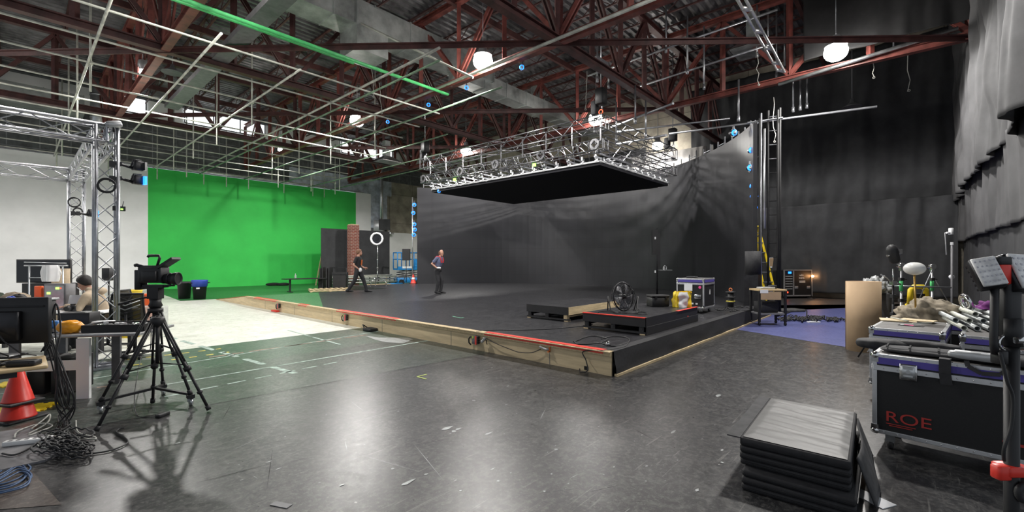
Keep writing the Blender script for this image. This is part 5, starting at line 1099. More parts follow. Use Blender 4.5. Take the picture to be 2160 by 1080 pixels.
mb = MB(); mb.rbox((0,0,.05), (.9,.35,.08), .02); obj('timber_block', mb, 'wood2', loc=dl(20.9,-9.75,0), rz=0, label='pale timber plank on the green floor left of the black cart', cat='plank')
# wheeled black carts with panels
t = thing('panel_cart', 'black wheeled cart stacked with black panels at the stage edge', 'cart', dl(24.6,-9.95,0), CR+.1)
mb = MB(); mb.box((.1,0,.09), (1.3,.5,.05)); obj('cart_base', mb, 'black', t)
for k, (x, h) in enumerate(((-.5,.95),(-.4,1.0),(-.2,.95),(-.1,1.0))): mb = MB(); mb.box((x,0,.12+h/2), (.06,.45,h)); obj('leaning_panel', mb, 'black', t)
mb = MB(); mb.box((.38,0,.5), (.62,.42,.75)); obj('equipment_rack', mb, 'black', t); mb = MB(); mb.tube([(.06,-.2,.88),(.06,-.2,1.1),(.7,-.2,1.1),(.7,-.2,.1)], .018, 6); mb.box((.38,-.215,.78),(.6,.01,.05)); obj('push_handle', mb, 'blackmet', t)
for x in (-.45,.65):
    for y in (-.18,.18): mb = MB(); mb.cyl((x-.015,y,.04), .04, .03, 12, 'X'); mb.box((x,y,.06),(.04,.03,.05)); obj('caster', mb, 'rubber', t)
t.scale = (1.15, 1.15, 1.15)
# black flat
t = thing('black_flat', 'wide black flat standing behind the brick column', 'flat', (13.0, 28.0, 0))
mb = MB(); mb.box((2.5,0,2.15), (5.0,.05,3.18)); obj('panel', mb, 'drape', t)
for x in (.2, 2.5, 4.8): mb = MB(); mb.bar((x,.05,0),(x,.05,3.7), .07,.05); mb.bar((x,.1,2.6),(x,1.2,.03), .06); obj('brace', mb, 'wood2', t)
# brick column prop
t = thing('brick_column', 'tall narrow red brick column in front of the black flat', 'column', (14.5, 26.9, 0))
mb = MB(); mb.box((.1,0,1.98), (.56,.5,3.96)); obj('shaft', mb, 'brick', t); mb = MB(); mb.box((.1,0,3.98), (.5,.44,.05)); obj('cap', mb, 'wood', t)
# scaffold rail carts under flat
t = thing('pipe_rack', 'low white rail rack on wheels in front of the black flat', 'rack', (12.4, 25.7, 0))
for z in (.28,.45,.62): mb = MB(); mb.tube([(0,0,z),(4.7,0,z)], .035, 6); mb.tube([(0,.7,z),(4.7,.7,z)], .035, 6); obj('rail', mb, 'pipe' if z != .45 else 'alub', t)
for x in (.1,1.6,3.1,4.6): mb = MB(); mb.box((x,0,.4),(.06,.05,.5)); mb.box((x,.7,.4),(.06,.05,.5)); mb.box((x,.35,.2),(.06,.75,.06)); mb.cyl((x,0,.08), .08, .05, 12, 'Y'); mb.cyl((x,.7,.08), .08, .05, 12, 'Y'); obj('rack_post', mb, 'grey', t)
for k in range(6): mb = MB(); mb.tube([(0,0,0),(4.0,.0,0)], .04, 6); obj('steel_tube', mb, 'alub' if k % 2 else 'pipe', loc=(12.6+.1*k, 25.83+.09*k, .70), label='pale steel tube lying on the rail rack, '+ORD[k]+' from the front', cat='tube', group='steel tubes on the rail rack')
mb = MB(); mb.rbox((0,0,.1), (1.6,.5,.2), .02); obj('pale_box', mb, 'wood2', loc=(15.0,24.6,0), label='long pale low box behind the walking man', cat='box')
# globe light on stand
lc = dl(22.2,-6.72,SH); t = thing('ring_light', 'round light with white fabric rim on a thin rolling stand', 'light stand', lc, CR)
mb = MB(); mb.cyl((0,0,.25), .02, 1.8, 8); mb.cyl((0,0,.3), .03, .7, 8); mb.box((0,0,.95),(.07,.07,.06)); mb.box((0,0,1.35),(.06,.06,.05)); obj('stand_pole', mb, 'chrome', t)
for a in (0, 2.1, 4.2): mb = MB(); mb.tube([(0,0,.45),(.28*math.cos(a),.28*math.sin(a),.4),(.42*math.cos(a),.42*math.sin(a),.22),(.44*math.cos(a),.44*math.sin(a),.06)], .018, 6); mb.cyl((.44*math.cos(a)-.02,.44*math.sin(a),.04), .04, .04, 10, 'X'); obj('leg', mb, 'chrome', t)
mb = MB(); mb.lathe([(.17,.0),(.30,-.02),(.33,-.10),(.325,-.16),(.25,-.155),(.24,-.06),(.17,.0)], (0,-.0,2.4), 12, 'Y'); obj('white_rim', mb, 'white', t)
mb = MB(); mb.lathe([(.0001,-.02),(.245,-.09)], (0,0,2.4), 24, 'Y'); mb.lathe([(.06,-.2),(.08,-.12),(.08,.1),(.05,.16)], (0,0,2.4), 14, 'Y'); obj('lamp_head', mb, 'screen', t)
for a in range(6): pass
# box fan / monitor above flat
t = thing('wall_heater', 'silver box with a black square front on a bracket above the flat', 'box', dl(36.2,-10.55, 3.95), CR)
mb = MB(); mb.lathe([(.55,-.0),(.75,.35),(.55,.75)], (-.25,0,.7), 4, 'Z') if 0 else mb.rbox((-.35,0,.45), (1.0,.8,1.1), .2); obj('housing', mb, 'silver', t); mb = MB(); mb.box((.28,-.42,.62), (.9,.08,.85)); obj('front_panel', mb, 'black', t); mb = MB(); mb.box((-.1,0,-.06), (1.8,.9,.12)); mb.box((.55,0,.1),(.08,.08,.3)); obj('shelf_bracket', mb, 'galv', t)
pp = D(795, 345, 36.5); mb = MB(); mb.tube([(0,0,-3.4),(0,0,2.6)], .14, 10); obj('drain_pipe', mb, 'alub', loc=(pp.x, YL-.25, 7.3), label='tall bright pipe on the wall right of the green screen', cat='pipe')
# scissor lift
t = thing('scissor_lift', 'blue scissor lift parked beside the led wall', 'lift', (17.5, 26.0, 0), -.25)
mb = MB(); mb.rbox((.6,0,.32), (1.75,.8,.35), .04); obj('chassis', mb, 'bluelift', t)
for x in (.0, 1.2):
    for y in (-.4,.4): mb = MB(); mb.cyl((x,y-.06,.19), .19, .12, 18, 'Y'); obj('wheel', mb, 'rubber', t)
mb = MB()
for k in range(3):
    z = .52+.17*k
    for y in (-.3,.3): mb.bar((-.1,y,z),(1.3,y,z+.17), .05,.06); mb.bar((1.3,y,z),(-.1,y,z+.17), .05,.06)
obj('scissor_stack', mb, 'block', t, label='folded dark green scissor arms')
mb = MB(); mb.box((.6,0,1.08), (1.8,.85,.1)); mb.box((.6,-.42,1.18),(1.8,.03,.16)); obj('platform_deck', mb, 'bluelift', t)
mb = MB()
for y in (-.42,.42):
    for z in (1.75, 2.2): mb.tube([(-.28,y,z),(1.48,y,z)], .035, 6)
    for x in (-.28,.3,.88,1.48): mb.tube([(x,y,1.12),(x,y,2.2)], .035, 6)
for x in (-.28,1.48): 
    for z in (1.75,2.2): mb.tube([(x,-.42,z),(x,.42,z)], .035, 6)
mb.box((1.15,-.44,1.5),(.5,.03,.5)); obj('guard_rail', mb, 'bluelift', t)
mb = MB(); mb.box((.4,-.445,1.2), (.7,.01,.14)); obj('white_label', mb, 'paper', t)
# speaker on stand before lift
t = thing('speaker_stand', 'narrow black speaker panel on a tripod in front of the blue lift', 'speaker', dl(25.0,-5.95,SH), CR)
mb = MB(); mb.box((0,0,1.65), (.42,.2,.65)); obj('cabinet', mb, 'black', t); mb = MB(); mb.cyl((0,0,.1), .02, 1.3, 8); obj('pole', mb, 'black', t)
for a in (.3,2.4,4.5): mb = MB(); mb.tube([(0,0,.6),(.4*math.cos(a),.4*math.sin(a),.02)], .014, 6); obj('leg', mb, 'black', t)
t = cone(dl(25.0,-5.86,SH+.0)+Vector((.3,-.1,0)), .52, 'small orange traffic cone with white band in front of the blue lift', .17); 
mb = MB(); mb.lathe([(.116,.24),(.082,.36)], n=20); obj('reflective_band', mb, 'white', t)
t = thing('gas_pipe_bracket', 'thin dark bent pipe on the white wall beside the flat', 'pipe', dl(32,-9.45,0), CR); mb = MB(); mb.tube([(-.3,0,2.9),(-.05,0,2.95),(.0,0,2.7),(-.15,0,.8),(-.2,0,.0)], .04, 6); obj('bent_pipe', mb, 'grey', t)
mb = MB(); mb.tube([(0,0,0),(1.2,0,0)], .1, 10); obj('pipe_roll', mb, 'bluelift', loc=(16.0,25.2,.1), label='blue roll lying before the scissor lift', cat='roll')
# left LED edge: pole with blue lights
ex, ey = 15.0, 20.9
t = thing('light_pole', 'slim pole at the left end of the led wall carrying blue lights', 'pole', (ex, ey+.1, SH)); mb = MB(); mb.tube([(0,0,0),(0,0,4.9)], .035, 8); obj('pole', mb, 'alub', t)
for k, (px, py) in enumerate(((875,432),(873,449),(875,473),(876,484),(874,495))):
    d = 25.2; c = D(px-1, py, d); bluelight(c, 'blue ring light on the left end pole, '+ORD[k]+' from the top', 'blue ring lights on the left end pole', (-.6,-.75,-.1), 1.2)
for (px, py, d, l) in ((984,185,15.6,'blue ring light on the stage edge truss between the two middle lamps'), (904,221,16.6,'blue ring light under the red stage truss left of the rig'), (1100,142,13.2,'blue ring light hanging right of the middle lamp'), (818,257,18.8,'blue ring light right of the lamp above the green wall'), (926,403,19.6,'blue ring light at the left end of the led ceiling'), (1424,357,21.5,'blue ring light at the right end of the rig')):
    bluelight(D(px, py, d), l, 'blue ring lights on the ceiling steel', (-.6,-.75,-.35), .8)
# ================================================================ RIGHT END OF LED WALL: tower
tx, ty = 14.75, 3.28
t = thing('light_tower', 'black pipe tower with bright tube at the right end of the led wall', 'tower', (tx, ty, 0))
mb = MB(); mb.tube([(0.05,.05,0),(0.05,.05,5.9)], .035, 8); mb.tube([(.3,-.12,0),(.3,-.12,6.15)], .03, 8); mb.tube([(.42,-.4,0),(.42,-.4,6.2)], .035, 8); mb.tube([(.25,-.38,0),(.25,-.38,6.1)], .03, 8) ; obj('upright', mb, 'towerblack', t)
mb = MB(); mb.tube([(.02,-.08,2.6),(.02,-.08,5.55)], .03, 8); obj('tube_lamp', mb, 'alub', t, label='pale tube light')
for k in range(14): mb = MB(); mb.tube([(.3,-.12,.5+.42*k),(.42,-.4,.5+.42*k)], .016, 6); obj('rung', mb, 'towerblack' if k < 10 else 'alu', t)
mb = MB(); mb.tube([(.1,.4,5.85),(.3,-.5,5.85)], .03, 8); obj('cross_arm', mb, 'alu', t)
for k, (px, py) in enumerate(((1585,317),(1582,354),(1589,392),(1590,414),(1591,437))):
    bluelight(D(px, py, 13.55), 'blue ring light on the right end tower, '+ORD[k]+' from the top', 'blue ring lights on the right end tower', (-.75,-.5,-.1) if k < 2 else (-.9,-.1,-.3), 1.05)
bluelight(D(1547, 280, 14.0), 'blue ring light above the right top corner of the led wall', 'blue ring lights on the right end tower', (-.6,-.7,-.2), 1.05)
t = thing('amplifier_drum', 'black round drum standing on boxes at the right end of the led wall', 'drum', dl(13.0, 7.05, 0)); mb = MB(); mb.cyl((0,0,1.25), .21, .68, 20); obj('drum_shell', mb, 'nylon', t); mb = MB(); mb.box((0,0,.63), (.36,.36,1.24)); obj('equipment_stack', mb, 'blackmet', t)
# yellow ladder
t = thing('step_ladder', 'tall yellow fibreglass step ladder leaning behind the light tower', 'ladder', dl(14.6, 8.2, 0), CR)
for (a, b) in (((-.35,.0,2.75),(.1,-.25,0)), ((-.1,.0,2.75),(.45,-.25,0))): mb = MB(); mb.bar(a, b, .07, .03, (0,1,0)); obj('front_rail', mb, 'yellow', t)
for (a, b) in (((-.35,.05,2.7),(-.25,.7,0)), ((-.1,.05,2.7),(.35,.7,0))): mb = MB(); mb.bar(a, b, .06, .03, (0,1,0)); obj('rear_rail', mb, 'yellow', t)
for k in range(8): f = (k+.6)/8.6; A = Vector((-.35,0,2.75)).lerp(Vector((.1,-.25,0)), f); B = Vector((-.1,0,2.75)).lerp(Vector((.45,-.25,0)), f); mb = MB(); mb.bar(A, B, .08, .025); obj('step', mb, 'alu', t)
mb = MB(); mb.rbox((-.22,.02,2.77), (.34,.2,.05), .03); obj('ladder_top', mb, 'yellow', t)
# rolling work table
t = thing('tool_cart', 'black rolling cart loaded with tools beside the stage end', 'cart', dl(11.5, 6.62, .001), CR-.05)
mb = MB(); mb.box((0,0,.9), (.7,.5,.04)); obj('top_shelf', mb, 'oak', t); mb = MB(); mb.box((0,0,.3), (.68,.48,.04)); obj('lower_shelf', mb, 'grey', t)
for x in (-.32,.32):
    for y in (-.22,.22): mb = MB(); mb.box((x,y,.5), (.05,.05,.82)); mb.cyl((x-.015,y,.045), .045, .03, 12, 'X'); mb.box((x,y,.09),(.03,.03,.05)); obj('leg', mb, 'black', t)
mb = MB(); mb.box((-.05,-.255,.76), (.5,.01,.2)); obj('drawer', mb, 'cardboard', t); mb = MB(); mb.box((-.22,-.262,.87),(.2,.004,.09)); obj('white_label', mb, 'paper', t)
TC = dl(11.5, 6.62, .001)
for i, (x, y, z, s, m, n, l) in enumerate(((-.05,0,.921,(.4,.2,.05),'silver','tool_tray','grey tray of parts on the tool cart'), (.15,.05,.921,(.2,.12,.09),'black','power_drill','dark tool at the right of the tool cart top'), (-.05,0,.321,(.46,.34,.28),'nylon','equipment_bag','black bag on the lower shelf of the tool cart'))):
    mb = MB(); mb.rbox((0,0,s[2]/2), s, .03); obj(n, mb, m, loc=TC+rot2((x, y, z), CR), rz=CR+.1, label=l, cat='tool' if i < 2 else 'bag')
for k in range(12):
    x, y = 1655+10.5*k, 676+random.uniform(-3, 3); floorcable([(x+random.uniform(-16, 16), y+random.uniform(-4.5, 4.5)) for _ in range(8)], .016, 'rubber', 'black cable in the pile on the blue floor, '+ORD[k]+' from the left', z=.02, wob=.05)
floorcable([(1645,668),(1680,655),(1700,655),(1702,668),(1710,676)], .016, 'rubber', 'black cable arching over the pile on the blue floor', z=.02)
mb = MB(); mb.box((0,0,.02), (.3,.1,.03)); obj('connector_strip', mb, 'paper', loc=G(1716, 681), rz=CR, label='white plug strip in front of the cable pile', cat='power strip')
mb = MB(); mb.rbox((0,0,.04), (.9,.5,.08), .05); obj('flat_mat', mb, 'felt', loc=G(1662, 657), rz=CR+.2, label='flat grey mat lying on the blue floor behind the cart', cat='mat')
# rack case against the drape
t = thing('amplifier_rack', 'tall rack case with glowing blue display against the back drapes', 'rack case', dl(19.4, 11.85, 0), CR+.12)
mb = MB(); mb.box((.7,.35,.68), (1.32,.7,1.1)); obj('case_body', mb, 'caseblack', t)
mb = MB()
for x in (.04,.48,1.36): mb.box((x,-.005,.68), (.05,.03,1.15))
for z in (.12,1.24): mb.box((.7,-.005,z), (1.36,.03,.05))
obj('edge_extrusion', mb, 'alub', t)
for k in range(6): mb = MB(); mb.box((.26,-.006,.42+.11*k), (.33,.02,.03)); obj('rack_unit', mb, 'silver', t)
mb = MB(); mb.box((.3,-.01,1.13), (.14,.02,.09)); obj('blue_display', mb, 'blueglow', t); mb = MB(); mb.box((.2,-.012,.27), (.04,.02,.06)); obj('red_indicator', mb, 'redglow', t)
text('wihi', .12, 'whiteink', t, (.76,-.004,.98), (PI/2,0,0)); text('INSTS', .1, 'whiteink', t, (.74,-.004,.86), (PI/2,0,0))
mb = MB(); mb.box((.9,-.003,.76), (.28,.004,.02)); mb.box((.9,-.003,.71), (.28,.004,.02)); obj('small_print', mb, 'whiteink', t)
for x in (.62,1.2): mb = MB(); mb.rbox((x,-.005,.48), (.16,.02,.11), .02); obj('handle_plate', mb, 'grey', t)
for x in (.12,1.26): mb = MB(); mb.cyl((x,.1,.06), .06, .05, 12, 'Y'); mb.cyl((x,.6,.06), .06, .05, 12, 'Y'); obj('caster', mb, 'rubber', t)
t = thing('work_lamp', 'small glowing orange lamp right of the rack case', 'lamp', dl(19.5, 13.2, 0)); mb = MB(); mb.ell((0,0,.97), (.05,.05,.05), 12, 8); obj('bulb', mb, 'orangeglow', t); mb = MB(); mb.tube([(0,.06,0),(0,.06,.95)], .02, 6); mb.cyl((0,.06,0), .15, .03, 14); obj('stand', mb, 'black', t)
ld = bpy.data.lights.new('orange_lamp', 'POINT'); ld.energy = 5; ld.color = (1,.5,.2); ld.shadow_soft_size = .05; lo = bpy.data.objects.new('orange_lamp', ld); COL.objects.link(lo); lo.parent = t; lo.location = (-.1,-.1,.97)
t = thing('framed_notice', 'small framed notice on the black door right of the led wall', 'notice', (23.44, 4.75, 1.35)); 
pz = D(1631, 553, 20.6); t.location = (pz.x, pz.y, pz.z); t.rotation_euler = (0,0,CR)
mb = MB(); mb.box((0,0,0), (.42,.03,.52)); obj('frame', mb, 'paper', t); mb = MB(); mb.box((0,-.018,0), (.34,.006,.38)); obj('brown_sheet', mb, 'cardboard', t)
mb = MB(); mb.box((0,0,1.25), (1.5,.06,2.5)); mb.box((.62,-.04,1.1),(.04,.04,.2)); obj('door_1', mb, 'blackm', loc=dl(21.0, 12.35, 0), rz=CR, kind='structure')
# ================================================================ RIGHT FOREGROUND
w_ = dl(-.734, .679); CRZ = math.atan2(w_.y, w_.x)     # direction of the case fronts (toward image right and the camera)
c1 = dl(3.9, 3.16, 0)
case1 = fcase(c1, CRZ, 1.25, .6, .84, 'large black flight case with red lettering and purple band, nearest the camera', z0=.15, lid=.12, latches=(.24, 1.02))
text('ROE', .125, 'redink', case1, (.085,.006,.27), (PI/2,0,0), sx=1.25)
mb = MB()
for z, l in ((.25,.19),(.235,.15)): mb.box((.19,.006,z), (l,.004,.005))
mb.box((.84,.006,.285), (.12,.004,.02)); mb.box((.79,.006,.3),(.03,.004,.035), 0, 0, .6); obj('red_print', mb, 'redink', case1)
def onc(base, x, y, z): return base+rot2((x, y, z), CRZ)
c2 = dl(5.42, 4.36, 0); case2 = fcase(c2, CRZ, .66, 1.22, .84, 'medium flight case with purple band behind the cardboard roll side, holding plywood', z0=.15, lid=.12)
mb = MB(); mb.box((.33,.55,.8435), (.24,.14,.003)); obj('label_recess', mb, 'caseblack', case2); mb = MB(); mb.box((.31,.52,.846), (.09,.05,.003)); obj('red_sticker', mb, 'pink', case2); mb = MB(); mb.box((.25,.52,.846), (.04,.05,.003)); obj('white_sticker', mb, 'paper', case2)
c3 = onc(c2, .78, 0, 0); case3 = fcase(c3, CRZ, 1.25, 1.22, .84, 'wide flight case with purple band carrying the pile of steel tubes', z0=.15, lid=.12)
c4_ = onc(c2, .1, 1.55, 0); fcase(c4_, CRZ, .9, .8, .80, 'flight case at the back under the tan canvas bundle', z0=.15, lid=.12)
c5_ = onc(c2, 1.1, 1.55, 0); fcase(c5_, CRZ, 1.2, .9, .80, 'flight case at the back under the far ends of the steel tubes', z0=.15, lid=.12)
# steel tubes: local dir +y of the cases
def steel(x, y0, z, L, label, r=.03, tilt=0, yaw=0, m='pvc'):
    o = onc(c3, x, y0, z); d = rot2((math.sin(yaw), math.cos(yaw), 0), CRZ); d = Vector((d.x, d.y, tilt)).normalized(); q = Vector((0,0,1)).rotation_difference(d).to_matrix()
    mb = MB(); n = 16; vs = []
    for (rr, s) in ((r, 0), (r, L), (r*.78, L), (r*.78, 0)):
        for j in range(n): a = 2*PI*j/n; vs.append(q@Vector((rr*math.cos(a), rr*math.sin(a), s)))
    mb.add(vs, [(i*n+j, i*n+(j+1)%n, ((i+1)%4)*n+(j+1)%n, ((i+1)%4)*n+j) for i in range(4) for j in range(n)], True)
    return obj('steel_tube', mb, m, loc=o, label=label, cat='tube', group='steel tubes on the flight cases')
tl_old = [(.10,.10,.873,2.0,-.05),(.24,-.06,.873,2.1,-.03),(.34,.02,.873,2.0,-.06),(.43,.12,.873,2.1,.0),(.60,.05,.873,2.0,-.02),(.72,.14,.873,2.1,.03),(.86,.12,.873,2.0,.02),
      (.18,.30,.933,1.9,-.07),(.33,.34,.933,2.0,-.04),(.47,.40,.933,1.9,-.03),(.60,.45,.933,2.0,.0),(.74,.5,.933,1.9,.02),(.42,.7,.993,1.8,-.05),(.56,.75,.993,1.8,-.02)]
tl = [(.02+.105*k, .42+.05*k, .873, 2.0, -.19+.02*math.sin(k*2)) for k in range(7)]+[(-.06+.115*k, .68+.07*k, .933, 1.9, -.2+.03*math.sin(k*3)) for k in range(5)]+[(.10,1.0,.993,1.8,-.2),(.26,1.06,.993,1.8,-.16)]
tn = ['leftmost of the bottom row','longest at the front of the bottom row','third from left in the bottom row','fourth from left in the bottom row','fifth from left in the bottom row','sixth from left in the bottom row','rightmost of the bottom row','leftmost of the middle row','second in the middle row','third in the middle row','fourth in the middle row','rightmost of the middle row','left one on top','right one on top']
for k, (x, y, z, L, yw) in enumerate(tl): steel(x, y, z, L, 'grey steel tube on the flight cases, '+tn[k], yaw=yw, m='pvc' if k % 4 else 'pipe')
t = thing('tube_clamps', 'shiny round pipe clamp on top of the steel tube pile', 'clamp', onc(c3, .0, 1.55, 1.1)); mb = MB(); mb.torus((0,0,0), .09, .03, 20, 8, (.4,-1,.3)); obj('clamp_ring', mb, 'chrome', t); mb = MB(); mb.ell((.1,-.05,-.07), (.07,.05,.05)); obj('clamp_bolt', mb, 'galv', t)
def lumpy(name, c, s, m, label, cat='cloth', seed=0, amp=.35, nu=48, nv=20, rz=0, fr=2.4):
    mb = MB()
    def fn(u, v):
        a = 2*PI*u; b = PI/2*v; p = Vector((math.cos(a)*math.sin(b), math.sin(a)*math.sin(b), math.cos(b))); n = 1+amp*noise.noise(p*fr+Vector((seed, 0, 0)))+amp*.5*noise.noise(p*fr*2.6+Vector((seed, 5, 0)))
        return (p.x*s[0]*n, p.y*s[1]*n, max(0, p.z)*s[2]*n)
    mb.grid(fn, nu, nv); mb.f.append(tuple(i*(nv+1)+nv for i in range(nu-1, -1, -1))); mb.mi.append(0); mb.sm.append(False)
    return obj(name, mb, m, loc=c, rz=rz, label=label, cat=cat)
lumpy('canvas_bundle', onc(c4_, .30, .3, .803), (.34,.36,.27), 'tancloth', 'crumpled tan canvas bundle left of the steel tubes', 'canvas', 3, .4)
lumpy('purple_cloth', onc(c3, .2, 1.5, 1.03), (.14,.1,.09), 'magenta', 'small magenta cloth on the steel tubes', 'cloth', 6, .5, 24, 10)
# plywood offcuts under globe lamp
for i, (x, y, z, sx, sy, r_) in enumerate(((.15,1.0,.843,.36,.3,.2),(.35,1.05,.857,.34,.22,-.15))):
    mb = MB(); mb.box((0,0,.006), (sx,sy,.012)); obj('plywood_offcut', mb, 'wood', loc=onc(c2, x, y, z), rz=CRZ+r_, label=['pale plywood offcut on the medium flight case, left one','pale plywood offcut beside the globe lamp stem'][i], cat='board')
for i, x in enumerate((.28,.5)): mb = MB(); mb.tube([(0,0,.01),(.3*(1-2*i),.18,.014)], .009, 6); obj('small_rod', mb, 'pipe', loc=onc(c2, x, .8, .858), label=['thin pale rod on the medium flight case','second thin pale rod near the steel tubes'][i], cat='rod')
# globe lamp
gp = D(1932, 668, 6.3); gp.z = .8435; t = thing('globe_lamp', 'white oval glass globe lamp on a thin brass stem', 'lamp', gp)
top = D(1929, 580, 6.3)-gp
mb = MB(); mb.tube([(0,0,0), (top.x,top.y,top.z+.02)], .012, 8); mb.cyl((0,0,0), .045, .02, 14); obj('brass_stem', mb, 'brass', t)
mb = MB(); mb.ell((top.x,top.y,top.z+.09), (.125,.125,.092), 28, 18); obj('glass_globe', mb, 'glasswhite', t)
# yellow tool case behind
yc = D(1937, 612, 8.2); t = thing('yellow_case', 'yellow plastic case handle sticking up behind the tan canvas', 'case', (yc.x, yc.y, .02), CR)
mb = MB(); mb.rbox((0,0,.42), (.38,.2,.84), .05); obj('case_body', mb, 'yellow', t); mb = MB(); mb.tube([(-.16,0,.82),(-.14,0,1.09),(-.08,0,1.15),(.08,0,1.15),(.14,0,1.09),(.16,0,.82)], .045, 8); obj('handle', mb, 'yellow', t); mb = MB(); mb.box((0,0,1.0),(.2,.05,.045)); obj('grip', mb, 'black', t)
# grip stands
def gripstand(px, d, ytop, label, m='alub', green=False, head=True):
    b = dl(d, (px-CXP)/F*d, 0); zt = CAMH+(HZ-ytop)*d/F; t = thing('grip_stand', label, 'stand', b, CR)
    mb = MB(); mb.cyl((0,0,.25), .018, zt*.55, 10); mb.cyl((0,0,zt*.5), .013, zt*.5, 10); obj('column', mb, m, t)
    if green: mb = MB(); mb.cyl((0,0,zt*.72), .027, .22, 10); obj('green_sleeve', mb, 'pipebright', t)
    for a in (.4, 2.5, 4.6): mb = MB(); mb.tube([(0,0,.6),(.2*math.cos(a),.2*math.sin(a),.55),(.45*math.cos(a),.45*math.sin(a),.03)], .012, 6); obj('leg', mb, m, t)
    for z in (zt*.62, zt*.85): mb = MB(); mb.box((0,0,z), (.06,.06,.05)); mb.tube([(.02,0,z),(.09,0,z)], .01, 6); obj('collar', mb, 'black', t)
    if head: mb = MB(); mb.cyl((0,-.04,zt), .045, .09, 14, 'Y'); mb.box((0,0,zt-.05),(.04,.05,.08)); mb.tube([(-.05,0,zt+.02),(.07,0,zt-.02)], .012, 6); obj('grip_head', mb, 'chrome', t)
    return t, zt
t, zt = gripstand(1901, 7.6, 560, 'silver grip stand with green sleeve left of the globe lamp', green=True)
t, zt = gripstand(1966, 8.0, 562, 'silver grip stand with green sleeve right of the globe lamp', green=True)
mb = MB(); mb.tube([(0,-.03,zt-.0),(-.22,.0,.98)], .008, 6); mb.tube([(0,.0,zt-.15),(.3,.0,.9)], .008, 6); obj('strut', mb, 'alu', t)
t, zt = gripstand(1884, 7.2, 600, 'dark grip stand holding the black lamp head above the cardboard roll', 'blackmet', head=False)
q0 = dl(7.2, (1884-CXP)/F*7.2, 0)
mb = MB(); mb.tube([(0,0,zt),(.0,0,zt+.25)], .012, 6); mb.tube([(0,0,zt+.02),(-.12,0,zt+.12),(-.2,0,zt+.16)], .012, 6); mb.tube([(0,0,zt+.05),(.12,0,zt+.0)], .014, 6); mb.box((0,0,zt+.02),(.07,.07,.07)); obj('arm', mb, 'chrome', t)
t = thing('black_lamp_head', 'black hooded lamp head tilted on the dark grip stand', 'lamp head', D(1884, 537, 7.2), CR); mb = MB(); mb.lathe([(.05,-.14),(.075,-.1),(.08,.08),(.065,.13),(.03,.16),(.0001,.165)], n=20, axis=(-.25,0,1)); obj('hood', mb, 'rubber', t); mb = MB(); mb.tube([(-.1,0,-.02),(.12,0,.02)], .018, 8); mb.box((.1,0,.05),(.05,.06,.08)); obj('yoke', mb, 'chrome', t)
t2 = dl(8.1, 6.75, 0); mb = MB(); mb.tube([(0,0,0),(1.1,.0,-.03)], .014, 8); obj('horizontal_rod', mb, 'alu', loc=D(1872, 603, 7.7), rz=CR, label='long thin rod level between the grip stands', cat='rod')
# cardboard roll
rc = G(1821, 739); t = thing('cardboard_roll', 'big upright roll of brown cardboard on the blue floor', 'roll', rc, CR)
mb = MB(); P = []; n = 90
for i in range(n+1):
    a = -1.0+2*PI*i/n*1.55; r = .25+.015*i/n; P.append((r*math.cos(a), r*math.sin(a)))
P += [(.36+.0, .12)] if 0 else []
vs = [(x, y, 0) for x, y in P]+[(x, y, 1.27-.0*y) for x, y in P]; m_ = len(P); mb.add(vs, [(i, i+1, m_+i+1, m_+i) for i in range(m_-1)], True); o = obj('cardboard_sheet', mb, 'cardboard', t); md = o.modifiers.new('s', 'SOLIDIFY'); md.thickness = .006
mb = MB(); P = [(.235+.10*math.cos(a), .13+.10*math.sin(a)) for a in [k*2*PI/20 for k in range(21)]]; vs = [(x, y, 0) for x, y in P]+[(x, y, 1.25) for x, y in P]; mb.add(vs, [(i, i+1, 22+i, 21+i) for i in range(20)], True); o = obj('inner_roll', mb, 'cardboard', t); md = o.modifiers.new('s', 'SOLIDIFY'); md.thickness = .005
c = D(1850, 600, 9.2); t = thing('plastic_wrap', 'grey plastic film bundle hanging behind the cardboard roll', 'plastic', (c.x, c.y, 0))
o = lumpy('film', (0,0,1.0), (.5,.22,.27), 'trashfilm', 'x', 'x', 9, .5); o.parent = t; o.name = 'film_bundle'
for k in ('label','category'): del o[k]
mb = MB(); mb.rbox((0,0,.5), (.7,.45,1.0), .05); obj('carton', mb, 'nylon', t)
# white pole on right wall with camera
pz = D(2008, 612, 9.6); t = thing('wall_pole', 'thin pale pole with a small white camera in the far right corner', 'pole', (pz.x, pz.y, 0)); mb = MB(); mb.tube([(0,0,0),(0,0,2.05)], .02, 8); obj('pole', mb, 'grey', t); mb = MB(); mb.ell((.06,0,1.3),(.05,.05,.05),12,8); mb.box((0,0,2.02),(.05,.05,.06)); obj('white_fitting', mb, 'paper', t)
t = thing('wall_camera', 'small white security camera on the right wall drapes', 'camera', D(2006, 488, 9.5), CR); mb = MB(); mb.rbox((0,0,.0), (.06,.08,.14), .02); obj('camera_body', mb, 'paper', t); mb = MB(); mb.tube([(-.02,0,-.03),(-.1,0,-.03)], .02, 8); mb.tube([(0,.0,.0),(.03,.16,-.02),(.02,.12,-.5)], .01, 6); obj('bracket', mb, 'paper', t)
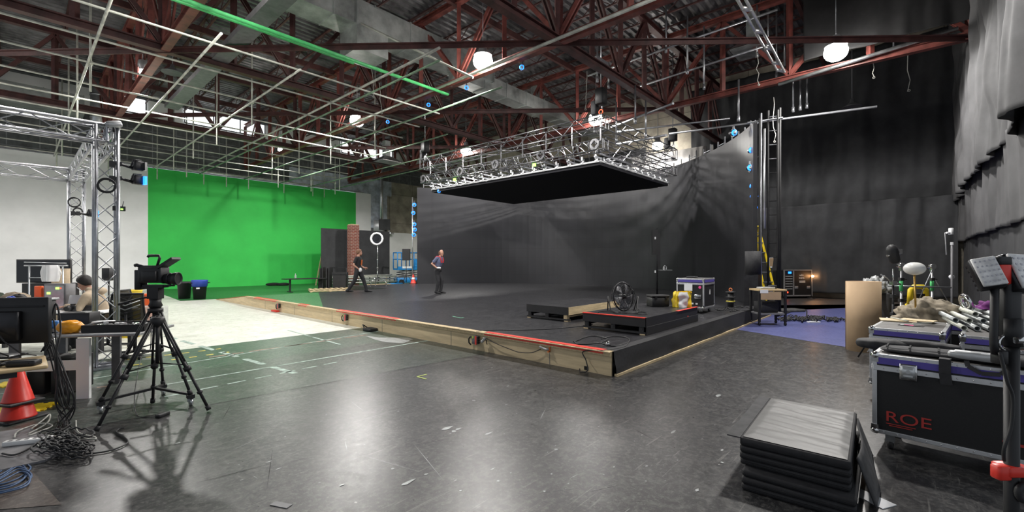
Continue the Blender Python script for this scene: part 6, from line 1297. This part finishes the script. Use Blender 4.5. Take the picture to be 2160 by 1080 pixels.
# ---- bags on case 1
def softbar(name, c, L, w, h, rz, m, label, seed, cat='bag', taper=.0, par=None):
    mb = MB()
    def fn(u, v):
        a = 2*PI*v; e = math.sin(PI*min(1, max(0, u)))**.22 if 0 < u < 1 else .02; n = 1+.18*noise.noise(Vector((u*L*5, math.cos(a)*1.3, seed)))+.1*noise.noise(Vector((u*L*14, math.sin(a)*2, seed)))
        sg = lambda x: math.copysign(abs(x)**.6, x); return (L*u, w/2*e*n*sg(math.cos(a))*(1-taper*u), h/2+h/2*e*n*sg(math.sin(a)))
    mb.grid(fn, 40, 20); o = obj(name, mb, m, loc=c, rz=rz, parent=par)
    if label: o['label'] = label; o['category'] = cat
    return o
t = thing('tripod_bag', 'long grey and black padded bag lying across the nearest flight case', 'bag', onc(c1, .03, .22, .843), CRZ+.05)
softbar('bag_body', (0,0,0), 1.3, .24, .055, 0, 'felt', None, 3, par=t)
softbar('side_panel', (.0,-.05,-.002), 1.25, .2, .045, 0, 'nylon', None, 8, par=t)
for x in (.05,.2,.38): mb = MB(); mb.box((x,-.02,.055), (.012,.2,.006)); obj('seam_strap', mb, 'blackm', t)
t = thing('plastic_packet', 'clear and white plastic packet strapped on the nearest flight case', 'packet', onc(c1, .47, .045, .90), CRZ)
softbar('wrapper', (0,0,-.03), .32, .09, .07, 0, 'silver', None, 12, par=t); mb = MB(); mb.rbox((.15,0,.022), (.22,.07,.03), .012); obj('white_content', mb, 'white', t)
t = thing('strap_bundle', 'black webbing strap looping over the front of the nearest flight case', 'strap', onc(c1, .46, -.015, .70), CRZ)
for (P, w) in (([(0,.08,.16),(.0,.0,.16),(.0,-.008,.05),(.01,-.008,-.04)], .07), ([(.12,.03,.165),(.13,-.012,.13),(.2,-.03,.09),(.3,-.03,.1),(.34,-.03,.15),(.3,.03,.19)], .03)):
    mb = MB()
    for a, b in zip(P[:-1], P[1:]): mb.bar(a, b, w, .006, (0,-1,.3))
    obj('strap', mb, 'nylon', t)
softbar('black_bag', onc(c1, .62, .17, .846), .55, .22, .08, CRZ-.05, 'nylon', 'black nylon bag at the right end of the nearest flight case', 21)
softbar('dark_jacket', onc(c1, -.20, .50, .80), .42, .24, .10, CRZ+.15, 'nylon', 'black cloth bundle hanging off the left rear corner of the nearest flight case', 25, 'cloth')
softbar('blue_black_cloth', onc(c1, .12, .55, .845), .42, .16, .07, CRZ-.03, 'bluerim' if 0 else 'nylon', 'dark cloth roll at the back of the nearest flight case', 28, 'cloth')
# ---- stack of folded black pads
pc = dl(2.88, 2.20, 0); pz0 = 0; PRZ = CRZ+.14
def pad(k, x, y, z, lx, ly, lz, rz, m, label, wr=False):
    t = thing('folding_pad', label, 'pad', pc+rot2((x, y, z), PRZ), PRZ+rz); t['group'] = 'stack of black padded mats'
    mb = MB(); mb.rbox((-lx/2, ly/2, lz/2), (lx, ly, lz*.96), .02); obj('pad_body', mb, 'nylon', t)
    if wr:
        mb = MB()
        def fn(u, v):
            X = -lx+.02+(lx-.04)*u; Y = .02+(ly-.04)*v; e = min(u, 1-u, v, 1-v); n = .010*noise.noise(Vector((X*2.0+1, Y*13+X*3, 2)))+.006*noise.noise(Vector((X*5, Y*26+X*5, 7))); return (X, Y, lz+.004+n*min(1, e*8)+.008*min(1, e*12))
        mb.grid(fn, 50, 80); obj('vinyl_top', mb, 'vinyl', t, label='creased grey vinyl top')
    else:
        mb = MB(); mb.box((-lx/2, -.003, lz*.5), (lx*.98,.006,.006)); mb.box((.003, ly/2, lz*.5), (.006,ly*.98,.006)); obj('seam_piping', mb, 'rubber', t)
LX, LY = .66, 1.22
n = ['lowest','second from the bottom','third from the bottom','fourth from the bottom','fifth from the bottom','second from the top']
for k in range(6):
    low = k < 3; pad(k, .03 if low else 0, -.09 if low else 0, .047*k, LX+.0, LY, .047, random.uniform(-.02,.02), 'nylon', 'black padded mat in the stack by the big flight case, '+n[k])
pad(6, 0, 0, .283, LX, LY, .06, 0, 'vinyl', 'topmost padded mat with creased grey vinyl top in the stack', True)
mb = MB(); mb.box((-.40,LY+.0,.34) if 0 else (-LX-.04,LY/2,.338), (.09,LY,.008)); obj('pad_flap', mb, 'felt', loc=pc, rz=PRZ, label='grey fabric flap along the left edge of the top mat', cat='flap')
mb = MB()
def fn(u, v): return (.02+.10*v+.02*math.sin(u*5), LY*(.15+.8*u), .30*(1-v)+.02*v*math.sin(u*9)+.01)
mb.grid(fn, 20, 8); o = obj('hanging_cover', mb, 'felt', loc=pc, rz=PRZ, label='dark fabric cover hanging down the right side of the mat stack', cat='cover'); md = o.modifiers.new('s', 'SOLIDIFY'); md.thickness = .01
# ---- work light on stand, right foreground
sp = dl(1.62, 1.822, 0); t = thing('work_light_stand', 'black tripod stand in the right foreground carrying two led work lights', 'light stand', sp, CR)
mb = MB(); mb.cyl((0,0,.12), .021, 1.22, 16); obj('pole', mb, 'black', t, label='thick black pole'); mb = MB(); mb.rbox((0,0,.89), (.09,.07,.035), .012); mb.rbox((-.05,-.01,.885), (.05,.04,.05), .012); obj('red_collar', mb, 'conered', t)
mb = MB(); mb.cyl((0,0,1.34), .03, .1, 16); mb.rbox((.0,.01,1.47), (.06,.05,.2), .015); mb.rbox((-.045,0,1.30), (.03,.045,.05), .01); mb.tube([(-.06,0,1.62),(-.065,0,1.35),(-.06,0,1.31)], .012, 8); obj('mount_bracket', mb, 'black', t)
mb = MB(); mb.torus((-.02,-.0,1.35), .026, .006, 16, 6, (0,1,0)); mb.tube([(-.02,-.03,1.365),(.02,-.03,1.365)], .012, 8); mb.tube([(0,0,1.345),(.2,0,1.33)], .02, 8); obj('clamp_knob', mb, 'chrome', t)
for a in (.6, 2.7, 4.8): mb = MB(); mb.tube([(0,0,.5),(.45*math.cos(a),.45*math.sin(a),.02)], .014, 8); obj('leg', mb, 'black', t)
for i, (cx, cz, w, h, rz, lab) in enumerate(((-.093,1.612,.072,.115,-.45,'left led work light'), (.047,1.612,.12,.14,.15,'right led work light'))):
    mb = MB(); mb.m = Matrix.Translation((cx,-.01,cz)) @ Matrix.Rotation(rz, 4, 'Z') @ Matrix.Rotation(-.22*(1 if i == 0 else -.2), 4, 'Y') @ Matrix.Rotation(-.4, 4, 'X'); mb.rbox((0,.028,0), (w,.045,h), .01)
    for k in range(6): mb.box((0,.055,-h*.4+h*.16*k), (w*.9,.02,.006))
    obj('lamp_housing', mb, 'blackmet', t, label=lab)
    mb = MB(); mb.m = Matrix.Translation((cx,-.01,cz)) @ Matrix.Rotation(rz, 4, 'Z') @ Matrix.Rotation(-.22*(1 if i == 0 else -.2), 4, 'Y') @ Matrix.Rotation(-.4, 4, 'X'); mb.rbox((0,.001,0), (w*.94,.012,h*.94), .006); obj('diffuser_lens', mb, 'ledpanel', t)
    mb = MB(); mb.m = Matrix.Translation((cx,-.01,cz)) @ Matrix.Rotation(rz, 4, 'Z') @ Matrix.Rotation(-.22*(1 if i == 0 else -.2), 4, 'Y') @ Matrix.Rotation(-.4, 4, 'X')
    for a in range(5):
        for b in range(5): mb.box((-w*.36+w*.18*a, -.006, -h*.34+h*.17*b), (w*.07,.002,h*.05))
    obj('diode_array', mb, 'ledgrey', t)
mb = MB(); mb.rbox((-.035,.01,1.60), (.05,.05,.075), .012); obj('red_switch_box', mb, 'conered', t); mb = MB(); mb.rbox((-.035,.01,1.65), (.05,.05,.03), .008); obj('hinge_block', mb, 'black', t)
mb = MB(); mb.tube(smooth([(-.065,-.02,1.32),(-.05,-.03,1.22),(-.03,-.03,1.16),(-.035,-.03,1.06),(-.06,-.03,.98),(-.05,-.02,.93)], 6), .0055, 8); obj('power_cord', mb, 'rubber', t)
mb = MB(); mb.torus((.02,-.03,.82), .03, .012, 16, 8, (0,1,0)); obj('cable_ring', mb, 'rubber', t)
mb = MB(); mb.prism([(0,0),(.14,.02),(.06,.55),(-.02,.5)], .001, .006); obj('white_board_scrap', mb, 'paper', loc=G(1862,1075), rz=CR+.2, label='pale scrap of board on the floor right of the mat stack', cat='board')
mb = MB(); mb.bar((0,0,.003),(.06,-.13,.003), .05, .004); obj('tape_scrap', mb, 'grey', loc=G(575,1062), label='short grey tape strip on the floor at the bottom edge', cat='tape')
# ================================================================ PEOPLE  (local: +X faces forward, +Y the person's left, Z up)
def fuse(name, mb, m, parent, voxel=.011, smooth_it=6, label=None):
    me = mb.mesh(name); o = bpy.data.objects.new(name, me); COL.objects.link(o)
    r = o.modifiers.new('r', 'REMESH'); r.mode = 'VOXEL'; r.voxel_size = voxel; r.use_smooth_shade = True
    s = o.modifiers.new('s', 'SMOOTH'); s.factor = .5; s.iterations = smooth_it
    dg = bpy.context.evaluated_depsgraph_get(); m2 = bpy.data.meshes.new_from_object(o.evaluated_get(dg)); bpy.data.objects.remove(o)
    m2.materials.clear()
    for x in (m if isinstance(m, (list, tuple)) else [m]): m2.materials.append(M[x])
    o = bpy.data.objects.new(name, m2); COL.objects.link(o); o.parent = parent
    if label: o['label'] = label
    return o
def limb(mb, pts, rs):
    P = [Vector(p) for p in pts]; mb.tube(P, n=12, rs=rs)
    for p, r in zip(P, rs): mb.ell(p, (r, r, r), 12, 8)
def torso(mb, sects):     # (center, half depth x, half width y)
    vs = []; n = 20
    for c, a, b in sects:
        for j in range(n): t = 2*PI*j/n; sg = lambda x: math.copysign(abs(x)**.85, x); vs.append(Vector(c)+Vector((a*sg(math.cos(t)), b*sg(math.sin(t)), 0)))
    k = len(sects); mb.add(vs, [(i*n+j, i*n+(j+1)%n, (i+1)*n+(j+1)%n, (i+1)*n+j) for i in range(k-1) for j in range(n)]+[tuple(range(n-1,-1,-1)), tuple((k-1)*n+j for j in range(n))])
def head(mb, c, s=1.0, pitch=0, yaw=0):
    T = mb.m; mb.m = T @ Matrix.Translation(c) @ Matrix.Rotation(yaw, 4, 'Z') @ Matrix.Rotation(pitch, 4, 'Y') @ Matrix.Scale(s, 4)
    mb.ell((-.005,0,.015), (.098,.077,.115), 24, 16); mb.ell((.025,0,-.055), (.068,.056,.065), 20, 12); mb.ell((.065,0,-.098), (.026,.03,.02), 12, 8)       # skull, jaw, chin
    mb.ell((.098,0,-.022), (.02,.013,.024), 10, 8); mb.ell((.106,0,-.034), (.013,.015,.011), 10, 8)                     # nose
    mb.ell((.082,0,.022), (.018,.045,.011), 12, 8); mb.ell((.086,0,-.066), (.014,.026,.008), 12, 6); mb.ell((.085,0,-.078), (.013,.022,.008), 12, 6)    # brow, lips
    for y in (-1, 1): mb.ell((.0,y*.077,-.012), (.02,.011,.032), 10, 8); mb.ell((.07,y*.045,-.03), (.02,.02,.018), 10, 8)
    mb.m = T
def facebits(parent, c, s=1.0, pitch=0, yaw=0):
    X = Matrix.Translation(c) @ Matrix.Rotation(yaw, 4, 'Z') @ Matrix.Rotation(pitch, 4, 'Y') @ Matrix.Scale(s, 4)
    for y in (-1, 1): mb = MB(); mb.m = X; mb.ell((.083,y*.032,.002), (.008,.013,.006), 10, 6); obj('eye', mb, 'hairdk', parent)
def hand(mb, w, fwd, palm, s=1.0, curl=.7, side=1):
    """w wrist, fwd direction of the fingers, palm normal"""
    f = Vector(fwd).normalized(); p = Vector(palm).normalized(); t = f.cross(p).normalized()*side; w = Vector(w)
    c = w+f*.05*s
    for k in range(4): b = w+f*.085*s+t*(.03-.02*k)*s; limb(mb, [w+f*.01+t*(.015-.01*k)*s, b], [.019*s, .0135*s])
    for k, L in enumerate((.07,.08,.075,.06)):
        b = w+f*.09*s+t*(.03-.02*k)*s; pts = [b]; d = f.copy(); q = b
        for j, seg in enumerate((.45,.32,.23)):
            d = (d*math.cos(curl*.6)+p*math.sin(curl*.6)).normalized() if j == 0 else (d+p*curl*.7).normalized(); q = q+d*L*seg*s; pts.append(q)
        limb(mb, pts, [.0105*s,.0098*s,.009*s,.008*s])
    b = w+f*.03*s+t*.03*s; limb(mb, [b, b+(t*.7+f*.6+p*.3).normalized()*.035*s, b+(t*.5+f*.8+p*.6).normalized()*.065*s], [.014*s,.0115*s,.009*s])
def shoe(mb, a, d, s=1.0):
    d = Vector((d[0], d[1], d[2] if len(d) > 2 else 0)).normalized(); a = Vector(a); u = Vector((0,0,1))
    for k, (f, r, z) in enumerate(((-.05,.046,.058),(.0,.05,.062),(.05,.05,.055),(.10,.05,.046),(.15,.047,.038),(.19,.037,.03))): 
        p = a+d*f; mb.ell((p.x, p.y, a.z+z-.0), (r*1.15, r*.95, z), 12, 8)
def hairmesh(parent, c, m, s=1.0, pitch=0, yaw=0, vol=1.0, long=0, beard=False):
    mb = MB(); mb.m = Matrix.Translation(c) @ Matrix.Rotation(yaw, 4, 'Z') @ Matrix.Rotation(pitch, 4, 'Y') @ Matrix.Scale(s, 4)
    def fn(u, v):
        a = 2*PI*u; front = max(0, math.cos(a)); lim = 2.15-1.15*(max(0, math.cos(a)+.25)/1.25)**1.1; b = lim*v; n = 1+.05*noise.noise(Vector((math.cos(a)*3, math.sin(a)*3, b*3)))
        return Vector((-.008+.106*vol*n*math.cos(a)*math.sin(b), .085*vol*n*math.sin(a)*math.sin(b), .018+.124*vol*n*math.cos(b)))
    mb.grid(fn, 28, 12); o = obj('hair', mb, m, parent); md = o.modifiers.new('s', 'SOLIDIFY'); md.thickness = .012; md.offset = -1
    if beard:
        mb = MB(); mb.m = Matrix.Translation(c) @ Matrix.Rotation(yaw, 4, 'Z') @ Matrix.Rotation(pitch, 4, 'Y') @ Matrix.Scale(s, 4); mb.ell((.052,0,-.09), (.045,.052,.042), 14, 8); obj('beard', mb, m, parent)
# ---- man walking (black t-shirt)
FZ = SH+.004
def walker(loc, rz, label, pose):
    t = thing('person', label, 'person', loc, rz); g = pose
    skin = MB()
    head(skin, g['head'], 1, g.get('hp', 0), g.get('hy', 0))
    limb(skin, [Vector(g['neck']), Vector(g['head'])+Vector((-.015,0,-.06))], [.062,.055])
    torso(skin, g['torso'])
    for s in ('L', 'R'):
        sh, el, wr = [Vector(p) for p in g['arm'+s]]; limb(skin, [sh, sh.lerp(el, .5), el, el.lerp(wr, .35), wr], [.052,.046,.038,.038,.026]); hand(skin, wr, g['fwd'+s], g['palm'+s], 1, g.get('curl', .6), 1 if s == 'L' else -1)
        hp, kn, an = [Vector(p) for p in g['leg'+s]]; limb(skin, [hp, hp.lerp(kn, .5), kn, kn.lerp(an, .3), an], [.085,.075,.055,.055,.04])
        limb(skin, [an, an+Vector(g['toe'+s])*.06+Vector((0,0,-.05))], [.036,.022])
    fuse('body', skin, 'skin', t, .009, 4); facebits(t, g['head'], 1, g.get('hp', 0), g.get('hy', 0))
    top = MB(); torso(top, [(c, a+.02, b+.016) for c, a, b in g['torso'][1:]])
    for s in ('L', 'R'):
        sh, el, wr = [Vector(p) for p in g['arm'+s]]; e = sh.lerp(el, .62) if not g.get('long') else el; limb(top, [sh+Vector((0,0,.005)), sh.lerp(e, .5), e], [.069,.066,.064])
        if g.get('long'): limb(top, [el, el.lerp(wr, .5), el.lerp(wr, .93)], [.062,.056,.044])
        limb(top, [Vector(g['neck'])+Vector((0,0,-.045)), sh], [.066,.062])
    fuse('shirt', top, g['shirt'], t, .011, 6)
    tr_ = MB()
    for s in ('L', 'R'):
        hp, kn, an = [Vector(p) for p in g['leg'+s]]; limb(tr_, [hp, hp.lerp(kn, .5), kn, kn.lerp(an, .5), an+Vector((0,0,-.015))], [.108,.096,.078,.07,.064])
    torso(tr_, [(c, a+.026, b+.022) for c, a, b in g['torso'][:3]]); fuse('trousers', tr_, g['trous'], t, .011, 6)
    for s in ('L', 'R'):
        sm_ = MB(); an = Vector(g['leg'+s][2]); shoe(sm_, (an.x, an.y, an.z-.085), g['toe'+s]); limb(sm_, [an, an+Vector((0,0,-.04))], [.05,.05]); fuse('shoe', sm_, 'black', t, .009, 3)
    return t
tor = lambda x0, lean: [((x0,0,.90),.105,.155), ((x0+.0*lean,0,.98),.10,.15), ((x0+.1*lean,0,1.08),.098,.145), ((x0+.25*lean,0,1.22),.112,.165), ((x0+.35*lean,0,1.34),.115,.18), ((x0+.42*lean,0,1.43),.085,.15), ((x0+.45*lean,0,1.47),.05,.07)]
p1 = dict(head=(.06,0,1.63), hy=0, neck=(.02,0,1.47), torso=tor(0,.06), shirt='shirtblack', trous='trousers',
  armR=[(-.0,-.19,1.40),(-.10,-.25,1.13),(.08,-.19,.97)], fwdR=(.8,.25,-.45), palmR=(0,.8,-.2), armL=[(.02,.19,1.40),(.0,.24,1.12),(.20,.2,1.0)], fwdL=(1,0,-.05), palmL=(0,-.7,-.4),
  legR=[(-.0,-.09,.90),(-.10,-.10,.49),(-.37,-.10,.11)], toeR=(1,-.05,-.0), legL=[(.02,.09,.90),(.20,.10,.50),(.33,.10,.095)], toeL=(1,.05,0))
pl1 = dl(18.2, (755-CXP)/F*18.2, FZ); t = walker(pl1, CR+.05, 'walking man in black t-shirt with orange print and black trousers, holding a white cloth', p1)
hairmesh(t, p1['head'], 'hairred', beard=True)
mb = MB()
def fn(u, v): y = -.1+.2*u; z = 1.12+.22*v; return (.142-.6*y*y+.015*math.sin((z-1.1)*9)+.012*v, y, z)
mb.grid(fn, 8, 8); obj('orange_print', mb, 'orangetape', t)
mb = MB(); mb.ell((0,0,0), (.07,.045,.09), 14, 10); obj('white_cloth', mb, 'paper', loc=pl1+rot2((.14,-.16,.93), CR+.05), rz=CR, label='white cloth held in the walking man right hand', cat='cloth')
# ---- second man (leaning forward, blue grey shirt, red straps)
p2 = dict(head=(.13,0,1.60), hp=.1, hy=-.5, neck=(.06,0,1.45), torso=tor(-.02,.16), shirt='shirtblue', trous='trousers',
  armR=[(.04,-.19,1.39),(-.14,-.27,1.18),(.05,-.24,1.03)], fwdR=(.8,.3,-.1), palmR=(0,.5,-.6), armL=[(.05,.19,1.39),(-.1,.28,1.17),(-.14,.24,.93)], fwdL=(0,-.1,-1), palmL=(.3,-.7,0),
  legR=[(-.02,-.09,.90),(.05,-.10,.50),(-.03,-.10,.095)], toeR=(1,-.3,0), legL=[(-.02,.09,.90),(.10,.09,.51),(.05,.07,.095)], toeL=(1,.2,0))
pl2 = dl(17.5, (925-CXP)/F*17.5, FZ); t = walker(pl2, CR-.35, 'man in blue grey shirt with red shoulder straps leaning forward by the led wall', p2)
mb = MB(); mb.m = Matrix.Translation(p2['head']); mb.grid(lambda u, v: Vector((-.01-.1*math.cos(2*PI*u*.5-PI/2)*1.0, .082*math.sin(PI*(u-.5)), -.06+.12*v)), 14, 5); o = obj('hair', mb, 'hairred', t); md = o.modifiers.new('s', 'SOLIDIFY'); md.thickness = .008
for s in (-1, 1):
    mb = MB(); P = smooth([(-.09,s*.09,1.18),(-.1,s*.1,1.33),(-.04,s*.1,1.455),(.08,s*.1,1.46),(.155,s*.09,1.37),(.165,s*.06,1.22)], 5)
    for a, b in zip(P[:-1], P[1:]): mb.bar(a, b, .055, .03, (1,0,.2))
    obj('red_strap', mb, 'redstrap', t)
mb = MB(); mb.ell((0,0,0), (.09,.06,.04), 14, 8); obj('white_glove_pair', mb, 'paper', loc=pl2+rot2((.15,-.24,1.02), CR-.35), rz=CR, label='white gloves held at the leaning man waist', cat='gloves')
# ---- seated man in beige hoodie (faces image left)
sp_ = dl(8.25, (203-CXP)/F*8.25, 0); srz = CR+PI+.35
t = thing('person', 'seated man with dark hair in a beige hoodie working at the rear desk', 'person', sp_, srz)
hd = Vector((.17,0,1.235)); skin = MB(); head(skin, hd, .98, .28, 0); limb(skin, [(.08,0,1.07), hd+Vector((-.03,0,-.05))], [.062,.056])
ts = [((-.05,0,.50),.12,.17), ((-.05,0,.58),.125,.17), ((-.04,0,.72),.11,.155), ((.0,0,.86),.12,.175), ((.04,0,.98),.12,.19), ((.06,0,1.05),.08,.15)]
torso(skin, ts); aR = [Vector((.05,-.2,1.0)), Vector((.14,-.25,.80)), Vector((.38,-.12,.83))]; aL = [Vector((.05,.2,1.0)), Vector((.14,.25,.80)), Vector((.38,.12,.83))]
for A, sd in ((aR, -1), (aL, 1)): limb(skin, A, [.05,.04,.026]); hand(skin, A[2], (.9,-.2*sd,-.15), (0,0,-1), 1, .5, sd)
for s in (-1, 1): limb(skin, [(-.03,s*.1,.55),(.40,s*.13,.54),(.40,s*.13,.11),(.5,s*.13,.05)], [.09,.06,.042,.035])
fuse('body', skin, 'skin', t, .009, 4); facebits(t, hd, .98, .28, 0); hairmesh(t, hd, 'hairdk', .98, .28, 0, 1.07)
top = MB(); torso(top, [(c, a+.03, b+.025) for c, a, b in ts])
for A in (aR, aL): limb(top, [A[0], A[0].lerp(A[1], .5), A[1], A[1].lerp(A[2], .5), A[1].lerp(A[2], .92)], [.078,.072,.066,.06,.05]); limb(top, [Vector((.04,0,1.06)), A[0]], [.09,.08])
top.torus((.03,0,1.11), .085, .04, 20, 8, (-.25,0,1)); top.ell((-.07,0,1.09), (.09,.11,.07), 16, 10); fuse('hoodie', top, 'hoodie', t, .011, 6, 'beige hoodie with hood down')
tr_ = MB()
for s in (-1, 1): limb(tr_, [(-.03,s*.1,.56),(.2,s*.12,.57),(.40,s*.13,.54),(.40,s*.13,.3),(.40,s*.13,.12)], [.115,.1,.08,.07,.06])
tr_.ell((-.04,0,.56), (.15,.19,.12), 16, 10); fuse('trousers', tr_, 'trousers', t, .012, 5)
for s in (-1, 1): sm_ = MB(); shoe(sm_, (.40,s*.13,.012), (1,0,0)); fuse('shoe', sm_, 'black', t, .01, 3)
